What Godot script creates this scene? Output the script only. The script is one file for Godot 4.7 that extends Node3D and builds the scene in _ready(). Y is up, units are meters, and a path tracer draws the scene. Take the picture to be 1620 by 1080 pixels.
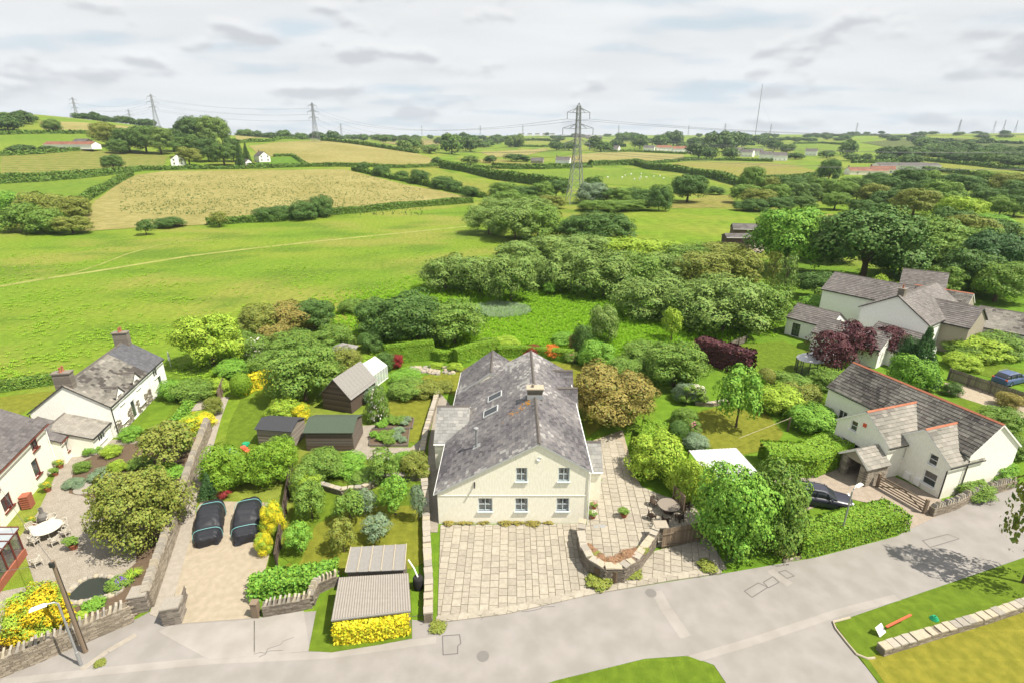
extends Node3D
# An English-style hamlet seen from the air: cottages and gardens by a lane, meadow, scrub, farmland and pylons beyond.
const F := 860.0
const EYE := 28.0
const PITCH := 20.3
var rng := RandomNumberGenerator.new()
var nz := FastNoiseLite.new()
var M := {}
var TX := {}
var PROTO := {}
var AZ := [-60.0, -45.0, -19.0, 0.0, 25.0, 45.0, 60.0]
var DIST := [0.0, 195.0, 280.0, 390.0, 500.0, 600.0, 730.0, 900.0, 1200.0, 1600.0, 2300.0, 3200.0, 6000.0]
var PROF := [
	[0, 0, 2.5, 8.5, 17, 28, 43, 62, 60, 50, 50, 50, 50],
	[0, 0, 2.5, 8.5, 17, 28, 43, 60, 58, 50, 50, 50, 50],
	[0, 0, 2.5, 8, 14, 19.5, 26.5, 29, 28, 29, 42, 48, 48],
	[0, 0, 0.5, 3, 6.5, 8.5, 10.5, 13, 18, 27, 42, 50, 50],
	[0, 0, 0, 0.5, 2, 3, 4.5, 7, 13, 22, 42, 54, 54],
	[0, 0, 0, 0, 1, 2, 4, 7, 14, 25, 45, 55, 55],
	[0, 0, 0, 0, 1, 2, 4, 7, 14, 25, 45, 55, 55]]

class MB:
	var v := PackedVector3Array()
	var c := PackedColorArray()
	var n := PackedVector3Array()
	var ix := PackedInt32Array()
	func tri(a: Vector3, b: Vector3, d: Vector3, k := Color.WHITE):
		var o := v.size()
		v.append(a); v.append(b); v.append(d)
		c.append(k); c.append(k); c.append(k)
		ix.append(o); ix.append(o + 1); ix.append(o + 2)
	func quad(a: Vector3, b: Vector3, d: Vector3, e: Vector3, k := Color.WHITE):
		var o := v.size()
		v.append(a); v.append(b); v.append(d); v.append(e)
		c.append(k); c.append(k); c.append(k); c.append(k)
		ix.append(o); ix.append(o + 1); ix.append(o + 2)
		ix.append(o); ix.append(o + 2); ix.append(o + 3)
	func fan(p: Array, k := Color.WHITE):
		for i in range(1, p.size() - 1):
			tri(p[0], p[i], p[i + 1], k)
	func box(x: Transform3D, s: Vector3, k := Color.WHITE, taper := 1.0):
		var h := s * 0.5
		var q := []
		for y in [-1.0, 1.0]:
			var t: float = 1.0 if y < 0 else taper
			for p in [[-1, -1], [1, -1], [1, 1], [-1, 1]]:
				q.append(x * Vector3(h.x * p[0] * t, h.y * y, h.z * p[1] * t))
		quad(q[4], q[7], q[6], q[5], k)
		quad(q[0], q[1], q[2], q[3], k)
		for i in 4:
			var j := (i + 1) % 4
			quad(q[i], q[i + 4], q[j + 4], q[j], k)
	func cube(p: Vector3, s: Vector3, k := Color.WHITE, taper := 1.0):
		box(Transform3D(Basis(), p), s, k, taper)
	func beam(a: Vector3, b: Vector3, w: float, t: float, k := Color.WHITE):
		var d := b - a
		var l := d.length()
		if l < 0.0001:
			return
		var y := d / l
		var r := Vector3.UP if absf(y.y) < 0.95 else Vector3.RIGHT
		var xx := y.cross(r).normalized()
		box(Transform3D(Basis(xx, y, xx.cross(y)), (a + b) * 0.5), Vector3(w, l, t), k)
	func tube(pts: Array, rad: Array, sides := 7, k := Color.WHITE, cap := true):
		var rings := []
		for i in pts.size():
			var d: Vector3 = (pts[mini(i + 1, pts.size() - 1)] - pts[maxi(i - 1, 0)]).normalized()
			var r := Vector3.UP if absf(d.y) < 0.9 else Vector3.RIGHT
			var a := d.cross(r).normalized()
			var b := d.cross(a)
			var ring := []
			for s in sides:
				var t := TAU * s / sides
				ring.append(pts[i] + (a * cos(t) + b * sin(t)) * float(rad[i]))
			rings.append(ring)
		for i in pts.size() - 1:
			for s in sides:
				var j := (s + 1) % sides
				quad(rings[i][s], rings[i][j], rings[i + 1][j], rings[i + 1][s], k)
		if cap:
			fan(rings[0], k)
			fan(rings[-1], k)
	func lathe(prof: Array, sides := 16, k := Color.WHITE, at := Vector3.ZERO):
		for i in prof.size() - 1:
			for s in sides:
				var a := TAU * s / sides
				var b := TAU * (s + 1) / sides
				var p: Vector2 = prof[i]
				var q: Vector2 = prof[i + 1]
				quad(at + Vector3(cos(a) * p.x, p.y, sin(a) * p.x), at + Vector3(cos(b) * p.x, p.y, sin(b) * p.x), at + Vector3(cos(b) * q.x, q.y, sin(b) * q.x), at + Vector3(cos(a) * q.x, q.y, sin(a) * q.x), k)
	func slab(poly: Array, y0: float, y1: float, k := Color.WHITE):
		# a flat prism over a plan outline of Vector2(x, z)
		var pk := PackedVector2Array(poly)
		var t := Geometry2D.triangulate_polygon(pk)
		for i in range(0, t.size(), 3):
			tri(Vector3(pk[t[i]].x, y1, pk[t[i]].y), Vector3(pk[t[i + 1]].x, y1, pk[t[i + 1]].y), Vector3(pk[t[i + 2]].x, y1, pk[t[i + 2]].y), k)
		if y1 - y0 > 0.001:
			for i in pk.size():
				var a := pk[i]
				var b := pk[(i + 1) % pk.size()]
				quad(Vector3(a.x, y0, a.y), Vector3(b.x, y0, b.y), Vector3(b.x, y1, b.y), Vector3(a.x, y1, a.y), k)
	func mesh() -> ArrayMesh:
		var m := ArrayMesh.new()
		if v.size() == 0:
			return m
		var a := []
		a.resize(Mesh.ARRAY_MAX)
		a[Mesh.ARRAY_VERTEX] = v
		a[Mesh.ARRAY_COLOR] = c
		a[Mesh.ARRAY_INDEX] = ix
		if n.size() == v.size():
			a[Mesh.ARRAY_NORMAL] = n
		m.add_surface_from_arrays(Mesh.PRIMITIVE_TRIANGLES, a)
		return m

# ---- pixels of the photograph, ground and terrain
func ray(px: float, py: float) -> Vector3:
	var a := (px - 810.0) / F
	var b := -(py - 540.0) / F
	var c := cos(deg_to_rad(PITCH))
	var s := sin(deg_to_rad(PITCH))
	return Vector3(a, b * c - s, -b * s - c)

func P(px: float, py: float, h := 0.0) -> Vector3:
	var r := ray(px, py)
	return Vector3(0, EYE, 0) + r * ((h - EYE) / r.y)

func P2(px: float, py: float, h := 0.0) -> Vector2:
	var p := P(px, py, h)
	return Vector2(p.x, p.z)

func prof(i: int, d: float) -> float:
	var k := 0
	while k < DIST.size() - 2 and d > DIST[k + 1]:
		k += 1
	var a: float = PROF[i][maxi(k - 1, 0)]
	var b: float = PROF[i][k]
	var c: float = PROF[i][k + 1]
	var e: float = PROF[i][mini(k + 2, DIST.size() - 1)]
	var t := clampf((d - DIST[k]) / (DIST[k + 1] - DIST[k]), 0, 1)
	if k == 0:
		return lerpf(b, c, t)
	return cubic_interpolate_in_time(b, c, a, e, t, DIST[k + 1] - DIST[k], DIST[maxi(k - 1, 0)] - DIST[k], DIST[mini(k + 2, DIST.size() - 1)] - DIST[k])

func terra(x: float, z: float) -> float:
	var d := sqrt(x * x + z * z)
	if z > -20.0 or d < 195.0:
		return 0.0
	var az := clampf(rad_to_deg(atan2(x, -z)), -60, 60)
	var k := 0
	while k < AZ.size() - 2 and az > AZ[k + 1]:
		k += 1
	var t := smoothstep(0.0, 1.0, (az - AZ[k]) / (AZ[k + 1] - AZ[k]))
	var h := lerpf(prof(k, d), prof(k + 1, d), t)
	return maxf(h, 0.0) + nz.get_noise_2d(x * 0.12, z * 0.12) * smoothstep(220.0, 900.0, d) * 3.0

func T(px: float, py: float) -> Vector3:
	var r := ray(px, py)
	var g := Vector2(r.x, r.z).length()
	var s := 20.0
	var last := s
	while s < 3600.0:
		var q := Vector3(0, EYE, 0) + r * (s / g)
		if q.y < terra(q.x, q.z):
			var lo := last
			var hi := s
			for i in 14:
				var m := (lo + hi) * 0.5
				q = Vector3(0, EYE, 0) + r * (m / g)
				if q.y < terra(q.x, q.z):
					hi = m
				else:
					lo = m
			q.y = terra(q.x, q.z)
			return q
		last = s
		s *= 1.02
	var q2 := Vector3(0, EYE, 0) + r * (2600.0 / g)
	q2.y = terra(q2.x, q2.z)
	return q2

func D(px: float, d: float) -> Vector3:
	# a ground point in that column of the photograph at a known distance
	var r := ray(px, 222.0)
	var g := Vector2(r.x, r.z).length()
	var x := r.x / g * d
	var z := r.z / g * d
	return Vector3(x, terra(x, z), z)

func depth_of(p: Vector3) -> float:
	return (EYE - p.y) * sin(deg_to_rad(PITCH)) - p.z * cos(deg_to_rad(PITCH))

# ---- materials
func lin(r: float, g: float, b: float) -> Color:
	return Color(r, g, b).linear_to_srgb()

func noise_tex(freq: float, lo: Color, hi: Color, normal := false, type := FastNoiseLite.TYPE_SIMPLEX_SMOOTH, oct := 4, sz := 512, bump := 4.0) -> NoiseTexture2D:
	var f := FastNoiseLite.new()
	f.noise_type = type
	f.seed = 11 + TX.size() * 7
	f.frequency = freq
	f.fractal_octaves = oct
	var t := NoiseTexture2D.new()
	t.width = sz
	t.height = sz
	t.seamless = true
	t.noise = f
	if normal:
		t.as_normal_map = true
		t.bump_strength = bump
	else:
		var g := Gradient.new()
		g.set_color(0, lo)
		g.set_color(1, hi)
		g.set_offset(0, 0.2)
		g.set_offset(1, 0.8)
		t.color_ramp = g
	return t

func mat(key: String, col: Color, rough := 0.9, tex := "", scale := 1.0, tex2 := "", scale2 := 0.1, nrm := "", vc := false, nscale := 1.0) -> StandardMaterial3D:
	var m := StandardMaterial3D.new()
	m.resource_name = key
	m.albedo_color = col.linear_to_srgb()
	m.roughness = rough
	m.metallic_specular = 0.35
	m.vertex_color_use_as_albedo = vc
	if tex:
		m.albedo_texture = TX[tex]
		m.uv1_triplanar = true
		m.uv1_world_triplanar = true
		m.uv1_scale = Vector3.ONE * scale
	if tex2:
		m.detail_enabled = true
		m.detail_albedo = TX[tex2]
		m.detail_blend_mode = BaseMaterial3D.BLEND_MODE_MUL
		m.detail_uv_layer = BaseMaterial3D.DETAIL_UV_2
		m.uv2_triplanar = true
		m.uv2_world_triplanar = true
		m.uv2_scale = Vector3.ONE * scale2
	if nrm:
		m.normal_enabled = true
		m.normal_texture = TX[nrm]
		m.normal_scale = nscale
		m.uv1_triplanar = true
		m.uv1_world_triplanar = true
		m.uv1_scale = Vector3.ONE * scale
	M[key] = m
	return m

func leafmat(key: String, col: Color, back := 0.12) -> StandardMaterial3D:
	var m := mat(key, col, 0.6, "", 1, "", 1, "", true)
	m.backlight_enabled = true
	m.backlight = Color(back, back, back * 0.6).linear_to_srgb()
	m.metallic_specular = 0.3
	return m

# ---- nodes
func obj(called: String, b, m, parent: Node = self) -> MeshInstance3D:
	var o := MeshInstance3D.new()
	o.name = called
	o.mesh = b.mesh() if b is MB else b
	o.material_override = M[m] if m is String else m
	parent.add_child(o, true)
	return o

func tag(o: Node, label := "", category := "", group := "", kind := ""):
	if label: o.set_meta("label", label)
	if category: o.set_meta("category", category)
	if group: o.set_meta("group", group)
	if kind: o.set_meta("kind", kind)
	return o

func thing(called: String, label: String, category: String, at := Vector3.ZERO, turn := 0.0, group := "") -> Node3D:
	var o := Node3D.new()
	o.name = called
	o.position = at
	o.rotation.y = turn
	add_child(o, true)
	tag(o, label, category, group)
	return o

func struct(called: String, b, m, parent: Node = self):
	var o := obj(called, b, m, parent)
	o.set_meta("kind", "structure")
	return o

func pix(list: Array, h := 0.0) -> Array:
	var out := []
	for i in range(0, list.size(), 2):
		out.append(P2(list[i], list[i + 1], h))
	return out

func flat(called: String, poly: Array, y: float, m, label := "", category := ""):
	var b := MB.new()
	b.slab(poly, 0.0, y)
	var o = struct(called, b, m)
	if label: tag(o, label, category)
	return o

# a sheet laid over the terrain inside a plan outline
func drape(called: String, poly: Array, cell: float, off: float, m, tone: Callable, cat := "field", label := ""):
	var pk := PackedVector2Array(poly)
	var lo: Vector2 = pk[0]
	var hi: Vector2 = pk[0]
	for p in pk:
		lo = lo.min(p)
		hi = hi.max(p)
	var b := MB.new()
	var nx := int(ceil((hi.x - lo.x) / cell))
	var ny := int(ceil((hi.y - lo.y) / cell))
	var inside := []
	for j in ny + 1:
		var row := PackedByteArray()
		for i in nx + 1:
			row.append(1 if Geometry2D.is_point_in_polygon(lo + Vector2(i, j) * cell, pk) else 0)
		inside.append(row)
	var put := func(p: Vector2):
		b.v.append(Vector3(p.x, terra(p.x, p.y) + off, p.y))
		b.c.append(tone.call(p))
		b.ix.append(b.v.size() - 1)
	for j in ny:
		for i in nx:
			var s: int = inside[j][i] + inside[j][i + 1] + inside[j + 1][i] + inside[j + 1][i + 1]
			var a := lo + Vector2(i, j) * cell
			var q := [a, a + Vector2(cell, 0), a + Vector2(cell, cell), a + Vector2(0, cell)]
			if s == 4:
				for k in [0, 1, 2, 0, 2, 3]:
					put.call(q[k])
			else:
				for g in Geometry2D.intersect_polygons(PackedVector2Array(q), pk):
					var t := Geometry2D.triangulate_polygon(g)
					for k in t:
						put.call(g[k])
	var o = struct(called, b, m)
	if label: tag(o, label, cat)
	return o

# ---- foliage
func leaf(b: MB, p: Vector3, n: Vector3, s: float, k: Color, lng := 1.0):
	var r := Vector3(rng.randf() - 0.5, rng.randf() - 0.5, rng.randf() - 0.5)
	var t := n.cross(r).normalized() * s
	var u := n.cross(t).normalized() * s * lng
	var o := b.v.size()
	b.v.append(p - t); b.v.append(p - u * 0.8 + n * s * 0.15); b.v.append(p + t); b.v.append(p + u - n * s * 0.35)
	b.c.append(k); b.c.append(k); b.c.append(k); b.c.append(k)
	b.ix.append(o); b.ix.append(o + 1); b.ix.append(o + 2)
	b.ix.append(o); b.ix.append(o + 2); b.ix.append(o + 3)

func sph() -> Vector3:
	var z := rng.randf() * 2.0 - 1.0
	var a := rng.randf() * TAU
	var r := sqrt(1.0 - z * z)
	return Vector3(r * cos(a), z, r * sin(a))

func leafcol(tint: float) -> Color:
	var l := tint * (0.7 + rng.randf() * 0.6)
	return Color(l * (0.72 + 0.44 * rng.randf()), l, l * (0.7 + 0.4 * rng.randf()))

# lobes: [centre, radii]; leaves stand on and under the lobes' skins, larger ones inside
func crown(lobes: Array, n_out: int, n_in: int, s: float, up := 0.0, ragged := 0.22, floor_y := -9.0) -> ArrayMesh:
	var b := MB.new()
	var w := []
	var total := 0.0
	for l in lobes:
		var a: float = l[1].x * l[1].z + l[1].x * l[1].y
		total += a
		w.append(total)
	var tints := []
	for l in lobes:
		tints.append(0.88 + rng.randf() * 0.26)
	var made := 0
	var tries := 0
	while made < n_out + n_in and tries < (n_out + n_in) * 5:
		tries += 1
		var pick := rng.randf() * total
		var k := 0
		while w[k] < pick:
			k += 1
		var d := sph()
		if d.y < -0.35 and rng.randf() < 0.6:
			d.y = -d.y
		var c: Vector3 = lobes[k][0]
		var r: Vector3 = lobes[k][1]
		var inner := made >= n_out
		var bump := 1.0 + ragged * nz.get_noise_3d(d.x * 70 + k * 31, d.y * 70, d.z * 70) * 1.6
		var f := (0.3 + 0.5 * rng.randf()) if inner else (1.04 - 0.24 * rng.randf() * rng.randf()) * bump
		var p := c + d * r * f
		if p.y < floor_y:
			continue
		if not inner:
			var hid := false
			for j in lobes.size():
				if j != k:
					var e: Vector3 = (p - lobes[j][0]) / lobes[j][1]
					if e.length_squared() < 0.62:
						hid = true
						break
			if hid:
				continue
		var nn := (d / r).normalized() + sph() * 0.5 + Vector3(0, up, 0)
		var sz := s * (2.1 if inner else 0.5 + 1.0 * rng.randf() * rng.randf() + 0.25 * rng.randf())
		leaf(b, p, nn.normalized(), sz, leafcol(tints[k]), 1.0 + rng.randf() * 0.5)
		made += 1
	return b.mesh()

func lobes_of(n: int, y0: float, y1: float, rad: float, size: float, flat_top := 0.5) -> Array:
	# n lobes spread through a unit crown (width 1) between two heights
	var out := []
	for i in n:
		var a := TAU * (i * 0.618034)
		var t := (i + 0.5) / n
		var y := lerpf(y0, y1, t)
		var rr := rad * sqrt(maxf(0.0, 1.0 - pow(absf(t - flat_top * 0.6) / (1.0 - flat_top * 0.4), 2.2)))
		var s := size * (0.62 + 0.85 * rng.randf())
		out.append([Vector3(cos(a) * rr, y, sin(a) * rr), Vector3(s, s * 0.85, s)])
	return out

func trunk_mesh(h: float, r: float, limbs: int, spread: float, top: float) -> ArrayMesh:
	var b := MB.new()
	b.tube([Vector3(0, -0.02, 0), Vector3(0.005, h * 0.35, 0.004), Vector3(-0.008, h * 0.7, 0.01), Vector3(0.0, h, 0.0)], [r * 1.35, r, r * 0.85, r * 0.6], 8)
	for i in limbs:
		var a := TAU * i / limbs + rng.randf()
		var s := h * (0.55 + 0.45 * rng.randf())
		var e := Vector3(cos(a) * spread * (0.6 + 0.5 * rng.randf()), lerpf(h, top, 0.5 + 0.5 * rng.randf()), sin(a) * spread * (0.6 + 0.5 * rng.randf()))
		b.tube([Vector3(0, s, 0), Vector3(e.x * 0.45, lerpf(s, e.y, 0.55), e.z * 0.45), e], [r * 0.5, r * 0.32, r * 0.1], 5)
	return b.mesh()

func make_protos():
	rng.seed = 5
	for i in 3:
		PROTO["oak%d" % i] = [crown(lobes_of(22, 0.3, 0.86, 0.36, 0.17), 15000, 1500, 0.0128, 0.15, 0.35), trunk_mesh(0.38, 0.03, 7, 0.28, 0.75)]
	for i in 3:
		PROTO["bush%d" % i] = [crown(lobes_of(15, 0.2, 0.76, 0.34, 0.21), 10000, 900, 0.0150, 0.2, 0.35, 0.0), null]
	for i in 3:
		var b := lobes_of(17, 0.2, 0.8, 0.36, 0.19)
		PROTO["willow%d" % i] = [crown(b, 14000, 1300, 0.0128, 0.2, 0.5, 0.0), trunk_mesh(0.3, 0.02, 5, 0.25, 0.7)]
	for i in 2:
		PROTO["small%d" % i] = [crown(lobes_of(11, 0.36, 0.86, 0.3, 0.19), 3000, 160, 0.021, 0.2, 0.45), trunk_mesh(0.4, 0.022, 5, 0.25, 0.75)]
	for i in 2:
		PROTO["far%d" % i] = [crown(lobes_of(9, 0.28, 0.8, 0.3, 0.23), 1500, 200, 0.038, 0.2, 0.3, 0.05), trunk_mesh(0.35, 0.03, 4, 0.2, 0.6)]
	for i in 2:
		PROTO["shrubfar%d" % i] = [crown(lobes_of(7, 0.2, 0.7, 0.32, 0.28), 1200, 150, 0.042, 0.2, 0.3, 0.0), null]
	var con := []
	for i in 14:
		var t := i / 13.0
		for k in 3:
			var a := i * 2.1 + k * 2.1
			var rr := 0.24 * (1.0 - t)
			con.append([Vector3(cos(a) * rr, 0.1 + 0.84 * t, sin(a) * rr), Vector3(0.06 + 0.16 * (1 - t), 0.07, 0.06 + 0.16 * (1 - t))])
	PROTO["conifer0"] = [crown(con, 7000, 800, 0.016, -0.1, 0.3, 0.02), trunk_mesh(0.5, 0.025, 0, 0, 0)]
	PROTO["ball0"] = [crown([[Vector3(0, 0.5, 0), Vector3(0.47, 0.48, 0.47)]], 6000, 400, 0.0185, 0.0, 0.06, 0.0), null]
	PROTO["airy0"] = [crown(lobes_of(18, 0.25, 0.95, 0.26, 0.12), 1900, 60, 0.018, -0.3, 0.5), trunk_mesh(0.75, 0.016, 9, 0.25, 0.95)]
	var fl := MB.new()
	for i in 260:
		var d := sph()
		d.y = absf(d.y)
		leaf(fl, Vector3(d.x * 0.44, 0.15 + d.y * 0.75, d.z * 0.44), (d + sph() * 0.5).normalized(), 0.035, Color(0.9 + rng.randf() * 0.2, 0.9 + rng.randf() * 0.2, 0.9 + rng.randf() * 0.2))
	PROTO["bloom"] = [fl.mesh(), null]
	# spiky plant: arching blades
	var sp := MB.new()
	for i in 90:
		var a := rng.randf() * TAU
		var o := Vector3(cos(a), 0, sin(a))
		var l := 0.35 + rng.randf() * 0.2
		var w := o.cross(Vector3.UP) * 0.02
		var q := o * l * 0.45 + Vector3(0, 0.55 + rng.randf() * 0.4, 0)
		var k := leafcol(1.0)
		sp.quad(o * 0.03 - w, o * 0.03 + w, q + w * 0.8, q - w * 0.8, k)
		sp.tri(q - w * 0.8, q + w * 0.8, o * l + Vector3(0, 0.35 + rng.randf() * 0.35, 0), k)
	PROTO["spiky0"] = [sp.mesh(), null]

var variant := 0
func plant(kind: String, called: String, at: Vector3, w: float, h: float, m: String, label: String, cat: String, group := "", blooms := "") -> Node3D:
	variant += 1
	var key := kind
	if not PROTO.has(key):
		var n := 0
		while PROTO.has(kind + str(n)):
			n += 1
		key = kind + str(variant % n)
	var o := thing(called, label, cat, at, rng.randf() * TAU, group)
	o.scale = Vector3(w * (0.94 + 0.12 * rng.randf()), h, w * (0.94 + 0.12 * rng.randf()))
	if PROTO[key][1]:
		obj("trunk", PROTO[key][1], "bark", o)
		obj("crown", PROTO[key][0], m, o)
	else:
		obj("foliage", PROTO[key][0], m, o)
	if m in ["leaf_yellow", "leaf_gold"]:
		var g := obj("green_foliage", PROTO[key][0], "leaf_lime", o)
		g.rotation.y = 1.3
		g.scale = Vector3(0.985, 0.98, 0.985)
	if blooms:
		obj("flowers", PROTO["bloom"][0], blooms, o).set_meta("kind", "stuff")
	return o

# by pixels: foot of the plant, its width and height in the photograph
func pp(kind: String, called: String, px: float, py: float, wpx: float, hpx: float, m: String, label: String, cat: String, group := "", blooms := "") -> Node3D:
	var at := T(px, py)
	var d := depth_of(at)
	var w := wpx * d / F
	# a dome seen from above shows its footprint's depth too: the picture height is h*cos + w/2*sin
	var a := atan2(EYE - at.y, -at.z)
	var h := maxf((hpx * d / F - 0.4 * w * sin(a)) / cos(a), 0.35 * w)
	at -= Vector3(0, 0, 0.38 * w) if a > 0.12 else Vector3.ZERO
	at.y = terra(at.x, at.z)
	return plant(kind, called, at, w, h, m, label, cat, group, blooms)

# a hedge along plan points; clipped hedges have a plain core under the leaves, in a darker leaf tone to close gaps
func hedge(called: String, pts: Array, w: float, h: float, s: float, dens: float, m, label: String, group := "", bumpy := 0.0, core := true, cat := "hedge"):
	var b := MB.new()
	var lens := 0.0
	for i in pts.size() - 1:
		var a: Vector3 = pts[i]
		var e: Vector3 = pts[i + 1]
		var d := e - a
		var l := d.length()
		var t := d / l
		var sd := t.cross(Vector3.UP).normalized()
		var area := l * (w + 2.0 * h) + (2.0 * w * h if i == 0 or i == pts.size() - 2 else 0.0)
		var n := int(area * dens)
		for q in n:
			var u := rng.randf() * (l + w * 0.3) - w * 0.15
			var base := a + t * u
			base.y = terra(base.x, base.z)
			var hh := h * (1.0 + bumpy * nz.get_noise_2d(base.x * 6.0 / maxf(h, 0.8), base.z * 6.0 / maxf(h, 0.8)) * 1.5)
			var ww := w * 0.5 * (1.0 + bumpy * 0.6 * nz.get_noise_2d(base.z * 5.0 / maxf(h, 0.8) + 300, base.x * 5.0 / maxf(h, 0.8)))
			var g := rng.randf() * (w + 2.0 * h)
			var p: Vector3
			var nn: Vector3
			if (i == 0 and rng.randf() < 0.08) or (i == pts.size() - 2 and rng.randf() < 0.08):
				var first := i == 0 and (pts.size() > 2 or rng.randf() < 0.5)
				p = (a if first else e) + sd * (rng.randf() * 2 - 1) * ww + Vector3(0, rng.randf() * hh, 0)
				nn = -t if first else t
			elif g < w:
				var sx := (g / w) * 2 - 1
				p = base + sd * sx * ww + Vector3(0, hh * (1.0 - 0.12 * sx * sx), 0)
				nn = Vector3.UP
			else:
				var side := 1.0 if g < w + h else -1.0
				var y := rng.randf()
				p = base + sd * side * ww * (1.0 - 0.08 * y) + Vector3(0, y * hh, 0)
				nn = sd * side + Vector3(0, 0.2, 0)
			var jit := 0.06 + bumpy * 0.3
			leaf(b, p + sph() * s * (0.45 if bumpy < 0.11 else 1.0 + jit), (nn + sph() * (0.42 + bumpy)).normalized(), s * (0.7 + 0.6 * rng.randf()), leafcol(0.9 + 0.2 * nz.get_noise_2d(base.x * 9, base.z * 9)), 1.2)
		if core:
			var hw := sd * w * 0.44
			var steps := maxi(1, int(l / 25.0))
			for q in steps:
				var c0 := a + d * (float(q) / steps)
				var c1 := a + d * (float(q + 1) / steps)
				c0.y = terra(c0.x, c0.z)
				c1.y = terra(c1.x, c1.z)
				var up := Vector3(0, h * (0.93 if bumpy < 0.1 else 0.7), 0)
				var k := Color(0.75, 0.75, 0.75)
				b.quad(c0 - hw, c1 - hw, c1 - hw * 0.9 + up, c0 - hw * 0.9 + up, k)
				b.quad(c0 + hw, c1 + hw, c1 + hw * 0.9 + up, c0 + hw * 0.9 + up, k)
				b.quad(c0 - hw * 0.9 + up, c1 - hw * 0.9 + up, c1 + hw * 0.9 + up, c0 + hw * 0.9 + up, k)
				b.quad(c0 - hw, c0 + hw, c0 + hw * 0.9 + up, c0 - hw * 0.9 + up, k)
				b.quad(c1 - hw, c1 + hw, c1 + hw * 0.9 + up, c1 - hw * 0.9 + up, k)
		lens += l
	var o := obj(called, b, m)
	tag(o, label, cat, group)
	return o

func tpath(list: Array) -> Array:
	var out := []
	for i in range(0, list.size(), 2):
		out.append(T(list[i], list[i + 1]))
	return out

func gpath(list: Array, h := 0.0) -> Array:
	var out := []
	for i in range(0, list.size(), 2):
		out.append(P(list[i], list[i + 1], h))
	return out

# ---- buildings
# a wall face in its own plane: outline in (along, up), openings cut out with reveals going inwards
func wall(parent: Node, o: Vector3, u: Vector3, n: Vector3, poly: Array, holes: Array, m, called := "wall", deep := 0.16):
	var b := MB.new()
	var pk := PackedVector2Array(poly)
	var xs := [-1000.0, 1000.0]
	var ys := [-1000.0, 1000.0]
	for r in holes:
		xs += [r.position.x, r.end.x]
		ys += [r.position.y, r.end.y]
	xs.sort()
	ys.sort()
	var at := func(p: Vector2) -> Vector3: return o + u * p.x + Vector3(0, p.y, 0)
	for i in xs.size() - 1:
		for j in ys.size() - 1:
			var c := Vector2((xs[i] + xs[i + 1]) * 0.5, (ys[j] + ys[j + 1]) * 0.5)
			var skip := false
			for r in holes:
				if r.has_point(c):
					skip = true
			if skip or xs[i + 1] - xs[i] < 0.0001 or ys[j + 1] - ys[j] < 0.0001:
				continue
			var q := PackedVector2Array([Vector2(xs[i], ys[j]), Vector2(xs[i + 1], ys[j]), Vector2(xs[i + 1], ys[j + 1]), Vector2(xs[i], ys[j + 1])])
			for g in Geometry2D.intersect_polygons(q, pk):
				var t := Geometry2D.triangulate_polygon(g)
				for k in range(0, t.size(), 3):
					b.tri(at.call(g[t[k]]), at.call(g[t[k + 1]]), at.call(g[t[k + 2]]))
	for r in holes:
		var q := [r.position, Vector2(r.end.x, r.position.y), r.end, Vector2(r.position.x, r.end.y)]
		for k in 4:
			var a: Vector3 = at.call(q[k])
			var e: Vector3 = at.call(q[(k + 1) % 4])
			b.quad(a, e, e - n * deep, a - n * deep)
	return obj(called, b, m, parent)

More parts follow.
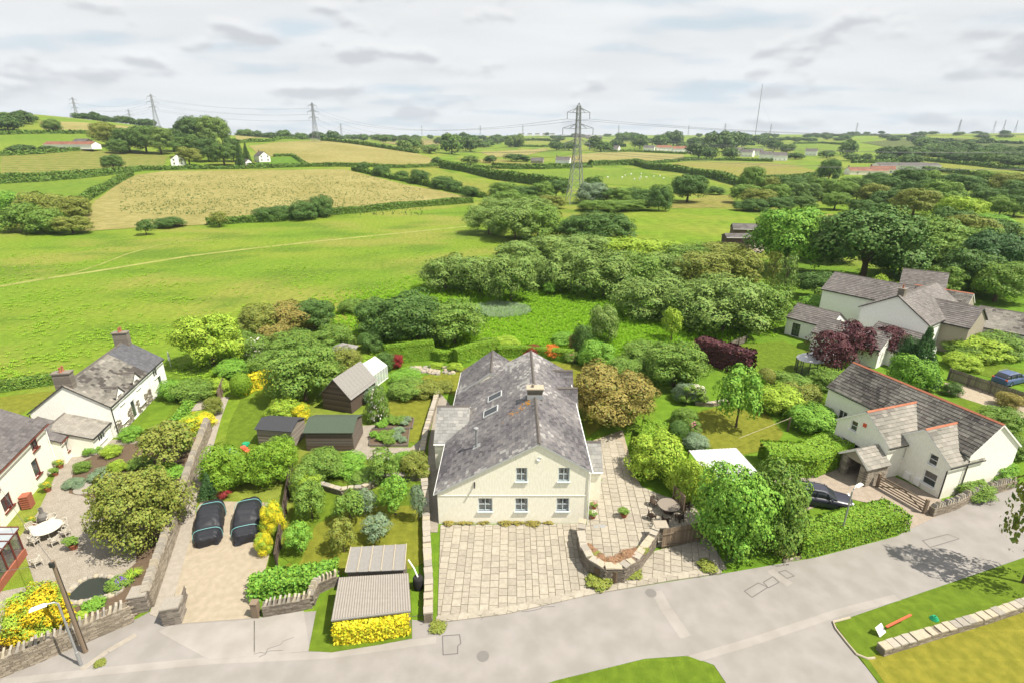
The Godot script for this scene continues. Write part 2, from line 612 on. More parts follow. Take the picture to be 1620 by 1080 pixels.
# a window set back in its opening: frame bars, glass, sill, curtain
func window(parent: Node, c: Vector3, u: Vector3, n: Vector3, w: float, h: float, nx: int, ny: int, frame, sill := true, curtain := false, called := "window"):
	var b := MB.new()
	var f := 0.07
	var base := c - n * 0.1
	var bas := Basis(u, Vector3.UP, n)
	var bar := func(x: float, y: float, sx: float, sy: float, t: float): b.box(Transform3D(bas, base + u * x + Vector3(0, y, 0)), Vector3(sx, sy, t))
	bar.call(-w / 2 + f / 2, h / 2, f, h, 0.07)
	bar.call(w / 2 - f / 2, h / 2, f, h, 0.07)
	bar.call(0, f / 2, w - 2 * f, f, 0.066)
	bar.call(0, h - f / 2, w - 2 * f, f, 0.066)
	for i in range(1, nx):
		bar.call(-w / 2 + w * i / nx, h / 2, 0.055, h - 2 * f, 0.06)
	for j in range(1, ny):
		bar.call(0, h * j / ny, w - 2 * f, 0.035, 0.05)
	var o := obj(called, b, frame, parent)
	var pw := (w - f) / nx
	for i in nx:
		var g := MB.new()
		g.box(Transform3D(bas, base + u * (-w / 2 + f / 2 + pw * (i + 0.5)) + Vector3(0, h / 2, 0) - n * 0.008), Vector3(pw - 0.03, h - f, 0.008))
		obj("pane", g, "glass", o)
	if sill:
		var s := MB.new()
		s.box(Transform3D(bas, c + n * 0.02 - Vector3(0, 0.035, 0)), Vector3(w + 0.16, 0.07, 0.2))
		obj("sill", s, frame, o)
	if curtain:
		var k := MB.new()
		for sgn in [-1, 1]:
			for i in 5:
				var x0: float = sgn * (w * 0.48 - i * w * 0.05)
				var x1: float = sgn * (w * 0.48 - (i + 1) * w * 0.05)
				var z0 := -0.1 - 0.03 * (i % 2)
				var z1 := -0.1 - 0.03 * ((i + 1) % 2)
				k.quad(base + u * x0 + n * z0 + Vector3(0, 0.03, 0), base + u * x1 + n * z1 + Vector3(0, 0.03, 0), base + u * x1 + n * z1 + Vector3(0, h, 0), base + u * x0 + n * z0 + Vector3(0, h, 0))
		for i in 10:
			var xa := -w * 0.46 + w * 0.092 * i
			k.quad(base + u * xa + n * (-0.17 - 0.02 * (i % 2)) + Vector3(0, 0.03, 0), base + u * (xa + w * 0.092) + n * (-0.17 - 0.02 * ((i + 1) % 2)) + Vector3(0, 0.03, 0), base + u * (xa + w * 0.092) + n * (-0.17 - 0.02 * ((i + 1) % 2)) + Vector3(0, h * 0.5, 0), base + u * xa + n * (-0.17 - 0.02 * (i % 2)) + Vector3(0, h * 0.5, 0))
		obj("curtain", k, "lace", o)
	return o

# slates laid in courses over a roof plane. pts: outline, first edge is the eave
func slates(b: MB, pts: Array, sw: float, sh: float, pal: Array, patchy: float, lift := 0.014):
	var o: Vector3 = pts[0]
	var u: Vector3 = (pts[1] - pts[0]).normalized()
	var nn: Vector3 = Vector3.ZERO
	for i in range(1, pts.size() - 1):
		nn += (pts[i] - o).cross(pts[i + 1] - o)
	nn = nn.normalized()
	if nn.y < 0:
		nn = -nn
	var vv := nn.cross(u)
	if vv.y < 0:
		vv = -vv
	var poly := PackedVector2Array()
	var lo := Vector2(1e9, 1e9)
	var hi := -lo
	for p in pts:
		var q := Vector2((p - o).dot(u), (p - o).dot(vv))
		poly.append(q)
		lo = lo.min(q)
		hi = hi.max(q)
	var row := 0
	var y := lo.y
	while y < hi.y - 0.01:
		var x := lo.x - sw * (0.5 if row % 2 else 0.0) - sw * 0.2 * rng.randf()
		while x < hi.x:
			var w := sw * (0.92 + 0.16 * rng.randf())
			var q := PackedVector2Array([Vector2(x + 0.004, y), Vector2(x + w - 0.004, y), Vector2(x + w - 0.004, minf(y + sh, hi.y)), Vector2(x + 0.004, minf(y + sh, hi.y))])
			var w3 := o + u * (x + w * 0.5) + vv * y
			var t := nz.get_noise_3d(w3.x * 14 + 50, w3.y * 14, w3.z * 14) * patchy * 1.7 + (rng.randf() - 0.5) * 0.55
			var k: Color = pal[clampi(int((t + 0.5) * pal.size()), 0, pal.size() - 1)]
			k = k * (0.88 + 0.24 * rng.randf())
			var ins := 0
			for p in q:
				if Geometry2D.is_point_in_polygon(p + (Vector2(x + w * 0.5, y + sh * 0.5) - p) * 0.02, poly):
					ins += 1
			var gs := [q] if ins == 4 else (Geometry2D.intersect_polygons(q, poly) if ins > 0 else [])
			var tip := lift * (0.8 + 0.7 * rng.randf())
			for g in gs:
				var r := []
				for p in g:
					r.append(o + u * p.x + vv * p.y + nn * (0.006 + tip * (1.0 - (p.y - y) / sh)))
				b.fan(r, k)
				if ins == 4:
					b.quad(r[0], r[1], r[1] - nn * (tip + 0.004), r[0] - nn * (tip + 0.004), k * 0.9)
			x += w
		y += sh
		row += 1

func deck(b: MB, pts: Array, thick: float, k := Color.WHITE):
	var nn: Vector3 = (pts[1] - pts[0]).cross(pts[2] - pts[0]).normalized()
	if nn.y < 0:
		nn = -nn
	b.fan(pts, k)
	var low := []
	for p in pts:
		low.append(p - nn * thick)
	b.fan(low, k)
	for i in pts.size():
		var j := (i + 1) % pts.size()
		b.quad(pts[i], pts[j], low[j], low[i], k)

func roof(parent: Node, planes: Array, style: Dictionary):
	var r: MeshInstance3D
	for pts in planes:
		var b := MB.new()
		deck(b, pts, style.get("thick", 0.12))
		r = obj("roof", b, style.get("edge", "dark_trim"), parent)
		var s := MB.new()
		slates(s, pts, style.sw, style.sh, style.pal, style.get("patchy", 0.5), style.get("lift", 0.014))
		obj("slates", s, "slate", r).set_meta("kind", "stuff")
	return r

func ridge(parent: Node, a: Vector3, b: Vector3, m, wide := 0.14, step := 0.45):
	var d := b - a
	var n := maxi(1, int(d.length() / step))
	var o := MB.new()
	var t := d.normalized()
	var s := t.cross(Vector3.UP).normalized()
	for i in n:
		var p0 := a + d * (i / float(n)) + t * 0.006
		var p1 := a + d * ((i + 1) / float(n)) - t * 0.006
		var up := Vector3(0, 0.05 + 0.012 * rng.randf(), 0)
		var k := Color.WHITE * (0.82 + 0.3 * rng.randf())
		var dn := Vector3(0, -0.07, 0)
		o.quad(p0 - s * wide + dn, p1 - s * wide + dn, p1 + up, p0 + up, k)
		o.quad(p0 + s * wide + dn, p1 + s * wide + dn, p1 + up, p0 + up, k)
		o.tri(p0 - s * wide + dn, p0 + s * wide + dn, p0 + up, k)
		o.tri(p1 - s * wide + dn, p1 + s * wide + dn, p1 + up, k)
	obj("ridge_tiles", o, m, parent).set_meta("kind", "stuff")

func cut(list: Array, side: String) -> Array:
	var out := []
	for w in list:
		if w[0] == side:
			out.append(Rect2(w[1] - w[3] * 0.5, w[2], w[3], w[4]))
	return out

# a block with gables front (+z) and back (-z). wins: [side, along, sill height, width, height, panes across, panes up, curtain]
func gable_block(p: Node, x0: float, x1: float, z0: float, z1: float, el: float, er: float, rx: float, rh: float, wins: Array, style: Dictionary, wm, frame, over := 0.18, skip := ""):
	var prof := func(z): return [Vector2(x0, 0), Vector2(x1, 0), Vector2(x1, er), Vector2(rx, rh), Vector2(x0, el)]
	if not "f" in skip: wall(p, Vector3(0, 0, z1), Vector3.RIGHT, Vector3.BACK, prof.call(0), cut(wins, "f"), wm)
	if not "b" in skip: wall(p, Vector3(0, 0, z0), Vector3.RIGHT, Vector3.FORWARD, prof.call(0), cut(wins, "b"), wm)
	if not "l" in skip: wall(p, Vector3(x0, 0, 0), Vector3.BACK, Vector3.LEFT, [Vector2(z0, 0), Vector2(z1, 0), Vector2(z1, el), Vector2(z0, el)], cut(wins, "l"), wm)
	if not "r" in skip: wall(p, Vector3(x1, 0, 0), Vector3.BACK, Vector3.RIGHT, [Vector2(z0, 0), Vector2(z1, 0), Vector2(z1, er), Vector2(z0, er)], cut(wins, "r"), wm)
	for w in wins:
		var c: Vector3
		var u: Vector3
		var n: Vector3
		match w[0]:
			"f": c = Vector3(w[1], w[2], z1); u = Vector3.RIGHT; n = Vector3.BACK
			"b": c = Vector3(w[1], w[2], z0); u = Vector3.LEFT; n = Vector3.FORWARD
			"l": c = Vector3(x0, w[2], w[1]); u = Vector3.BACK; n = Vector3.LEFT
			_: c = Vector3(x1, w[2], w[1]); u = Vector3.FORWARD; n = Vector3.RIGHT
		window(p, c, u, n, w[3], w[4], w[5], w[6], frame, w[4] < 1.7, w[7] if w.size() > 7 else false, "window" if w[4] < 1.7 else "door")
	var sl := (rh - el) / (rx - x0)
	var sr := (rh - er) / (x1 - rx)
	var t := 0.12
	var zf := z1 + over * 0.6
	var zb := z0 - over * 0.6
	var L := [Vector3(x0 - over, el - over * sl + t, zb), Vector3(x0 - over, el - over * sl + t, zf), Vector3(rx, rh + t, zf), Vector3(rx, rh + t, zb)]
	var R := [Vector3(x1 + over, er - over * sr + t, zf), Vector3(x1 + over, er - over * sr + t, zb), Vector3(rx, rh + t, zb), Vector3(rx, rh + t, zf)]
	roof(p, [L, R], style)
	ridge(p, Vector3(rx, rh + t + 0.02, zb), Vector3(rx, rh + t + 0.02, zf), style.get("ridge", "slate_ridge"))
	# gutters
	for e in [[x0 - over - 0.05, el - over * sl], [x1 + over + 0.05, er - over * sr]]:
		var g := MB.new()
		g.tube([Vector3(e[0], e[1] + 0.02, zb), Vector3(e[0], e[1] + 0.02, zf)], [0.055, 0.055], 6)
		obj("gutter", g, style.get("gutter", "white_paint"), p)

func chimney(p: Node, at: Vector3, sx: float, sz: float, h: float, m, pots: int, potm):
	var b := MB.new()
	var rows := int(h / 0.16)
	for i in rows:
		var k := Color.WHITE * (0.75 + 0.4 * rng.randf())
		b.cube(at + Vector3(0, (i + 0.5) * h / rows, 0), Vector3(sx - 0.02 * rng.randf(), h / rows - 0.012, sz - 0.02 * rng.randf()), k)
	b.cube(at + Vector3(0, h * 0.5, 0), Vector3(sx - 0.06, h, sz - 0.06), Color(0.6, 0.6, 0.6))
	b.cube(at + Vector3(0, h + 0.06, 0), Vector3(sx + 0.12, 0.12, sz + 0.12))
	var o := obj("chimney", b, m, p)
	for i in pots:
		var q := MB.new()
		q.lathe([Vector2(0.1, 0), Vector2(0.13, 0.02), Vector2(0.1, 0.1), Vector2(0.09, 0.42), Vector2(0.12, 0.44), Vector2(0.12, 0.5), Vector2(0.07, 0.5), Vector2(0.06, 0.3)], 12, Color.WHITE, at + Vector3(0, h + 0.12, (i - (pots - 1) * 0.5) * 0.42))
		obj("chimney_pot", q, potm, o)

func downpipe(p: Node, a: Vector3, h: float, m):
	var b := MB.new()
	b.tube([a, a + Vector3(0, h, 0)], [0.045, 0.045], 6)
	obj("downpipe", b, m, p)

# rubble stone wall along plan points: thin courses joined, coping stones one by one
func stone_wall(called: String, pts: Array, w: float, h: float, label: String, coping: String, m := "rubble", group := "", top_m := "coping_stone"):
	var root := thing(called, label, "wall", pts[0], 0.0, group)
	var off: Vector3 = pts[0]
	var b := MB.new()
	for i in pts.size() - 1:
		var a: Vector3 = pts[i] - off
		var e: Vector3 = pts[i + 1] - off
		var d := e - a
		var l := d.length()
		var t := d / l
		var s := t.cross(Vector3.UP)
		var bas := Basis(t, Vector3.UP, s)
		b.box(Transform3D(bas, a + t * l * 0.5 + Vector3(0, h * 0.5 - 0.02, 0)), Vector3(l, h - 0.05, w - 0.06), Color(0.55, 0.53, 0.5))
		var y := 0.0
		while y < h - 0.03:
			var rh := minf(0.06 + 0.07 * rng.randf(), h - y)
			for sd in [-1.0, 1.0]:
				var x := -0.02
				while x < l:
					var rw := 0.18 + 0.3 * rng.randf()
					var k := Color(1, 0.97, 0.92) * (0.5 + 0.75 * rng.randf() * rng.randf() + 0.15 * rng.randf())
					var pr := 0.02 * rng.randf()
					b.box(Transform3D(bas, a + t * (x + rw * 0.5) + Vector3(0, y + rh * 0.5, 0) + s * sd * (w * 0.5 - 0.04 + pr)), Vector3(rw - 0.015, rh - 0.012, 0.08), k, 0.97)
					x += rw
			y += rh
	obj("stones", b, m, root).set_meta("kind", "stuff")
	var stone := MB.new()
	if coping == "edge":
		stone.box(Transform3D(Basis(), Vector3(0, 0.16, 0)), Vector3(0.17, 0.38, w * 1.02), Color.WHITE, 0.66)
	else:
		stone.box(Transform3D(Basis(), Vector3(0, 0.04, 0)), Vector3(0.55, 0.09, w + 0.08), Color.WHITE, 0.96)
	var sm := stone.mesh()
	var gap := 0.29 if coping == "edge" else 0.57
	var n := 0
	for i in pts.size() - 1:
		var a: Vector3 = pts[i] - off
		var e: Vector3 = pts[i + 1] - off
		var d := e - a
		var l := d.length()
		var t := d / l
		var x := gap * 0.5
		while x < l:
			var o := obj("coping_stone", sm, ["coping_a", "coping_b", "coping_c"][rng.randi() % 3], root)
			var lean := (0.35 if coping == "edge" else 0.02) * (0.6 + 0.6 * rng.randf())
			o.transform = Transform3D(Basis(t, Vector3.UP, t.cross(Vector3.UP)), a + t * x + Vector3(0, h - 0.03, 0)) * Transform3D(Basis(Vector3(0, 0, 1), -lean).rotated(Vector3.UP, (rng.randf() - 0.5) * 0.15).scaled(Vector3(0.8 + 0.4 * rng.randf(), 0.75 + 0.5 * rng.randf(), 0.9 + 0.16 * rng.randf())), Vector3.ZERO)
			x += gap * (0.9 + 0.2 * rng.randf())
			n += 1
	return root

# a run of upright boards between posts
func board_fence(called: String, a: Vector3, e: Vector3, h: float, label: String, m: Array, cat := "fence", bw := 0.14, group := "", posts := true):
	var root := thing(called, label, cat, a, 0.0, group)
	var d := e - a
	var l := d.length()
	var t := d / l
	var bas := Basis(t, Vector3.UP, t.cross(Vector3.UP))
	var n := int(l / bw)
	var bd := MB.new()
	bd.box(Transform3D(Basis(), Vector3(0, h * 0.5, 0)), Vector3(bw - 0.015, h, 0.022))
	var bm := bd.mesh()
	for i in n:
		var o := obj("board", bm, m[rng.randi() % m.size()], root)
		o.transform = Transform3D(bas, t * (i + 0.5) * l / n + Vector3(0, 0.02 + 0.015 * rng.randf(), 0)).rotated_local(Vector3(0, 0, 1), (rng.randf() - 0.5) * 0.012)
	var rl := MB.new()
	for y in [0.25, h * 0.75]:
		rl.box(Transform3D(bas, t * l * 0.5 + Vector3(0, y, 0) + bas.z * 0.04), Vector3(l, 0.08, 0.05))
	obj("rail", rl, m[0], root)
	if posts:
		var np := maxi(1, int(l / 1.9))
		for i in np + 1:
			var b := MB.new()
			b.box(Transform3D(bas, t * l * i / np + Vector3(0, (h + 0.08) * 0.5, 0) + bas.z * 0.11), Vector3(0.1, h + 0.08, 0.1))
			obj("post", b, m[0], root)
	return root

# ---- far things
var styles := {}
func make_materials():
	TX.fine = noise_tex(0.06, Color(0.78, 0.78, 0.78), Color(1, 1, 1))
	TX.grain = noise_tex(0.16, Color(0.74, 0.74, 0.74), Color(1, 1, 1), false, FastNoiseLite.TYPE_SIMPLEX, 3)
	TX.blot = noise_tex(0.02, Color(0.93, 0.93, 0.92), Color(1, 1, 1), false, FastNoiseLite.TYPE_SIMPLEX_SMOOTH, 5)
	TX.grass = noise_tex(0.09, Color(0.58, 0.63, 0.45), Color(1, 1, 0.95), false, FastNoiseLite.TYPE_SIMPLEX, 4)
	TX.asphalt = noise_tex(0.2, Color(0.88, 0.88, 0.88), Color(1, 1, 1), false, FastNoiseLite.TYPE_SIMPLEX, 2)
	TX.turf = noise_tex(0.03, Color(0.86, 0.88, 0.8), Color(1, 1, 1), false, FastNoiseLite.TYPE_SIMPLEX_SMOOTH, 5)
	TX.gravel = noise_tex(0.11, Color(0.7, 0.66, 0.6), Color(1, 1, 1), false, FastNoiseLite.TYPE_CELLULAR, 2)
	TX.wood = noise_tex(0.05, Color(0.6, 0.58, 0.55), Color(1, 1, 1), false, FastNoiseLite.TYPE_PERLIN, 5)
	TX.rough_n = noise_tex(0.12, Color.BLACK, Color.WHITE, true, FastNoiseLite.TYPE_SIMPLEX, 3, 512, 5.0)
	TX.grass_n = noise_tex(0.09, Color.BLACK, Color.WHITE, true, FastNoiseLite.TYPE_SIMPLEX, 4, 512, 12.0)
	mat("meadow", Color(1, 1, 1), 0.95, "grass", 0.3, "turf", 0.045, "grass_n", true, 0.6)
	mat("crop", Color(1, 1, 1), 0.95, "grass", 0.12, "turf", 0.013, "grass_n", true, 0.8)
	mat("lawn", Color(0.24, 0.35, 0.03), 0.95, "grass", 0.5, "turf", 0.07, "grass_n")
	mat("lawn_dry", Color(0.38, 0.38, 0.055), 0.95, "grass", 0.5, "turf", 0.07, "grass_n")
	mat("lawn_parched", Color(0.45, 0.4, 0.065), 0.95, "grass", 0.5, "turf", 0.07, "grass_n")
	mat("tarmac", Color(0.275, 0.26, 0.25), 0.92, "asphalt", 1.3, "blot", 0.045, "rough_n", false, 0.12)
	mat("tarmac_pale", Color(0.32, 0.3, 0.285), 0.92, "asphalt", 1.3, "blot", 0.045, "rough_n", false, 0.12)
	mat("tar_line", Color(0.15, 0.14, 0.135), 0.8, "fine", 2.0)
	mat("iron", Color(0.2, 0.19, 0.18), 0.7, "grain", 6.0)
	mat("gravel", Color(0.5, 0.455, 0.38), 0.95, "gravel", 2.6, "blot", 0.15, "rough_n", false, 0.5)
	mat("gravel_pink", Color(0.46, 0.41, 0.37), 0.95, "gravel", 2.6, "blot", 0.15, "rough_n", false, 0.5)
	mat("soil", Color(0.2, 0.15, 0.11), 0.95, "gravel", 1.0, "blot", 0.3, "rough_n")
	mat("joint", Color(0.3, 0.27, 0.18), 0.95, "grain", 2.0, "blot", 0.2)
	mat("patio_grey", Color(0.42, 0.4, 0.37), 0.92, "gravel", 0.35, "blot", 0.12, "rough_n", false, 0.4)
	mat("concrete", Color(0.42, 0.38, 0.33), 0.92, "grain", 1.5, "blot", 0.2, "rough_n", false, 0.4)
	for i in 5:
		mat("paver_%d" % i, Color(0.44, 0.4, 0.335) * [0.88, 0.95, 1.0, 1.03, 1.07][i], 0.9, "grain", 1.3, "blot", 0.25, "rough_n", false, 0.3)
	mat("render_cream", Color(0.82, 0.8, 0.7), 0.9, "fine", 0.5, "", 1, "rough_n", false, 0.15)
	M.render_cream.albedo_texture = noise_tex(0.02, Color(0.955, 0.95, 0.935), Color(1, 1, 1))
	mat("render_white", Color(0.85, 0.85, 0.83), 0.9, "fine", 0.5, "", 1, "rough_n", false, 0.15)
	M.render_white.albedo_texture = M.render_cream.albedo_texture
	mat("render_pale", Color(0.83, 0.82, 0.75), 0.9, "fine", 0.5, "", 1, "rough_n", false, 0.15)
	M.render_pale.albedo_texture = M.render_cream.albedo_texture
	for k in ["render_cream", "render_white", "render_pale"]:
		M[k].uv1_scale = Vector3(0.7, 0.16, 0.7)
	mat("white_paint", Color(0.78, 0.78, 0.76), 0.5)
	mat("grey_paint", Color(0.45, 0.52, 0.55), 0.6)
	mat("blue_grey_paint", Color(0.5, 0.57, 0.6), 0.6)
	mat("red_brown", Color(0.2, 0.045, 0.03), 0.5, "wood", 2.0)
	mat("dark_trim", Color(0.09, 0.085, 0.085), 0.8, "fine", 1.0)
	mat("pale_trim", Color(0.55, 0.57, 0.58), 0.7, "fine", 1.0)
	mat("black_paint", Color(0.03, 0.03, 0.032), 0.5)
	mat("slate", Color(1, 1, 1), 0.75, "fine", 1.2, "blot", 0.35, "rough_n", true, 0.3)
	mat("slate_ridge", Color(0.14, 0.125, 0.115), 0.85, "fine", 1.5, "", 1, "", true)
	mat("terracotta", Color(0.45, 0.17, 0.1), 0.85, "fine", 1.5, "", 1, "", true)
	mat("lead", Color(0.4, 0.42, 0.44), 0.6, "fine", 1.0)
	mat("brick", Color(0.4, 0.14, 0.085), 0.9, "grain", 2.0)
	mat("rubble", Color(0.47, 0.415, 0.345), 0.95, "grain", 2.5, "blot", 0.4, "rough_n", true, 0.6)
	mat("rubble_dark", Color(0.34, 0.3, 0.26), 0.95, "grain", 2.5, "blot", 0.4, "rough_n", true, 0.6)
	mat("coping_a", Color(0.46, 0.42, 0.36), 0.95, "grain", 3.0, "blot", 0.6)
	mat("coping_b", Color(0.37, 0.34, 0.3), 0.95, "grain", 3.0, "blot", 0.6)
	mat("coping_c", Color(0.5, 0.44, 0.34), 0.95, "grain", 3.0, "blot", 0.6)
	mat("wall_top", Color(0.45, 0.39, 0.31), 0.95, "grain", 2.0, "blot", 0.5)
	mat("chimney_stone", Color(0.3, 0.265, 0.23), 0.95, "grain", 2.5, "", 1, "rough_n", true)
	for i in 3:
		mat("timber_%d" % i, Color(0.3, 0.235, 0.175) * [0.8, 1.0, 1.15][i], 0.9, "wood", 1.8)
		mat("old_timber_%d" % i, Color(0.26, 0.23, 0.205) * [0.8, 1.0, 1.2][i], 0.9, "wood", 1.8)
		mat("dark_board_%d" % i, Color(0.165, 0.125, 0.105) * [0.8, 1.0, 1.25][i], 0.9, "wood", 1.8)
	mat("bark", Color(0.16, 0.125, 0.095), 0.95, "wood", 1.5)
	mat("birch_bark", Color(0.55, 0.52, 0.48), 0.9, "wood", 3.0)
	mat("roof_felt", Color(0.065, 0.068, 0.078), 0.9, "grain", 1.5, "blot", 0.5)
	mat("roof_green", Color(0.085, 0.115, 0.085), 0.9, "grain", 1.5, "blot", 0.4)
	mat("grey_sheet", Color(0.3, 0.29, 0.28), 0.8, "grain", 1.2, "blot", 0.4)
	mat("fibre_cement", Color(0.36, 0.33, 0.3), 0.9, "grain", 1.5, "blot", 0.3)
	mat("white_sheet", Color(0.62, 0.63, 0.65), 0.5, "fine", 0.6)
	mat("galvanised", Color(0.42, 0.43, 0.44), 0.5, "fine", 1.0)
	M.galvanised.metallic = 0.4
	mat("far_steel", Color(0.2, 0.21, 0.22), 0.6)
	mat("cable", Color(0.12, 0.12, 0.13), 0.6)
	mat("cover_cloth", Color(0.03, 0.032, 0.04), 0.42, "fine", 2.0, "", 1, "rough_n", false, 0.5)
	mat("strap_teal", Color(0.2, 0.5, 0.5), 0.6)
	mat("car_paint", Color(0.012, 0.013, 0.03), 0.25)
	M.car_paint.clearcoat_enabled = true
	mat("blue_car_paint", Color(0.03, 0.06, 0.16), 0.25)
	M.blue_car_paint.clearcoat_enabled = true
	mat("rubber", Color(0.02, 0.02, 0.02), 0.8)
	mat("car_glass", Color(0.03, 0.035, 0.04), 0.05)
	mat("lamp_lens", Color(0.7, 0.7, 0.7), 0.2)
	mat("plastic_green", Color(0.02, 0.28, 0.13), 0.4)
	mat("plastic_blue", Color(0.06, 0.2, 0.55), 0.4)
	mat("plastic_red", Color(0.6, 0.1, 0.05), 0.4)
	mat("rattan", Color(0.085, 0.06, 0.045), 0.7, "grain", 4.0)
	mat("resin", Color(0.62, 0.58, 0.5), 0.6, "fine", 3.0)
	mat("pot", Color(0.36, 0.13, 0.075), 0.85, "fine", 3.0)
	mat("lace", Color(0.75, 0.75, 0.74), 0.9)
	mat("water", Color(0.025, 0.03, 0.022), 0.06)
	mat("lichen", Color(0.55, 0.26, 0.03), 0.95, "grain", 3.0)
	var gl := mat("glass", Color(0.1, 0.12, 0.13), 0.03)
	gl.albedo_color.a = 0.3
	gl.transparency = BaseMaterial3D.TRANSPARENCY_ALPHA
	gl.metallic_specular = 0.5
	var gh := mat("greenhouse_glass", Color(0.75, 0.8, 0.82), 0.05)
	gh.albedo_color.a = 0.42
	gh.transparency = BaseMaterial3D.TRANSPARENCY_ALPHA
	var gr := mat("roof_glazing", Color(0.4, 0.45, 0.5), 0.1)
	gr.albedo_color.a = 0.5
	gr.transparency = BaseMaterial3D.TRANSPARENCY_ALPHA
	# leaves
	leafmat("leaf_mid", Color(0.153, 0.247, 0.044))
	leafmat("leaf_dark", Color(0.087, 0.160, 0.037))
	leafmat("leaf_deep", Color(0.058, 0.124, 0.040))
	leafmat("leaf_lime", Color(0.291, 0.407, 0.044))
	leafmat("leaf_bright", Color(0.175, 0.335, 0.044))
	leafmat("leaf_olive", Color(0.206, 0.232, 0.047))
	leafmat("leaf_willow", Color(0.182, 0.268, 0.065))
	leafmat("leaf_grey", Color(0.189, 0.258, 0.163))
	leafmat("leaf_yellow", Color(0.660, 0.560, 0.030))
	leafmat("leaf_gold", Color(0.620, 0.440, 0.020))
	leafmat("leaf_brown", Color(0.258, 0.215, 0.060))
	leafmat("leaf_heather", Color(0.300, 0.170, 0.110))
	leafmat("leaf_copper", Color(0.100, 0.035, 0.045))
	leafmat("leaf_red", Color(0.260, 0.030, 0.035))
	leafmat("leaf_orange", Color(0.600, 0.160, 0.030))
	leafmat("leaf_hedge", Color(0.172, 0.292, 0.026))
	leafmat("leaf_far", Color(0.103, 0.172, 0.039))
	leafmat("leaf_far_dark", Color(0.077, 0.133, 0.034))
	leafmat("leaf_far_pale", Color(0.146, 0.215, 0.052))
	leafmat("leaf_field", Color(0.120, 0.198, 0.034))
	leafmat("bloom_white", Color(0.75, 0.7, 0.62))
	leafmat("bloom_pink", Color(0.6, 0.22, 0.3))
	leafmat("bloom_purple", Color(0.2, 0.1, 0.5))
	leafmat("bloom_yellow", Color(0.65, 0.5, 0.03))
	leafmat("grass_blade", Color(0.22, 0.37, 0.03), 0.5)
	leafmat("grass_lush", Color(0.22, 0.42, 0.02), 0.5)
	leafmat("reed", Color(0.34, 0.46, 0.28), 0.4)
	styles.main = {"sw": 0.36, "sh": 0.27, "patchy": 0.42, "pal": [Color(0.103, 0.097, 0.108), Color(0.141, 0.133, 0.147), Color(0.175, 0.167, 0.178), Color(0.200, 0.189, 0.196), Color(0.250, 0.238, 0.241), Color(0.384, 0.375, 0.370)], "edge": "pale_trim"}
	styles.pale = {"sw": 0.42, "sh": 0.34, "patchy": 0.3, "pal": [Color(0.2, 0.2, 0.2), Color(0.26, 0.26, 0.255), Color(0.3, 0.3, 0.295), Color(0.36, 0.355, 0.345)], "edge": "pale_trim"}
	styles.cottage = {"sw": 0.4, "sh": 0.32, "patchy": 0.7, "pal": [Color(0.09, 0.08, 0.075), Color(0.17, 0.16, 0.145), Color(0.22, 0.205, 0.185), Color(0.25, 0.235, 0.21), Color(0.28, 0.265, 0.235), Color(0.33, 0.31, 0.28)], "edge": "dark_trim", "gutter": "black_paint"}
	styles.newslate = {"sw": 0.34, "sh": 0.28, "patchy": 0.1, "pal": [Color(0.115, 0.118, 0.135), Color(0.13, 0.133, 0.15), Color(0.145, 0.148, 0.165)], "edge": "dark_trim", "gutter": "black_paint"}
	styles.grey = {"sw": 0.36, "sh": 0.3, "patchy": 0.3, "pal": [Color(0.13, 0.12, 0.125), Color(0.16, 0.148, 0.152), Color(0.18, 0.168, 0.17), Color(0.2, 0.187, 0.185)], "edge": "dark_trim", "gutter": "red_brown"}
	styles.tile = {"sw": 0.5, "sh": 0.34, "patchy": 0.7, "lift": 0.03, "pal": [Color(0.055, 0.05, 0.048), Color(0.085, 0.078, 0.072), Color(0.115, 0.108, 0.1), Color(0.15, 0.142, 0.13), Color(0.19, 0.18, 0.165)], "edge": "white_paint", "ridge": "terracotta", "gutter": "black_paint"}
	styles.wing = {"sw": 0.5, "sh": 0.34, "patchy": 0.4, "lift": 0.035, "pal": [Color(0.18, 0.17, 0.155), Color(0.26, 0.25, 0.225), Color(0.3, 0.285, 0.255), Color(0.34, 0.32, 0.29)], "edge": "white_paint", "ridge": "terracotta", "gutter": "black_paint"}
	styles.brown = {"sw": 0.45, "sh": 0.36, "patchy": 0.3, "lift": 0.035, "pal": [Color(0.155, 0.143, 0.140), Color(0.189, 0.174, 0.170), Color(0.216, 0.199, 0.194), Color(0.243, 0.224, 0.219)], "edge": "dark_trim", "gutter": "black_paint", "ridge": "slate_ridge"}
	styles.far_grey = {"sw": 1.1, "sh": 0.8, "patchy": 0.3, "pal": [Color(0.12, 0.11, 0.11), Color(0.16, 0.15, 0.15)], "edge": "dark_trim"}
	styles.far_red = {"sw": 1.1, "sh": 0.8, "patchy": 0.3, "pal": [Color(0.26, 0.11, 0.075), Color(0.32, 0.15, 0.1)], "edge": "dark_trim"}

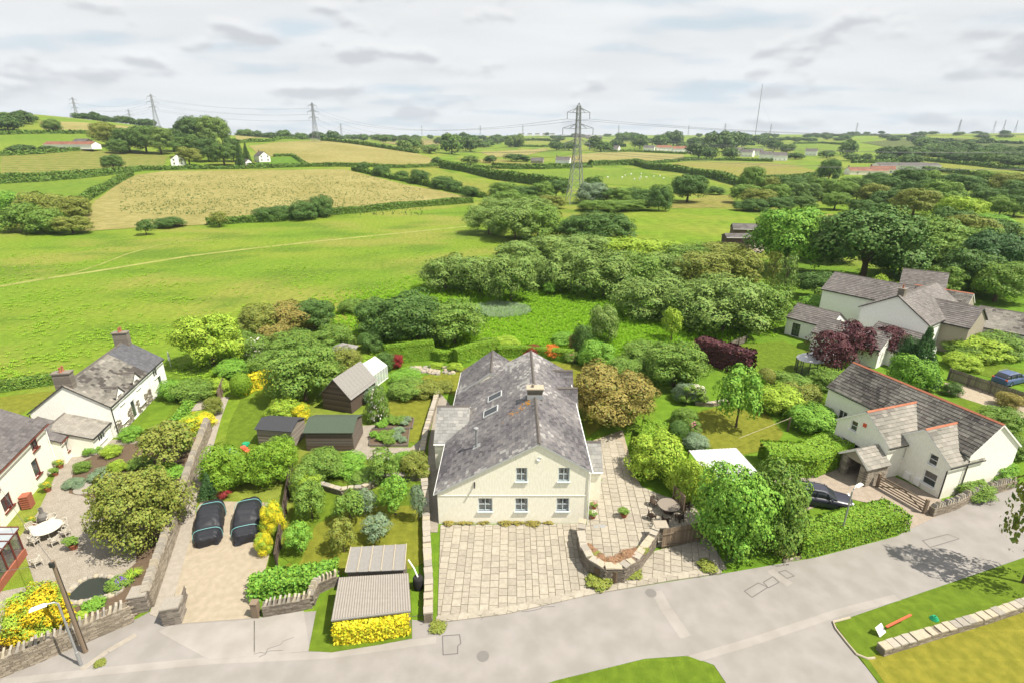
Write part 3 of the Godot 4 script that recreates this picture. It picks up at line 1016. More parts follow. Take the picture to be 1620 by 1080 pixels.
func sky_image() -> ImageTexture:
	var w := 2400
	var h := 1200
	var im := Image.create(w, h, false, Image.FORMAT_RGBF)
	im.fill(Color(0.36, 0.37, 0.34))
	var hi := FastNoiseLite.new()
	hi.seed = 3
	hi.fractal_octaves = 5
	hi.frequency = 0.9
	var pf := FastNoiseLite.new()
	pf.seed = 21
	pf.fractal_octaves = 5
	pf.frequency = 1.0
	for j in h / 2:
		var el := PI * 0.5 - PI * (j + 0.5) / h
		var y := sin(el)
		var c := cos(el)
		# look clouds up on a sheet overhead so that they flatten towards the horizon
		var k := 1.0 / (y + 0.09)
		for i in w:
			var az := TAU * ((i + 0.5) / w - 0.5)
			var x := sin(az) * c * k
			var z := -cos(az) * c * k
			var veil := smoothstep(-0.55, -0.1, hi.get_noise_2d(x * 0.5 + 9, z * 0.9))
			var wisp := hi.get_noise_2d(x * 0.55 + 40, z * 1.0)
			var col := Color(0.76, 0.86, 0.94).lerp(Color(1.0, 1.015, 1.03), veil)
			col = col * (1.0 + 0.1 * wisp)
			var puff := pf.get_noise_3d(sin(az) * 5.5, el * 19.0, cos(az) * 5.5)
			var m := smoothstep(0.18, 0.5, puff + 0.12 * wisp) * smoothstep(0.95, 0.5, el)
			col = col.lerp(Color(0.74, 0.76, 0.8), m * 0.95)
			var lit := smoothstep(0.2, 0.4, pf.get_noise_3d(sin(az) * 5.5, (el - 0.01) * 19.0, cos(az) * 5.5)) * (1.0 - m)
			col = col.lerp(Color(1.16, 1.16, 1.16), lit * 0.35)
			im.set_pixel(i, j, col)
	return ImageTexture.create_from_image(im)

func tone(a: Color, b: Color, f: float) -> Callable:
	return func(p: Vector2) -> Color:
		var t := clampf(0.5 + 0.9 * nz.get_noise_2d(p.x * f, p.y * f), 0, 1)
		return a.lerp(b, t)

func field(called: String, list: Array, cell: float, off: float, a: Color, b: Color, label: String, f := 1.2, m := "crop"):
	var poly := []
	for i in range(0, list.size(), 2):
		var q := T(list[i], list[i + 1])
		poly.append(Vector2(q.x, q.z))
	return drape(called, poly, cell, off, m, tone(a, b, f), "field", label)

func terrain():
	var xs := [0.0]
	var st := 4.0
	while xs[-1] < 4300.0:
		xs.append(xs[-1] + st)
		if xs[-1] > 110.0:
			st *= 1.06
	var all := []
	for i in range(xs.size() - 1, 0, -1):
		all.append(-xs[i])
	all += xs
	var zs := [80.0, 30.0]
	st = 4.0
	while zs[-1] > -4300.0:
		zs.append(zs[-1] - st)
		if zs[-1] < -220.0:
			st = minf(st * 1.05, 90.0)
	var b := MB.new()
	var g1 := Color(0.245, 0.385, 0.03)
	var g2 := Color(0.345, 0.42, 0.055)
	var lush := Color(0.19, 0.36, 0.025)
	for z in zs:
		for x in all:
			b.v.append(Vector3(x, terra(x, z), z))
			var t := clampf(0.45 + nz.get_noise_2d(x * 1.1, z * 2.0) + 0.5 * nz.get_noise_2d(x * 4, z * 6), 0, 1)
			var k := g1.lerp(g2, t)
			k = k.lerp(Color(0.42, 0.4, 0.11), smoothstep(-0.05, 0.3, nz.get_noise_2d(x * 2.2 + 700, z * 3.4)) * 0.75)
			k = k.lerp(Color(0.16, 0.28, 0.02), smoothstep(0.0, 0.35, nz.get_noise_2d(x * 3.0 - 300, z * 5.0 + 90)) * 0.75)
			# wetter, greener ground lies about the willow scrub and the garden backs
			var wet := smoothstep(-34.0, 4.0, x + nz.get_noise_2d(x * 3, z * 3) * 14.0) * smoothstep(-150.0, -110.0, z)
			k = k.lerp(lush, wet * 0.8)
			b.c.append(k)
	var n := all.size()
	for j in zs.size() - 1:
		for i in n - 1:
			var a := j * n + i
			b.ix.append_array([a, a + 1, a + n + 1, a, a + n + 1, a + n])
	struct("terrain", b, "meadow")

func pylon_meshes():
	var H := 46.0
	var half := func(y: float) -> float: return lerpf(4.2, 1.15, pow(clampf(y / 30.0, 0, 1), 0.75)) if y < 30.0 else lerpf(1.15, 0.75, (y - 30.0) / 16.0)
	var out := {"leg": [], "bracing": MB.new(), "arms": []}
	var ys := [0.0, 6.0, 11.5, 16.5, 21.0, 25.0, 28.0, 31.0, 34.0, 37.0, 40.0, 43.0, 45.0]
	for c in [[-1, -1], [1, -1], [1, 1], [-1, 1]]:
		var b := MB.new()
		for i in ys.size() - 1:
			b.beam(Vector3(c[0] * half.call(ys[i]), ys[i], c[1] * half.call(ys[i])), Vector3(c[0] * half.call(ys[i + 1]), ys[i + 1], c[1] * half.call(ys[i + 1])), 0.28, 0.28)
		out.leg.append(b.mesh())
	var br: MB = out.bracing
	var cs := [Vector2(-1, -1), Vector2(1, -1), Vector2(1, 1), Vector2(-1, 1)]
	for i in ys.size() - 1:
		for k in 4:
			var p: Vector2 = cs[k]
			var q: Vector2 = cs[(k + 1) % 4]
			var h0: float = half.call(ys[i])
			var h1: float = half.call(ys[i + 1])
			br.beam(Vector3(p.x * h0, ys[i], p.y * h0), Vector3(q.x * h1, ys[i + 1], q.y * h1), 0.15, 0.15)
			br.beam(Vector3(q.x * h0, ys[i], q.y * h0), Vector3(p.x * h1, ys[i + 1], p.y * h1), 0.15, 0.15)
			br.beam(Vector3(p.x * h1, ys[i + 1], p.y * h1), Vector3(q.x * h1, ys[i + 1], q.y * h1), 0.15, 0.15)
	for k in 4:
		br.beam(Vector3(cs[k].x * 0.7, 45, cs[k].y * 0.7), Vector3(0, 46.5, 0), 0.16, 0.16)
	for lv in [[28.0, 6.2], [35.0, 7.6], [42.0, 5.6]]:
		for s in [-1.0, 1.0]:
			var b := MB.new()
			var tip := Vector3(s * lv[1], lv[0] + 0.3, 0)
			for z in [-1.0, 1.0]:
				var hw: float = half.call(lv[0])
				b.beam(Vector3(s * hw, lv[0], z * hw), tip, 0.18, 0.18)
				b.beam(Vector3(s * hw, lv[0] + 2.2, z * hw * 0.8), tip, 0.18, 0.18)
				b.beam(Vector3(s * hw, lv[0] + 2.2, z * hw * 0.8), Vector3(s * lerpf(hw, lv[1], 0.5), lv[0] + 0.15, z * hw * 0.5), 0.12, 0.12)
			var ins := MB.new()
			ins.tube([tip, tip - Vector3(0, 3.0, 0)], [0.16, 0.16], 6)
			out.arms.append([b.mesh(), ins.mesh(), tip - Vector3(0, 3.0, 0)])
	out.bracing = br.mesh()
	PROTO["pylon"] = out

func pylon(at: Vector3, turn: float, label: String, group: String, s := 1.0) -> Node3D:
	var o := thing("pylon", label, "pylon", at, turn, group)
	o.scale = Vector3.ONE * s
	var p = PROTO["pylon"]
	for l in p.leg:
		obj("leg", l, "far_steel", o)
	obj("bracing", p.bracing, "far_steel", o)
	for a in p.arms:
		var c := obj("crossarm", a[0], "far_steel", o)
		obj("insulator", a[1], "far_steel", c)
	return o

func cables(a: Node3D, b: Node3D, label: String, group: String):
	for arm in PROTO["pylon"].arms:
		var p: Vector3 = a.transform * arm[2]
		var q: Vector3 = b.transform * arm[2]
		var pts := []
		var rad := []
		for i in 15:
			var t := i / 14.0
			pts.append(p.lerp(q, t) - Vector3(0, 4.0 * t * (1 - t) * p.distance_to(q) * 0.025, 0))
			rad.append(0.05)
		var m := MB.new()
		m.tube(pts, rad, 4, Color.WHITE, false)
		tag(obj("power_cable", m, "cable"), label, "cable", group)

func far_house(px: float, py: float, w: float, l: float, eave: float, rise: float, deg: float, style: String, wm: String, label: String, cat := "house", group := "", chim := true):
	var at := T(px, py)
	var o := thing("farmhouse" if cat == "house" else cat, label, cat, at, deg_to_rad(deg), group)
	var wins := []
	if cat == "house":
		for x in [-0.28, 0.28]:
			wins.append(["f", x * w, 0.9, 1.1, 1.2, 2, 1])
			if eave > 3.5: wins.append(["f", x * w, 3.4, 1.1, 1.1, 2, 1])
		for k in 3:
			wins.append(["r", (k - 1) * l * 0.3, 0.9, 1.2, 1.2, 2, 1])
			wins.append(["l", (k - 1) * l * 0.3, 0.9, 1.2, 1.2, 2, 1])
	gable_block(o, -w / 2, w / 2, -l / 2, l / 2, eave, eave, 0, eave + rise, wins, styles[style], wm, "grey_paint", 0.25)
	if chim and cat == "house":
		chimney(o, Vector3(0, eave + rise - 0.3, -l / 2 + 0.6), 0.7, 0.9, 1.4, "chimney_stone", 1, "terracotta")
	return o

func tone_word(m: String) -> String:
	return {"leaf_willow": "soft green ", "leaf_mid": "mid-green ", "leaf_dark": "dark green ", "leaf_lime": "lime green ", "leaf_olive": "olive-tinted ", "leaf_far": "dull green ", "leaf_far_dark": "blackish-green ", "leaf_far_pale": "pale green ", "leaf_bright": "bright green ", "leaf_grey": "grey-green "}.get(m, "green ")

func size_word(a: float, lo: float, hi: float) -> String:
	return "small " if a < lo else ("large " if a > hi else "medium ")

func countryside():
	var tan1 := Color(0.47, 0.39, 0.18)
	var tan2 := Color(0.44, 0.37, 0.15)
	var straw := Color(0.58, 0.48, 0.26)
	var gr1 := Color(0.23, 0.36, 0.04)
	var gr2 := Color(0.32, 0.41, 0.06)
	var yg := Color(0.42, 0.4, 0.1)
	field("stubble_field", [127,367, 130,345, 150,318, 185,292, 215,277, 260,271, 400,270, 548,268, 560,272, 640,292, 700,303, 751,314, 730,322, 574,335, 525,341, 330,356, 240,359], 4.0, 0.1, tan1, straw, "wide straw-coloured stubble field behind the bright green meadow", 2.5)
	field("pasture", [0,290, 120,284, 190,276, 160,297, 122,320, 0,327], 6.0, 0.12, gr1, gr2, "green pasture beside the straw stubble field, below the mown hay field")
	var hay := [0,246, 150,238, 200,240, 265,247, 258,262, 170,268, 0,278]
	var hp := []
	for i in range(0, hay.size(), 2):
		var q := T(hay[i], hay[i + 1])
		hp.append(Vector2(q.x, q.z))
	drape("hay_field", hp, 3.0, 0.15, "crop", func(p: Vector2) -> Color:
		var w := sin((p.y * 0.9 + p.x * 0.35 + 7.0 * nz.get_noise_2d(p.x, p.y)) * 0.62)
		return Color(0.27, 0.31, 0.07).lerp(Color(0.44, 0.38, 0.15), smoothstep(-0.2, 0.5, w)), "field", "pale hay field mown in curving rows below the long barn")
	field("pasture", [0,214, 60,212, 150,213, 150,232, 90,238, 0,241], 8.0, 0.2, gr1, gr2, "green hillside pasture above the long barn with the orange roof")
	field("straw_field", [60,192, 130,194, 215,201, 218,207, 150,209, 70,206], 8.0, 0.3, tan1, straw, "straw-coloured field on the hill crest below the skyline pylons")
	field("straw_field", [245,207, 285,208, 285,219, 250,216], 8.0, 0.3, tan1, straw, "small straw-coloured field glimpsed between the hillside tree clumps")
	field("straw_field", [362,206, 430,207, 486,213, 500,219, 375,224], 8.0, 0.3, tan1, straw, "long straw-coloured field behind the pylon that stands on the slope")
	field("ripe_field", [393,231, 440,225, 486,223, 520,222, 582,229, 657,242, 704,257, 639,263, 484,261, 460,247, 433,248, 410,246], 6.0, 0.2, straw, tan2, "ripening field on the slope behind the white cottage with the lawn")
	field("cottage_lawn", [434,249, 462,248, 480,260, 403,263, 405,258], 4.0, 0.3, Color(0.17, 0.33, 0.03), Color(0.2, 0.36, 0.04), "bright green mown lawn beside the white cottage on the slope")
	field("pasture", [570,270, 625,269, 670,267, 700,270, 800,294, 812,309, 757,309, 700,298, 640,284], 5.0, 0.14, gr2, yg, "yellow-green pasture between the bushy field hedge and the tall hedge")
	field("straw_field", [640,264, 705,259, 785,262, 790,268, 705,266], 6.0, 0.2, tan2, yg, "narrow straw strip beyond the tall dark hedge")
	field("ploughed_field", [600,226, 645,221, 690,222, 680,229, 640,231], 10.0, 0.4, Color(0.4, 0.3, 0.19), straw, "pinkish-brown field in front of the far woods")
	field("ploughed_field", [673,229, 700,222, 745,218, 748,223, 720,229], 10.0, 0.4, Color(0.4, 0.3, 0.19), straw, "second pinkish-brown field beside the lane to the village")
	field("pasture", [785,271, 897,271, 957,270, 1005,270, 1052,279, 1117,290, 1168,298, 1168,304, 1117,304, 954,291, 861,286], 5.0, 0.14, gr1, gr2, "sheep pasture beyond the great central pylon")
	field("straw_field", [880,250, 943,242, 997,241, 1081,245, 1084,250, 1024,256, 916,259], 8.0, 0.25, tan1, straw, "straw field in front of the row of red-roofed houses")
	field("straw_field", [1040,262, 1092,256, 1220,258, 1257,262, 1299,272, 1277,279, 1209,284, 1160,282, 1119,272], 7.0, 0.2, tan2, yg, "broad yellow-green field below the village trees")
	field("straw_field", [760,241, 861,235, 870,238, 834,246, 780,249], 8.0, 0.3, tan1, straw, "straw field beside the white farmhouse in the valley")
	field("pasture", [837,247, 880,241, 918,241, 880,249, 861,250], 8.0, 0.3, gr1, gr2, "small green paddock behind the white farmhouse in the valley")
	field("pasture", [815,221, 888,219, 920,226, 900,231, 815,232], 10.0, 0.4, yg, gr2, "pale field below the white hilltop village")
	field("straw_field", [720,251, 790,252, 861,263, 780,261], 7.0, 0.25, tan2, yg, "dry strip of field beside the lone hedgerow trees")
	field("paddock", [975,339, 1051,332, 1160,331, 1214,346, 1225,366, 1150,390, 1060,384, 1005,377, 997,361], 4.0, 0.08, Color(0.26, 0.42, 0.02), Color(0.4, 0.45, 0.07), "bright paddock in front of the two dark field stables", 3.0)
	field("rough_field", [1065,323, 1119,310, 1160,309, 1163,328, 1060,330], 4.0, 0.08, yg, tan2, "rough dry grass strip behind the bright paddock", 3.0)
	field("pasture", [1257,229, 1310,228, 1349,233, 1358,248, 1309,243, 1257,242], 12.0, 0.4, gr1, gr2, "green pasture above the distant hamlet on the flank of the valley")
	field("pasture", [1361,245, 1395,240, 1435,239, 1452,253, 1386,257], 12.0, 0.4, gr1, gr2, "green pasture below the round hillside copse")
	field("pasture", [1452,256, 1539,254, 1619,264, 1660,275, 1660,288, 1619,284, 1487,274, 1440,264], 12.0, 0.4, yg, gr2, "pale pasture strips below the long hillside wood")
	field("rough_field", [1361,226, 1435,219, 1516,219, 1640,226, 1640,240, 1500,234, 1420,236], 20.0, 0.6, Color(0.16, 0.2, 0.07), Color(0.2, 0.23, 0.085), "dull rough grazing on the far hill above the long wood")
	field("straw_field", [1292,338, 1349,341, 1345,350, 1323,358, 1300,356], 4.0, 0.1, tan1, yg, "straw field glimpsed between the big garden trees and the wood")
	field("straw_field", [1585,303, 1650,301, 1650,310, 1590,309], 6.0, 0.15, tan1, straw, "straw field glimpsed beyond the valley wood")
	# worn footpath over the meadow
	var fp := gpath([-60,462, 0,453, 70,441, 140,431, 220,418, 300,405, 400,393, 500,382, 620,370, 740,358])
	var b := MB.new()
	for i in fp.size() - 1:
		var s: Vector3 = (fp[i + 1] - fp[i]).cross(Vector3.UP).normalized() * 0.95
		b.quad(fp[i] - s + Vector3.UP * 0.03, fp[i + 1] - s + Vector3.UP * 0.03, fp[i + 1] + s + Vector3.UP * 0.03, fp[i] + s + Vector3.UP * 0.03, Color(0.56, 0.55, 0.22))
	tag(struct("footpath", b, "crop"), "pale worn footpath slanting across the bright meadow", "path")
	b = MB.new()
	fp = gpath([100,437, 160,418, 200,402, 250,388, 330,376])
	for i in fp.size() - 1:
		var s: Vector3 = (fp[i + 1] - fp[i]).cross(Vector3.UP).normalized() * 0.5
		b.quad(fp[i] - s + Vector3.UP * 0.036, fp[i + 1] - s + Vector3.UP * 0.036, fp[i + 1] + s + Vector3.UP * 0.036, fp[i] + s + Vector3.UP * 0.036, Color(0.47, 0.5, 0.16))
	tag(struct("footpath", b, "crop"), "fainter footpath branching uphill from the main meadow path", "path")
	# field hedges
	var hl := [
		["low trimmed hedge between the hay field and the green pasture", [-20,283, 60,281, 122,276, 195,271, 262,268], 2.2, 2.0],
		["second hedge of the sunken lane under the hay field", [-20,292, 60,288, 122,283, 190,275, 220,271], 2.4, 2.0],
		["straight hedge along the top of the stubble field", [220,270, 300,268, 400,267, 480,264, 560,264, 640,266, 705,263], 2.4, 2.0],
		["hedge down the side of the stubble field beside the pasture", [122,324, 150,308, 180,292, 205,277], 3.5, 2.4],
		["thick hedge along the foot of the stubble field", [330,356, 390,352, 440,350, 500,342, 570,336, 650,328, 745,321], 2.8, 2.4],
		["bushy hedge down the slope from the lane to the scrub", [560,270, 610,281, 660,291, 720,304, 765,313], 3.0, 2.4],
		["low hedge above the mown hay field", [-20,248, 60,244, 145,237], 2.4, 2.2],
		["tall dark hedge running down to the great pylon", [700,266, 740,272, 790,284, 850,292, 890,298], 6.5, 5.5],
		["tall wavy hedge along the sheep pasture", [935,262, 1005,261, 1030,268, 1079,273, 1133,283, 1175,295], 5.5, 4.5],
		["thin hedge behind the sheep pasture", [720,265, 785,267, 860,268, 935,265], 2.6, 2.2],
		["hedge with bushes climbing the slope past the pylon", [510,223, 560,228, 600,234, 660,243], 4.5, 3.2],
		["hedge under the straw field behind the pylon on the slope", [375,226, 430,224, 488,221], 3.0, 2.4],
		["hedge in front of the row of red-roofed houses", [950,241, 1000,240, 1085,244], 2.6, 2.2],
		["hedge at the foot of the straw field by the village", [1000,262, 1050,258, 1092,254, 1150,254, 1222,256], 3.4, 2.6],
		["hedge round the cottage lawn on the slope", [434,248, 462,247, 484,262], 2.0, 1.6],
		["hedge below the cottage lawn on the slope", [395,264, 440,264, 486,263], 2.2, 2.0],
		["hedge on the hill crest under the straw field", [0,213, 60,212, 150,212, 218,209], 3.0, 2.6],
		["low hedge of the yellow-green field below the village", [1200,285, 1240,283, 1277,281, 1303,275], 3.0, 2.6],
		["hedge below the hillside copse", [1350,258, 1390,258, 1452,255], 4.0, 3.0],
		["hedge slanting down the pale pasture under the hillside wood", [1452,254, 1500,259, 1560,265, 1640,274], 4.0, 3.0],
		["second hedge slanting down the pale pasture under the hillside wood", [1440,266, 1500,274, 1560,279, 1640,286], 4.0, 3.0],
		["hedge above the pale field near the hilltop village", [815,232, 860,233, 905,231], 4.0, 3.0],
		["hedge above the pasture on the flank of the valley", [1257,228, 1300,227, 1350,231], 4.0, 3.0],
		["hedge beside the white farmhouse in the valley", [780,262, 860,265, 940,261], 2.6, 2.2],
	]
	for e in hl:
		var pts := tpath(e[1])
		var d: float = Vector2(pts[0].x, pts[0].z).length()
		var s := clampf(d * 0.0011, 0.26, 0.9)
		hedge("field_hedge", pts, e[2], e[3], s, 1.1 / (s * s), "leaf_field", e[0], "hedges between the fields", 0.28)
	# trees of the farmland
	var ft := func(kind, px, py, wpx, hpx, m, label, group): return pp(kind, "field_tree", px, py, wpx, hpx, m, label, "tree", group)
	for a in [[50,352,70,48,"leaf_olive"],[20,370,60,50,"leaf_mid"],[90,350,60,42,"leaf_olive"],[60,372,55,42,"leaf_mid"],[15,340,50,38,"leaf_bright"],[110,345,45,36,"leaf_olive"]]:
		ft.call("bush", a[0], a[1], a[2], a[3], a[4], tone_word(a[4]) + size_word(a[2] * a[3], 2000, 2700) + "bush in the thicket at the corner of the stubble field", "thicket at the stubble field corner")
	ft.call("oak", 100, 373, 54, 32, "leaf_olive", "hawthorn with a clear stem at the meadow's edge beside the thicket", "")
	ft.call("small", 224, 374, 30, 26, "leaf_dark", "small round hawthorn alone at the foot of the stubble field", "")
	ft.call("bush", 258, 362, 46, 18, "leaf_dark", "low spreading bush beside the small lone hawthorn", "")
	ft.call("small", 341, 361, 30, 26, "leaf_olive", "brownish small hawthorn at the start of the thick hedge", "")
	for a in [[415,352,36,24],[440,350,40,26],[475,350,44,32],[505,345,40,36]]:
		ft.call("bush", a[0], a[1], a[2], a[3], "leaf_dark", "dark bush in the row at the foot of the stubble field", "bushes at the foot of the stubble field")
	ft.call("oak", 180, 270, 28, 24, "leaf_far", "lone tree standing in the hedge between hay field and pasture", "")
	ft.call("oak", 84, 211, 26, 22, "leaf_far_pale", "lone tree below the straw field on the hill crest", "")
	for a in [[172,232,46,36,"leaf_olive"],[205,240,40,36,"leaf_far"],[232,243,44,44,"leaf_far"],[255,244,40,40,"leaf_far_pale"],[275,240,34,34,"leaf_far_dark"],[190,243,34,22,"leaf_far"],[300,232,44,42,"leaf_far_dark"],[318,230,44,42,"leaf_far"],[340,235,48,50,"leaf_far_pale"],[300,250,40,34,"leaf_far"],[330,256,44,36,"leaf_far_dark"],[355,262,40,36,"leaf_far"],[300,262,36,28,"leaf_olive"],[370,256,30,36,"leaf_far_dark"]]:
		ft.call("oak", a[0], a[1], a[2], a[3], a[4], tone_word(a[4]) + size_word(a[2] * a[3], 1250, 1700) + "tree in the hillside clump around the white cottages", "hillside clump by the white cottages")
	for a in [[382,264,20,38],[392,262,18,34]]:
		ft.call("conifer", a[0], a[1], a[2], a[3], "leaf_far_dark", "dark conifer beside the white cottage with the lawn", "conifers beside the white cottage")
	for a in [[25,243,22,14],[45,242,24,15],[75,240,24,10]]:
		ft.call("shrubfar", a[0], a[1], a[2], a[3], "leaf_far_dark", "dark rounded shrub in the hedge near the long barn", "shrubs near the long barn")
	for a in [[5,199,26,20],[22,198,26,18],[38,196,26,20],[12,206,34,18],[50,193,18,10]]:
		ft.call("far", a[0], a[1], a[2], a[3], "leaf_far_dark", "dark tree in the small wood on the hill crest", "trees on the hill crest")
	for i in 15:
		plant("far", "skyline_tree", D(130 + i * 8 + rng.randf() * 5, 960 + rng.randf() * 60), 12 + 6 * rng.randf(), 8 + 4 * rng.randf(), "leaf_far_dark", "distant tree on the ridge beneath the leaning pylons", "tree", "trees along the pylon ridge")
	# bushes along the sloping hedges
	for a in [[575,272,18,16],[605,279,26,18],[635,284,22,14],[665,291,30,24],[700,299,32,22],[720,303,26,18],[745,311,26,18]]:
		ft.call("bush", a[0], a[1], a[2], a[3], "leaf_dark", "rounded hawthorn growing out of the bushy sloping hedge", "hawthorns of the sloping hedge")
	for a in [[690,263,16,14],[715,244,34,32],[745,240,28,24],[745,260,24,14],[775,258,20,12],[735,228,20,18],[640,236,22,14],[655,236,24,16],[680,243,26,14]]:
		ft.call("far", a[0], a[1], a[2], a[3], ["leaf_far", "leaf_far_pale", "leaf_far_dark"][rng.randi() % 3], "hedgerow tree near the bend of the tall dark hedge", "hedgerow trees by the tall dark hedge")
	ft.call("far", 806, 233, 16, 18, "leaf_far_pale", "first of two pale trees side by side below the hilltop village", "")
	ft.call("far", 820, 233, 18, 20, "leaf_far_pale", "second of two pale trees side by side below the hilltop village", "")
	ft.call("shrubfar", 822, 256, 36, 14, "leaf_far_dark", "dense dark copse alone in the straw field", "")
	for a in [[880,238,22,14],[900,238,24,14],[940,238,20,22],[955,240,26,16],[985,226,20,16],[1000,224,22,14],[1012,236,24,22],[1045,235,24,22],[1065,230,26,22],[1080,240,20,14],[1105,250,34,24],[1122,252,24,18],[1130,240,34,30],[1150,240,36,32],[1165,236,30,26],[1155,252,24,18],[1180,246,18,12],[1178,226,24,14],[1100,232,24,14],[975,233,18,12]]:
		ft.call("far", a[0], a[1], a[2], a[3], ["leaf_far", "leaf_far_dark"][rng.randi() % 2], "dark round-headed tree among the houses of the valley village", "village trees in the valley")
	# line in front of the great pylon and beside the paddock
	for a in [[795,312,44,26,"leaf_mid"],[830,318,44,26,"leaf_dark"],[855,316,40,30,"leaf_mid"],[880,312,40,30,"leaf_dark"],[870,330,46,24,"leaf_olive"],[800,328,52,30,"leaf_mid"],[835,332,48,26,"leaf_mid"],[935,322,46,36,"leaf_grey"],[938,318,36,40,"leaf_dark"],[960,322,50,28,"leaf_dark"],[985,325,46,30,"leaf_mid"],[1010,326,44,30,"leaf_dark"],[940,336,46,20,"leaf_mid"],[975,334,50,20,"leaf_mid"],[1010,335,46,20,"leaf_mid"],[1042,334,36,40,"leaf_dark"],[1046,325,40,36,"leaf_mid"]]:
		ft.call("willow", a[0], a[1], a[2], a[3], a[4], tone_word(a[4]) + size_word(a[2] * a[3], 1000, 1350) + "scrub tree in the belt at the foot of the great pylon", "scrub belt under the great pylon")
	ft.call("oak", 1087, 320, 60, 46, "leaf_dark", "large round oak standing alone behind the paddock", "")
	ft.call("bush", 1133, 308, 26, 14, "leaf_dark", "small dark bush in the pasture beyond the lone oak", "")
	ft.call("oak", 1188, 300, 38, 36, "leaf_mid", "tall round tree ending the wavy hedge of the sheep pasture", "")
	# belt of trees across the valley
	for a in [[1180,322,50,32],[1200,326,50,30],[1225,322,48,34],[1250,320,46,34],[1275,318,46,32],[1300,315,46,34],[1330,318,46,34],[1200,336,44,22],[1240,336,44,24],[1275,335,44,26],[1180,335,30,16],[1310,290,34,40],[1320,332,40,30],[1355,318,46,38],[1380,322,46,34],[1400,312,44,34],[1430,305,50,40],[1460,300,46,34],[1445,318,50,36],[1480,330,60,46],[1460,345,60,46],[1500,345,56,44],[1415,335,50,34],[1370,340,40,26],[1395,350,44,30],[1560,300,44,30],[1590,305,50,34],[1610,320,50,36],[1500,305,44,30],[1530,308,46,32],[1250,300,40,22],[1275,298,40,20],[1345,300,36,22],[1385,296,40,24],[1215,300,34,22],[1560,330,50,34],[1620,345,50,40],[1595,345,46,34]]:
		var lm: String = ["leaf_mid", "leaf_dark", "leaf_dark", "leaf_olive", "leaf_far"][rng.randi() % 5]
		ft.call(["oak", "willow"][rng.randi() % 2], a[0], a[1], a[2], a[3], lm, tone_word(lm) + size_word(a[2] * a[3], 1100, 1600) + "full-crowned tree in the wooded belt across the valley", "wooded belt across the valley")
	ft.call("oak", 1535, 360, 70, 48, "leaf_lime", "yellow-green spreading tree behind the white bungalow", "")
	ft.call("oak", 1580, 372, 60, 34, "leaf_bright", "bright green tree behind the white bungalow's gable", "")
	for a in [[1245,242,22,14],[1225,238,22,16],[1258,252,26,10],[1340,247,22,26],[1350,255,26,12],[1370,257,14,14],[1395,255,16,10],[1308,250,22,12],[1260,225,14,8],[1337,222,16,9],[1395,262,20,8],[1555,262,22,22],[1590,290,22,14],[1200,228,26,14],[1215,232,22,12]]:
		ft.call("far", a[0], a[1], a[2], a[3], ["leaf_far", "leaf_far_dark"][rng.randi() % 2], "dark tree standing singly in the far hedges of the valley", "single trees in the far valley")
	for a in [[1405,248,30,16],[1420,250,34,18],[1440,262,30,18],[1400,254,26,10],[1430,248,26,14]]:
		ft.call("far", a[0], a[1], a[2], a[3], "leaf_far_dark", "tree of the round copse on the far hillside", "round hillside copse")
	for i in 74:
		var t := rng.randf()
		pp("far", "wood_tree", 1448 + t * 200, 250 + t * 16 - rng.randf() * lerpf(18, 22, t), 20 + 8 * rng.randf(), 11 + 5 * rng.randf(), ["leaf_far", "leaf_far_dark", "leaf_far_dark"][i % 3], "tree of the long wood on the far hillside", "tree", "long wood on the far hillside")
	for i in 95:
		var px := 380 + rng.randf() * 440
		plant("far", "wood_tree", D(px, 1000 + 800 * rng.randf()), 16 + 9 * rng.randf(), 10 + 5 * rng.randf(), ["leaf_far", "leaf_far_dark", "leaf_far_dark"][i % 3], "tree of the far dark woods behind the straw fields", "tree", "far dark woods")
	for i in 60:
		var px := 820 + rng.randf() * 800
		plant("far", "skyline_tree", D(px, 1500 + 1100 * rng.randf()), 18 + 12 * rng.randf(), 8 + 6 * rng.randf(), "leaf_far_dark", "tiny dark tree along the far skyline fields", "tree", "far skyline trees")
	# far hedges on the skyline fields
	for i in 16:
		var px := 760 + i * 52 + rng.randf() * 20
		var d := 1250 + rng.randf() * 1000
		hedge("skyline_hedge", [D(px, d), D(px + 30, d + 30), D(px + 60, d - 40)], 5, 3.5, 1.8, 0.5, "leaf_far_dark", "thin dark hedge between the far skyline fields", "far skyline hedges", 0.3)
	# houses
	far_house(283, 262, 8, 10, 4.2, 3.0, 25, "far_grey", "render_white", "white cottage with a dark roof below the hillside tree clump", "house")
	far_house(415, 256, 8, 13, 4.0, 3.2, 40, "far_grey", "render_white", "white cottage standing beside its own bright lawn on the slope", "house")
	far_house(386, 263, 6, 9, 2.6, 2.0, 70, "far_grey", "render_white", "low white outbuilding half hidden by two dark conifers", "house")
	far_house(891, 262, 9, 13, 5.0, 2.6, 75, "far_grey", "render_white", "white farmhouse standing behind the great pylon in the valley", "house")
	far_house(850, 258, 7, 12, 2.6, 2.2, 80, "far_grey", "rubble", "grey stone outbuilding beside the white farmhouse in the valley", "barn")
	far_house(970, 240, 11, 20, 5.0, 4.0, 60, "far_grey", "render_white", "white gabled house with a slate roof beyond the straw field", "house")
	far_house(1027, 239, 12, 18, 5.0, 4.0, 70, "far_grey", "render_white", "white house next to the red-roofed row", "house")
	far_house(1050, 239, 11, 24, 5.5, 3.6, 84, "far_red", "render_white", "first red-roofed house of the row in the valley village", "house")
	far_house(1076, 241, 11, 24, 5.5, 3.6, 84, "far_red", "render_white", "middle red-roofed house of the row in the valley village", "house")
	far_house(1097, 243, 11, 20, 5.5, 3.6, 84, "far_red", "render_white", "last red-roofed house of the row in the valley village", "house")
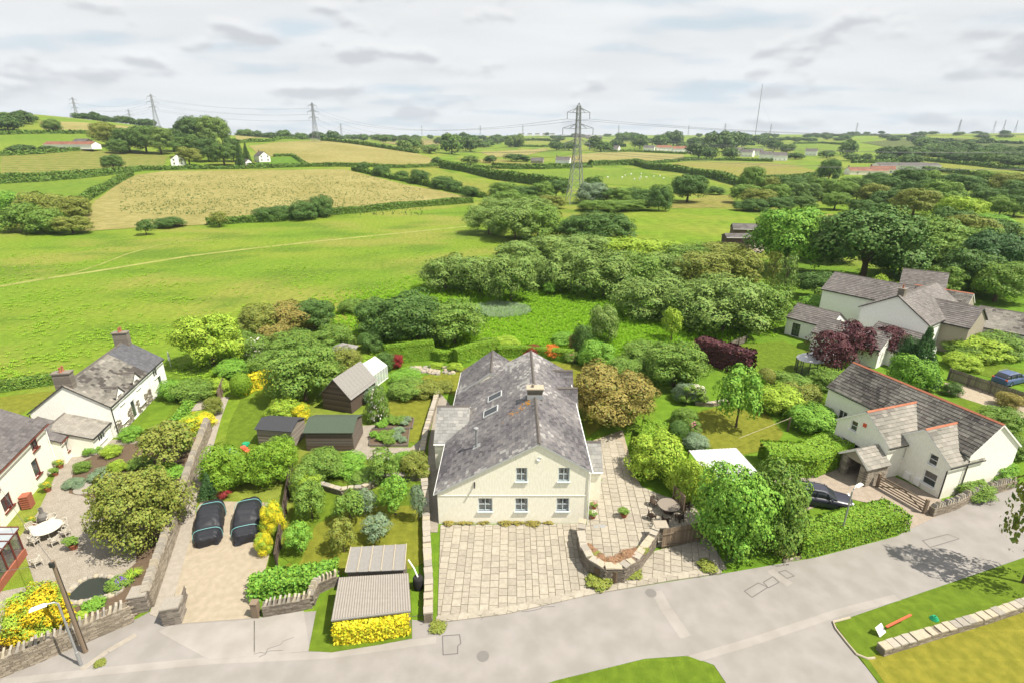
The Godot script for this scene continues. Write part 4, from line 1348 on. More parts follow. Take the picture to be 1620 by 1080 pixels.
	for a in [[1170,244],[1182,248],[1197,246],[1212,252],[1232,254]]:
		far_house(a[0], a[1], 11, 16, 5.5, 3.6, 50 + rng.randf() * 50, "far_grey", "render_white", "small white house among the village trees at the end of the valley", "house", "houses at the village end")
	far_house(1283, 246, 11, 15, 5.5, 3.6, 60, "far_grey", "render_white", "white house below the pasture on the flank of the valley", "house")
	for a in [[826,213],[838,212],[850,213],[862,213],[874,214]]:
		far_house(a[0], a[1], 12, 20, 6, 4, 80 + rng.randf() * 15, "far_grey", "render_white", "tiny white house of the hilltop village", "house", "hilltop village houses", false)
	far_house(920, 218, 22, 60, 5, 4, 88, "far_grey", "grey_sheet", "long grey farm shed right of the hilltop village", "barn")
	far_house(940, 220, 18, 50, 5, 4, 88, "far_grey", "grey_sheet", "second grey farm shed below the hilltop village", "barn")
	far_house(115, 236, 9, 40, 3.4, 2.0, 84, "far_red", "render_white", "long low barn with an orange roof in the hillside pasture", "barn")
	far_house(133, 234, 9, 12, 4.2, 2.4, 80, "far_grey", "dark_board_1", "dark shed joined to the end of the long orange-roofed barn", "barn")
	far_house(1370, 276, 10, 30, 3.0, 2.6, 86, "far_red", "render_cream", "long bungalow with a pink tiled roof in the valley trees", "house")
	far_house(1395, 274, 9, 18, 3.0, 2.6, 70, "far_red", "render_cream", "short bungalow with a red roof in the valley trees", "house")
	far_house(1425, 268, 16, 46, 3.4, 2.4, 86, "far_grey", "render_white", "long pale farm shed below the round hillside copse", "barn")
	far_house(1455, 268, 12, 30, 3.4, 2.0, 88, "far_grey", "render_white", "smaller pale farm shed beside the long farm shed", "barn")
	# field stables
	far_house(1167, 386, 4.2, 8, 2.2, 0.7, 88, "far_grey", "dark_board_0", "dark flat field stable at the edge of the paddock", "stable")
	far_house(1178, 374, 4.5, 8, 2.6, 1.2, 80, "far_grey", "dark_board_1", "dark pitched field stable behind the flat one", "stable")
	flat("stable_yard", pix([1158,392, 1195,380, 1215,392, 1200,402, 1165,398]), 0.1, "gravel_pink", "trodden earth yard in front of the field stables", "yard")
	# sheep
	var sh := MB.new()
	sh.lathe([Vector2(0, 0.45), Vector2(0.28, 0.5), Vector2(0.36, 0.72), Vector2(0.3, 0.95), Vector2(0, 1.0)], 8)
	sh.cube(Vector3(0.45, 0.85, 0), Vector3(0.3, 0.22, 0.18))
	for x in [-0.2, 0.2]:
		for z in [-0.15, 0.15]:
			sh.cube(Vector3(x, 0.25, z), Vector3(0.09, 0.5, 0.09))
	var sm := sh.mesh()
	for i in 12:
		var o := obj("sheep", sm, "render_white")
		o.position = T(960 + rng.randf() * 90, 276 + rng.randf() * 10)
		o.scale = Vector3(1.7, 1.3, 1.3)
		o.rotation.y = rng.randf() * TAU
		tag(o, "white sheep grazing in the pasture beyond the great pylon", "sheep", "sheep in the pasture")
	# pylons and cables
	pylon_meshes()
	var p1 := pylon(T(910, 322), 0.2, "great lattice pylon rising from the scrub belt in the valley", "", 0.93)
	var p2 := pylon(D(500, 730), -0.1, "lattice pylon on the slope between the straw fields", "", 0.94)
	var p3 := pylon(D(253, 830), 0.3, "lattice pylon on the ridge above the hillside tree clump", "", 0.84)
	var p4 := pylon(D(131, 1150), 0.3, "smaller lattice pylon on the ridge near the hill crest field", "", 0.88)
	pylon(D(213, 1350), 0.3, "slender pylon behind the ridge between two larger ones", "", 0.9)
	for a in [[168,2200],[184,2400],[541,1900],[668,2500],[760,2500],[827,2500],[978,2500],[1088,2700],[1145,2100],[1217,2600],[1352,2700],[1513,2300],[1568,2800],[1583,2600],[1602,2800]]:
		pylon(D(a[0], a[1]), rng.randf(), "tiny pylon on the far skyline", "far skyline pylons", 0.95)
	var off := pylon(D(2300, 420), 0.5, "lattice pylon at the far end of the cables over the valley wood", "", 1.0)
	cables(p1, p2, "power cable between the great pylon and the slope pylon", "cables from great pylon to slope pylon")
	cables(p2, p3, "power cable between the slope pylon and the ridge pylon", "cables from slope pylon to ridge pylon")
	cables(p3, p4, "power cable between the two ridge pylons", "cables along the ridge")
	cables(p1, off, "power cable crossing the sky from the great pylon over the valley wood", "cables over the valley wood")
	var mb := MB.new()
	var mo := thing("radio_mast", "very tall thin radio mast on the far skyline", "mast", D(1194, 2800))
	mb.tube([Vector3.ZERO, Vector3(0, 100, 0), Vector3(0, 205, 0)], [1.5, 1.4, 1.0], 6)
	obj("mast_column", mb, "far_steel", mo)
	for k in 3:
		var g := MB.new()
		g.tube([Vector3(cos(k * 2.1) * 90, 0, sin(k * 2.1) * 90), Vector3(0, 150, 0)], [0.12, 0.12], 4)
		obj("guy_wire", g, "far_steel", mo)

func scrub():
	var a := [
		[772,374,64,50,"leaf_willow"],[815,385,76,62,"leaf_willow"],[852,384,70,58,"leaf_mid"],[790,352,60,40,"leaf_willow"],[840,352,70,40,"leaf_willow"],
		[925,386,78,50,"leaf_dark"],[966,386,76,50,"leaf_dark"],
		[820,425,70,44,"leaf_willow"],[875,420,84,48,"leaf_willow"],[932,415,84,44,"leaf_willow"],[990,415,84,40,"leaf_lime"],[1050,420,84,40,"leaf_lime"],[1105,430,90,46,"leaf_mid"],[1155,432,84,50,"leaf_olive"],
		[702,466,76,54,"leaf_willow"],[757,470,78,56,"leaf_willow"],[808,486,80,72,"leaf_willow"],[905,468,84,66,"leaf_willow"],[960,478,92,70,"leaf_willow"],[1012,470,84,62,"leaf_mid"],[1062,465,84,54,"leaf_willow"],[1122,468,92,62,"leaf_olive"],[1172,462,80,60,"leaf_olive"],[850,455,60,40,"leaf_willow"],
		[1030,512,96,66,"leaf_willow"],[1090,520,84,64,"leaf_willow"],[1160,540,120,86,"leaf_willow"],[1212,528,84,70,"leaf_mid"],[1128,500,70,50,"leaf_willow"]]
	for e in a:
		pp("willow", "willow_scrub", e[0], e[1], e[2] * 1.06, e[3] * (1.02 if e[1] < 440 else 1.2), e[4], tone_word(e[4]) + size_word(e[2] * e[3], 3400, 5400) + "willow in the dense scrub between meadow and gardens", "tree", "willow scrub in the meadow")
	pp("small", "sapling", 870, 470, 20, 24, "leaf_bright", "tiny sapling alone in the gap before the willow scrub", "tree")
	pp("small", "sapling", 1066, 542, 34, 54, "leaf_lime", "slim bright green sapling in front of the willow scrub", "tree")
	# garden-back trees
	var b := [["bush", 555,498,40,26,"leaf_mid","low green bush at the meadow edge behind the summer house"],
		["oak",600,545,80,75,"leaf_dark","dark bushy tree behind the clipped wavy hedge"],["oak",655,555,110,90,"leaf_dark","widest dark tree behind the clipped wavy hedge"],["oak",715,556,95,78,"leaf_mid","mid-green tree at the end of the wavy hedge"],
		["oak",495,525,62,52,"leaf_dark","dark round tree behind the long garden of the cottage"],["bush",455,530,70,54,"leaf_brown","brownish-green bush in the old garden boundary"],["oak",405,535,70,52,"leaf_olive","bronze-tinted round bush near the flowering shrub"],
		["oak",318,590,98,96,"leaf_lime","pale variegated tree beside the chimneyed cottage"],
		["bush",455,575,70,52,"leaf_mid","green shrub in the middle of the overgrown garden"],["oak",470,650,105,100,"leaf_mid","big shrubby tree beside the dark-boarded barn"],["bush",545,600,50,50,"leaf_olive","shrub in front of the red summer house"],
		["bush",585,560,40,36,"leaf_dark","dark shrub next to the red summer house"],
		["oak",1260,440,118,112,"leaf_bright","tall bright green tree at the edge of the paddock"],["oak",1400,462,165,142,"leaf_dark","huge dark oak behind the white houses"],["oak",1335,420,90,70,"leaf_mid","green tree between the bright tree and the huge oak"],["oak",1480,425,110,80,"leaf_mid","broad tree beside the huge dark oak"],["oak",1530,455,110,86,"leaf_mid","rounded tree in front of the white bungalow"],["oak",1590,470,100,100,"leaf_deep","very dark tree behind the slate-roofed white barn"],["oak",1560,420,80,60,"leaf_mid","round tree below the white bungalow's windows"],
		["airy",1222,478,34,80,"leaf_olive","thin half-bare birch beside the tall bright tree"],["airy",1245,490,50,86,"leaf_willow","pale drooping birch beside the half-bare one"],["small",1395,478,30,42,"leaf_lime","small pale tree in front of the huge oak"],["oak",1300,478,60,50,"leaf_dark","dark shrubby tree behind the white annexe"],["bush",1330,490,60,36,"leaf_mid","garden shrub behind the white annexe roof"],["bush",1465,500,70,40,"leaf_mid","leafy bush below the brown-roofed cottage in the trees"],["bush",1290,500,46,32,"leaf_bright","bright shrub beside the white annexe gable"],["oak",1548,474,90,80,"leaf_dark","dark tree overhanging the stone house roof"],["oak",1600,486,84,74,"leaf_mid","green tree rising behind the white barn ridge"],["oak",1625,462,96,96,"leaf_deep","blackish tree beyond the white barn conversion"],["oak",1505,474,60,54,"leaf_mid","tree between the cream cottage and the stone house"],["oak",1440,440,70,50,"leaf_mid","tree hiding the end of the cream cottage"]]
	for e in b:
		pp(e[0], "garden_tree" if e[0] != "bush" else "garden_shrub", e[1], e[2], e[3], e[4], e[5], e[6], "tree" if e[0] != "bush" else "shrub")
	for i in 14:
		pp("oak", "garden_tree", 1440 + rng.randf() * 190, 392 + rng.randf() * 45, 60 + 30 * rng.randf(), 44 + 24 * rng.randf(), ["leaf_mid", "leaf_dark", "leaf_olive"][i % 3], "leafy tree in the gardens around the white bungalow", "tree", "trees around the white bungalow")
	# grass tufts over the meadow, uncountable
	var tf := MB.new()
	for i in 7:
		var t := TAU * i / 7.0
		var o := Vector3(cos(t), 0, sin(t))
		var w := o.cross(Vector3.UP) * 0.09
		tf.tri(o * 0.08 - w, o * 0.08 + w, o * (0.3 + 0.2 * rng.randf()) + Vector3(0, 0.5 + 0.4 * rng.randf(), 0), Color.WHITE * (0.8 + 0.4 * rng.randf()))
	var tm := tf.mesh()
	var mk := func(n: int, m: String, called: String, label: String, cat: String, gen: Callable):
		var mm := MultiMesh.new()
		mm.transform_format = MultiMesh.TRANSFORM_3D
		mm.mesh = tm
		mm.instance_count = n
		for i in n:
			mm.set_instance_transform(i, gen.call())
		var o := MultiMeshInstance3D.new()
		o.name = called
		o.multimesh = mm
		o.material_override = M[m]
		add_child(o, true)
		tag(o, label, cat, "", "stuff")
	mk.call(5000, "grass_blade", "meadow_grass", "tussocky grass all over the bright meadow", "grass", func():
		var p := Vector3.ZERO
		for k in 6:
			p = P(-60 + rng.randf() * 860, 352 + pow(rng.randf(), 0.8) * 250)
			if nz.get_noise_2d(p.x * 5, p.z * 5) + 0.25 * rng.randf() > 0.3 and p.z < -62:
				break
		return Transform3D(Basis(Vector3.UP, rng.randf() * TAU).scaled(Vector3(1, 0.2 + 0.4 * rng.randf() * rng.randf(), 1) * (0.5 + 0.6 * rng.randf())), p))
	mk.call(2600, "leaf_dark", "field_thistles", "dark thistle tufts dotted over the stubble field", "weeds", func():
		var p := Vector3.ZERO
		for k in 8:
			p = T(190 + rng.randf() * 480, 278 + rng.randf() * 62)
			if p.y > 0.25 and nz.get_noise_2d(p.x * 4, p.z * 4) + 0.6 * rng.randf() > 0.1:
				break
		return Transform3D(Basis(Vector3.UP, rng.randf() * TAU).scaled(Vector3(0.9, 0.5 + 0.4 * rng.randf(), 0.9)), p))
	mk.call(14000, "grass_lush", "wet_grass", "long lush grass in front of the willow scrub", "grass", func():
		var t := rng.randf() * TAU
		var r := sqrt(rng.randf()) * (0.8 + 0.4 * rng.randf())
		var p := P(870 + cos(t) * r * 350, 498 + sin(t) * r * 62)
		return Transform3D(Basis(Vector3.UP, rng.randf() * TAU).scaled(Vector3(0.8, 0.3 + 0.35 * rng.randf(), 0.8)), p))
	mk.call(1800, "reed", "reed_patch", "grey-green reed patch in the wet grass by the scrub", "reeds", func():
		var t := rng.randf() * TAU
		var r := sqrt(rng.randf())
		return Transform3D(Basis(Vector3.UP, rng.randf() * TAU).scaled(Vector3(0.6, 0.4 + 0.4 * rng.randf(), 0.6)), P(792 + cos(t) * r * 48, 492 + sin(t) * r * 12)))

# ---- the hamlet
func loft(b: MB, secs: Array, k := Color.WHITE):
	# secs: rings of equal count; smooth normals
	var o := b.v.size()
	var m: int = secs[0].size()
	for s in secs:
		for p in s:
			b.v.append(p)
			b.c.append(k)
	for i in secs.size() - 1:
		for j in m - 1:
			var a := o + i * m + j
			b.ix.append_array([a, a + 1, a + m + 1, a, a + m + 1, a + m])

func smooth(b: MB):
	b.n.resize(b.v.size())
	b.n.fill(Vector3.ZERO)
	for i in range(0, b.ix.size(), 3):
		var p := b.v[b.ix[i]]
		var q := b.v[b.ix[i + 1]]
		var r := b.v[b.ix[i + 2]]
		var n := (r - p).cross(q - p)
		for k in 3:
			b.n[b.ix[i + k]] += n
	for i in b.n.size():
		b.n[i] = b.n[i].normalized() if b.n[i].length() > 1e-9 else Vector3.UP

func arch(z: float, w: float, h: float, y0: float, e: float, n := 18) -> Array:
	# an arch-like ring from one sill over the top to the other
	var out := []
	for i in n + 1:
		var t := PI * i / n
		var c := cos(t)
		var s := sin(t)
		out.append(Vector3(-signf(c) * pow(absf(c), e) * w, y0 + pow(maxf(s, 0.0), e) * (h - y0), z))
	return out

func wheel(p: Node, at: Vector3, r: float):
	var b := MB.new()
	var o := Node3D.new()
	o.name = "wheel"
	p.add_child(o, true)
	o.position = at
	o.rotation.z = PI / 2
	b.lathe([Vector2(r * 0.6, -0.1), Vector2(r * 0.95, -0.11), Vector2(r, -0.07), Vector2(r, 0.07), Vector2(r * 0.95, 0.11), Vector2(r * 0.6, 0.1)], 18)
	obj("tyre", b, "rubber", o)
	var q := MB.new()
	q.lathe([Vector2(0.0, -0.08), Vector2(r * 0.62, -0.09), Vector2(r * 0.62, 0.09), Vector2(0.0, 0.08)], 10)
	obj("rim", q, "galvanised", o)

func covered_car(at: Vector3, turn: float, label: String):
	var o := thing("covered_car", label, "car", at, turn, "cars under dark covers")
	var prof := [[-2.27, 0.5, 0.08], [-2.25, 0.55, 0.66], [-2.2, 0.68, 0.8], [-1.9, 0.82, 0.86], [-1.45, 0.9, 0.93], [-0.95, 0.92, 1.0], [-0.5, 0.9, 1.28], [-0.1, 0.88, 1.42], [0.4, 0.88, 1.45], [0.95, 0.88, 1.42], [1.4, 0.9, 1.2], [1.75, 0.9, 1.04], [2.1, 0.82, 0.98], [2.28, 0.66, 0.9], [2.33, 0.5, 0.78], [2.35, 0.45, 0.08]]
	var b := MB.new()
	var secs := []
	for i in 66:
		var t := i / 65.0 * (prof.size() - 1)
		var k := mini(int(t), prof.size() - 2)
		var f := t - k
		var a = prof[k]
		var c = prof[k + 1]
		var z := lerpf(a[0], c[0], f)
		var ring := arch(z, lerpf(a[1], c[1], f), lerpf(a[2], c[2], f), 0.06, 0.5, 40)
		for j in ring.size():
			var p: Vector3 = ring[j]
			# cloth folds hanging over the sides
			var hang := clampf((1.3 - p.y) / 1.1, 0.25, 1)
			var w := 0.11 * hang * nz.get_noise_2d(p.z * 260 + at.x * 40, p.y * 60 + p.x * 60) + 0.06 * nz.get_noise_3d(p.x * 90, p.y * 90 + 33, p.z * 90 + at.x * 9)
			w += 0.012 * hang * sin(p.z * 31.0 + 3.0 * sin(p.z * 5.0 + at.x)) * (1.0 if absf(p.x) > 0.6 else 0.3)
			ring[j] = p * (1.03 + w) + Vector3(0, 0.6 * w, 0)
			ring[j].y = maxf(ring[j].y, 0.02)
		secs.append(ring)
	loft(b, secs)
	smooth(b)
	obj("cover", b, "cover_cloth", o)
	for z in [-1.35, 1.2]:
		var s := MB.new()
		var pts := []
		var rad := []
		var h := 1.36 if z > 0 else 0.98
		for p in arch(z, 0.94, h, 0.08, 0.5, 16):
			pts.append(p * 1.06 + Vector3(0, 0.02, 0))
			rad.append(0.018)
		s.tube(pts, rad, 5)
		obj("strap", s, "strap_teal", o)
	for x in [-0.78, 0.78]:
		for z in [-1.4, 1.4]:
			wheel(o, Vector3(x, 0.31, z), 0.31)
	return o

func estate_car(at: Vector3, turn: float, paint: String, label: String):
	var o := thing("parked_car", label, "car", at, turn)
	var b := MB.new()
	var secs := []
	for a in [[-2.36, 0.55, 0.26], [-2.35, 0.6, 0.62], [-2.28, 0.8, 0.72], [-2.0, 0.88, 0.8], [-1.4, 0.92, 0.88], [-0.9, 0.93, 0.94], [0.0, 0.94, 0.96], [1.2, 0.94, 0.98], [2.0, 0.92, 0.98], [2.25, 0.86, 0.95], [2.33, 0.7, 0.85], [2.34, 0.65, 0.26]]:
		secs.append(arch(a[0], a[1], a[2], 0.24, 0.42, 24))
	loft(b, secs)
	smooth(b)
	obj("body", b, paint, o)
	var g := MB.new()
	secs = []
	for a in [[-1.05, 0.8, 0.93], [-0.4, 0.78, 1.36], [0.0, 0.76, 1.45], [1.0, 0.76, 1.48], [1.75, 0.74, 1.42], [2.15, 0.78, 1.0]]:
		secs.append(arch(a[0], a[1], a[2], 0.88, 0.5, 20))
	loft(g, secs)
	smooth(g)
	obj("window", g, "car_glass", o)
	var r := MB.new()
	secs = []
	for a in [[-0.38, 0.66, 1.385], [0.0, 0.68, 1.475], [1.0, 0.68, 1.505], [1.72, 0.66, 1.45]]:
		var ring := []
		for i in 13:
			var t := i / 12.0 * 2 - 1
			ring.append(Vector3(t * a[1], a[2] - 0.07 * pow(absf(t), 3), a[0]))
		secs.append(ring)
	loft(r, secs)
	smooth(r)
	obj("roof", r, paint, o)
	for x in [-0.66, 0.66]:
		var ra := MB.new()
		ra.tube([Vector3(x, 1.46, -0.2), Vector3(x, 1.53, 0.1), Vector3(x, 1.54, 1.5), Vector3(x, 1.45, 1.75)], [0.02, 0.025, 0.025, 0.02], 6)
		obj("roof_rail", ra, "galvanised", o)
		for z in [[-0.55, 0.93, -0.3, 1.36], [0.45, 0.95, 0.45, 1.43], [1.45, 0.97, 1.45, 1.42]]:
			var pl := MB.new()
			pl.beam(Vector3(signf(x) * 0.85, z[1], z[0]), Vector3(signf(x) * 0.71, z[3], z[2]), 0.07, 0.05)
			obj("pillar", pl, paint, o)
		var mi := MB.new()
		mi.cube(Vector3(signf(x) * 1.0, 1.0, -0.6), Vector3(0.2, 0.13, 0.12), Color.WHITE, 0.8)
		obj("mirror", mi, paint, o)
		var hl := MB.new()
		hl.cube(Vector3(signf(x) * 0.66, 0.68, -2.22), Vector3(0.36, 0.14, 0.14), Color.WHITE, 0.9)
		obj("headlight", hl, "lamp_lens", o)
		var tl := MB.new()
		tl.cube(Vector3(signf(x) * 0.72, 0.86, 2.26), Vector3(0.26, 0.16, 0.1), Color.WHITE, 0.9)
		obj("tail_light", tl, "plastic_red", o)
		for z in [-1.45, 1.4]:
			wheel(o, Vector3(signf(x) * 0.84, 0.33, z), 0.33)
	return o

# paving laid slab by slab inside a plan outline
func paving(called: String, poly: Array, turn: float, label: String, col_w: Array, most := 300, y := 0.05):
	var base := MB.new()
	base.slab(poly, 0.0, y - 0.02)
	var o = struct(called, base, "joint")
	tag(o, label, "paving")
	var pk := PackedVector2Array(poly)
	var lo := Vector2(1e9, 1e9)
	var hi := -lo
	for p in pk:
		var q := p.rotated(-turn)
		lo = lo.min(q)
		hi = hi.max(q)
	var cache := {}
	var x := lo.x
	var n := 0
	var rest := []
	while x < hi.x:
		var w: float = col_w[rng.randi() % col_w.size()]
		var z := lo.y - 0.6 * rng.randf()
		while z < hi.y:
			var l: float = [0.45, 0.6, 0.6, 0.9][rng.randi() % 4]
			var c := Vector2(x + w / 2, z + l / 2).rotated(turn)
			if true:
				var ok := 0
				for s in [[-1, -1], [1, -1], [1, 1], [-1, 1]]:
					if Geometry2D.is_point_in_polygon(Vector2(x + w / 2 + s[0] * w * 0.42, z + l / 2 + s[1] * l * 0.42).rotated(turn), pk):
						ok += 1
				if ok < 4:
					var cp := PackedVector2Array()
					for s in [[-1, -1], [1, -1], [1, 1], [-1, 1]]:
						cp.append(Vector2(x + w / 2 + s[0] * (w - 0.03) / 2, z + l / 2 + s[1] * (l - 0.03) / 2).rotated(turn))
					for g in Geometry2D.intersect_polygons(cp, pk):
						var b := MB.new()
						b.slab(Array(g), 0.0, y + 0.02)
						obj("paver", b, "paver_%d" % (rng.randi() % 5), o)
						n += 1
				else:
					var key := Vector2(w, l)
					if not cache.has(key):
						var b := MB.new()
						b.box(Transform3D(Basis(), Vector3(0, 0.012, 0)), Vector3(w - 0.03, 0.045, l - 0.03), Color.WHITE, 0.975)
						cache[key] = b.mesh()
					if n < most:
						var m := obj("paver", cache[key], "paver_%d" % (rng.randi() % 5), o)
						m.position = Vector3(c.x, y - 0.012 + 0.006 * rng.randf(), c.y)
						m.rotation = Vector3((rng.randf() - 0.5) * 0.01, -turn, (rng.randf() - 0.5) * 0.01)
						n += 1
					else:
						rest.append(Transform3D(Basis(Vector3.UP, -turn), Vector3(c.x, y, c.y)).scaled_local(Vector3(w, 1, l)))
			z += l
		x += w
	if rest:
		var rb := MB.new()
		for t in rest:
			rb.box(t, Vector3(0.95, 0.045, 0.95), Color.WHITE, 0.98)
		obj("pavers", rb, "paver_2", o).set_meta("kind", "stuff")
	return o

func block(label: String, a: Vector3, b: Vector3, half: float, eave: float, rh: float, style: String, wm: String, wins := [], called := "house", cat := "house", frame := "white_paint", asym := 0.0) -> Node3D:
	# a house given by the two ends of its ridge; local z runs from a to b
	var d := Vector2(b.x - a.x, b.z - a.z)
	var o := thing(called, label, cat, Vector3(b.x, 0, b.z), atan2(d.x, d.y))
	gable_block(o, -half, half + asym, -d.length(), 0, eave, eave, 0, rh, wins, styles[style], wm, frame)
	return o

func sub(p: Node3D, at: Vector3, turn: float, called: String) -> Node3D:
	var o := Node3D.new()
	o.name = called
	o.position = at
	o.rotation.y = turn
	p.add_child(o, true)
	return o

func houses():
	# main house
	var h := thing("main_house", "large cream rendered house with a sweeping slate roof beside the paved drive", "house", Vector3(0, 0, -34.8))
	var wins := [["f", 0.72, 3.9, 0.86, 1.19, 2, 2, true], ["f", 3.9, 3.9, 0.86, 1.19, 2, 2, true], ["f", -2.05, 1.19, 1.1, 1.19, 2, 2, true], ["f", 0.73, 1.19, 0.98, 1.19, 2, 2, true], ["f", 3.9, 1.19, 0.98, 1.19, 2, 2, true], ["r", -6.0, 1.0, 1.2, 1.2, 2, 2], ["r", -10.0, 0.05, 1.0, 2.1, 1, 2], ["r", -14.0, 1.0, 1.2, 1.2, 2, 2]]
	gable_block(h, -5.7, 5.8, -18.5, 0, 2.85, 4.8, 2.0, 7.1, wins, styles.main, "render_cream", "blue_grey_paint", 0.2)
	var band := MB.new()
	band.cube(Vector3(0.05, 2.63, 0.02), Vector3(11.5, 0.035, 0.03))
	obj("string_course", band, "render_cream", h)
	chimney(h, Vector3(2.0, 6.4, -7.9), 1.3, 0.75, 1.35, "chimney_stone", 0, "terracotta")
	var cap := MB.new()
	cap.cube(Vector3(2.0, 7.98, -7.9), Vector3(1.5, 0.1, 0.95))
	obj("chimney_cap", cap, "coping_c", h)
	var fl := MB.new()
	fl.cube(Vector3(2.0, 7.2, -7.9), Vector3(1.36, 0.4, 0.82))
	obj("flashing", fl, "lead", h)
	var st := MB.new()
	st.lathe([Vector2(0.12, 0), Vector2(0.12, 0.25), Vector2(0.08, 0.28), Vector2(0, 0.28)], 10, Color.WHITE, Vector3(1.8, 8.03, -7.9))
	obj("chimney_cowl", st, "chimney_stone", h)
	downpipe(h, Vector3(5.86, 0, 0.08), 4.6, "white_paint")
	# orange lichen round the foot of the chimney
	var lic := MB.new()
	for i in 70:
		var x := 1.5 - 2.6 * rng.randf() * rng.randf()
		var z := -7.3 + 1.2 * rng.randf() + (1.6 - x) * 0.55 - 0.6
		var y := 7.1 + 0.12 - (2.0 - x) * (4.25 / 7.7) + 0.035
		var s := 0.03 + 0.07 * rng.randf()
		var sl := Vector3(-1, -4.25 / 7.7, 0).normalized()
		lic.fan([Vector3(x, y, z) + sl * s, Vector3(x, y, z + s), Vector3(x, y, z) - sl * s, Vector3(x, y, z - s * 0.8)])
	obj("lichen", lic, "lichen", h).set_meta("kind", "stuff")
	# roof lights and flue on the long slope
	for e in [[-1.9, -8.9], [-1.6, -11.6]]:
		var rl := sub(h, Vector3(e[0], 7.22 - (2.0 - e[0]) * 0.552 + 0.03, e[1]), 0, "roof_light")
		rl.rotation.z = atan(0.552)
		var fr := MB.new()
		for q in [[0, 0.56, 1.5, 0.08], [0, -0.56, 1.5, 0.08], [0.71, 0, 0.08, 1.04], [-0.71, 0, 0.08, 1.04]]:
			fr.cube(Vector3(q[0], 0.05, q[1]), Vector3(q[2], 0.1, q[3]))
		obj("frame", fr, "pale_trim", rl)
		var pn := MB.new()
		pn.cube(Vector3(0, 0.06, 0), Vector3(1.36, 0.02, 1.06))
		obj("pane", pn, "car_glass", rl)
	var fu := MB.new()
	fu.tube([Vector3(-2.9, 4.2, -3.9), Vector3(-2.9, 6.1, -3.9)], [0.1, 0.1], 10)
	fu.lathe([Vector2(0.1, 0), Vector2(0.2, 0.02), Vector2(0.2, 0.16), Vector2(0, 0.22)], 12, Color.WHITE, Vector3(-2.9, 6.1, -3.9))
	fu.box(Transform3D(Basis(Vector3(0, 0, 1), atan(0.552)), Vector3(-2.9, 4.56, -3.9)), Vector3(0.7, 0.04, 0.6))
	obj("flue", fu, "galvanised", h)
	var dish := MB.new()
	dish.lathe([Vector2(0.17, 0.03), Vector2(0.17, 0.0), Vector2(0.0, -0.02)], 14)
	var dm := obj("alarm_box", dish, "white_paint", h)
	dm.position = Vector3(2.0, 5.9, 0.04)
	dm.rotation.x = PI / 2
	var cm := MB.new()
	cm.cube(Vector3(-2.83, 3.75, 0.06), Vector3(0.08, 0.2, 0.1))
	cm.beam(Vector3(-2.83, 3.6, 0.05), Vector3(-2.83, 3.55, 0.35), 0.1, 0.1)
	obj("security_light", cm, "black_paint", h)
	# side wing with pale slates
	var w1 := sub(h, Vector3(-4.0, 0, -10.6), -PI / 2, "side_wing")
	gable_block(w1, -3.2, 3.2, 0, 2.9, 2.75, 2.75, 0, 4.7, [], styles.pale, "render_cream", "white_paint", 0.12)
	var w2 := sub(h, Vector3(-2.6, 0, -18.5), 0, "back_wing")
	gable_block(w2, -3.1, 3.2, -4.5, 1.5, 2.85, 3.5, 0.4, 5.4, [], styles.main, "render_cream", "white_paint", 0.15)
	for e in [[-16.4, 2.3, 6.15, 4.3, 5.8], [-12.2, 2.3, 6.15, 4.3, 5.8]]:
		var d := sub(h, Vector3(3.2, 0, e[0]), PI / 2, "dormer")
		gable_block(d, -e[1] / 2, e[1] / 2, 0, e[2] - 3.2, e[3], e[3], 0, e[4], [["f", 0, 3.6, 1.1, 1.0, 2, 2]], styles.main, "render_cream", "white_paint", 0.15, "b")
	var pc := sub(h, Vector3(4.2, 0, -4.6), PI / 2, "porch")
	gable_block(pc, -1.7, 1.7, 0, 3.1, 2.9, 2.9, 0, 4.5, [["f", 0, 0.05, 1.1, 2.0, 1, 1]], styles.pale, "render_cream", "white_paint", 0.12, "b")

	# left cottage with chimneys
	var c := thing("chimney_cottage", "white cottage with two stone chimneys backing on to the meadow", "house", Vector3(-39.7, 0, -48.0), deg_to_rad(10.8))
	var ww := [["r", -2.0, 0.8, 1.3, 1.2, 3, 1], ["r", -6.0, 0.8, 1.2, 1.2, 2, 1], ["r", -4.2, 0.05, 1.0, 2.0, 1, 1]]
	gable_block(c, -6.9, 0, -8.4, 0, 3.4, 3.4, -3.45, 5.9, ww, styles.cottage, "render_white", "white_paint", 0.16)
	var cb := sub(c, Vector3(0, 0, -8.5), 0, "slate_wing")
	gable_block(cb, -6.9, 0.02, -4.2, 0, 3.4, 3.4, -3.45, 5.9, [["r", -1.9, 2.1, 1.2, 1.1, 2, 1], ["r", -2.6, 0.05, 1.0, 2.0, 1, 1]], styles.newslate, "render_white", "white_paint", 0.16)
	chimney(c, Vector3(-3.45, 5.2, -0.5), 1.5, 0.75, 1.9, "chimney_stone", 2, "terracotta")
	chimney(cb, Vector3(-3.45, 5.2, -3.7), 1.5, 0.75, 1.9, "chimney_stone", 2, "terracotta")
	for z in [-2.2, -5.9]:
		var d := sub(c, Vector3(-1.6, 0, z), PI / 2, "dormer")
		gable_block(d, -0.8, 0.8, 0, 1.62, 3.7, 3.7, 0, 4.5, [["f", 0, 2.7, 0.9, 1.0, 2, 1]], styles.cottage, "render_white", "white_paint", 0.1, "b")
	var lt := sub(c, Vector3(-0.4, 0, 0.1), 0, "lean_to")
	gable_block(lt, -5.2, 0, 0, 3.2, 1.7, 1.7, -3.6, 3.0, [["r", 1.6, 0.7, 1.3, 0.9, 3, 1]], styles.cottage, "render_pale", "white_paint", 0.15, "b")
	downpipe(c, Vector3(0.08, 0, -0.05), 3.2, "black_paint")
	downpipe(c, Vector3(-6.98, 0, 0.05), 3.2, "black_paint")
	var sb := MB.new()
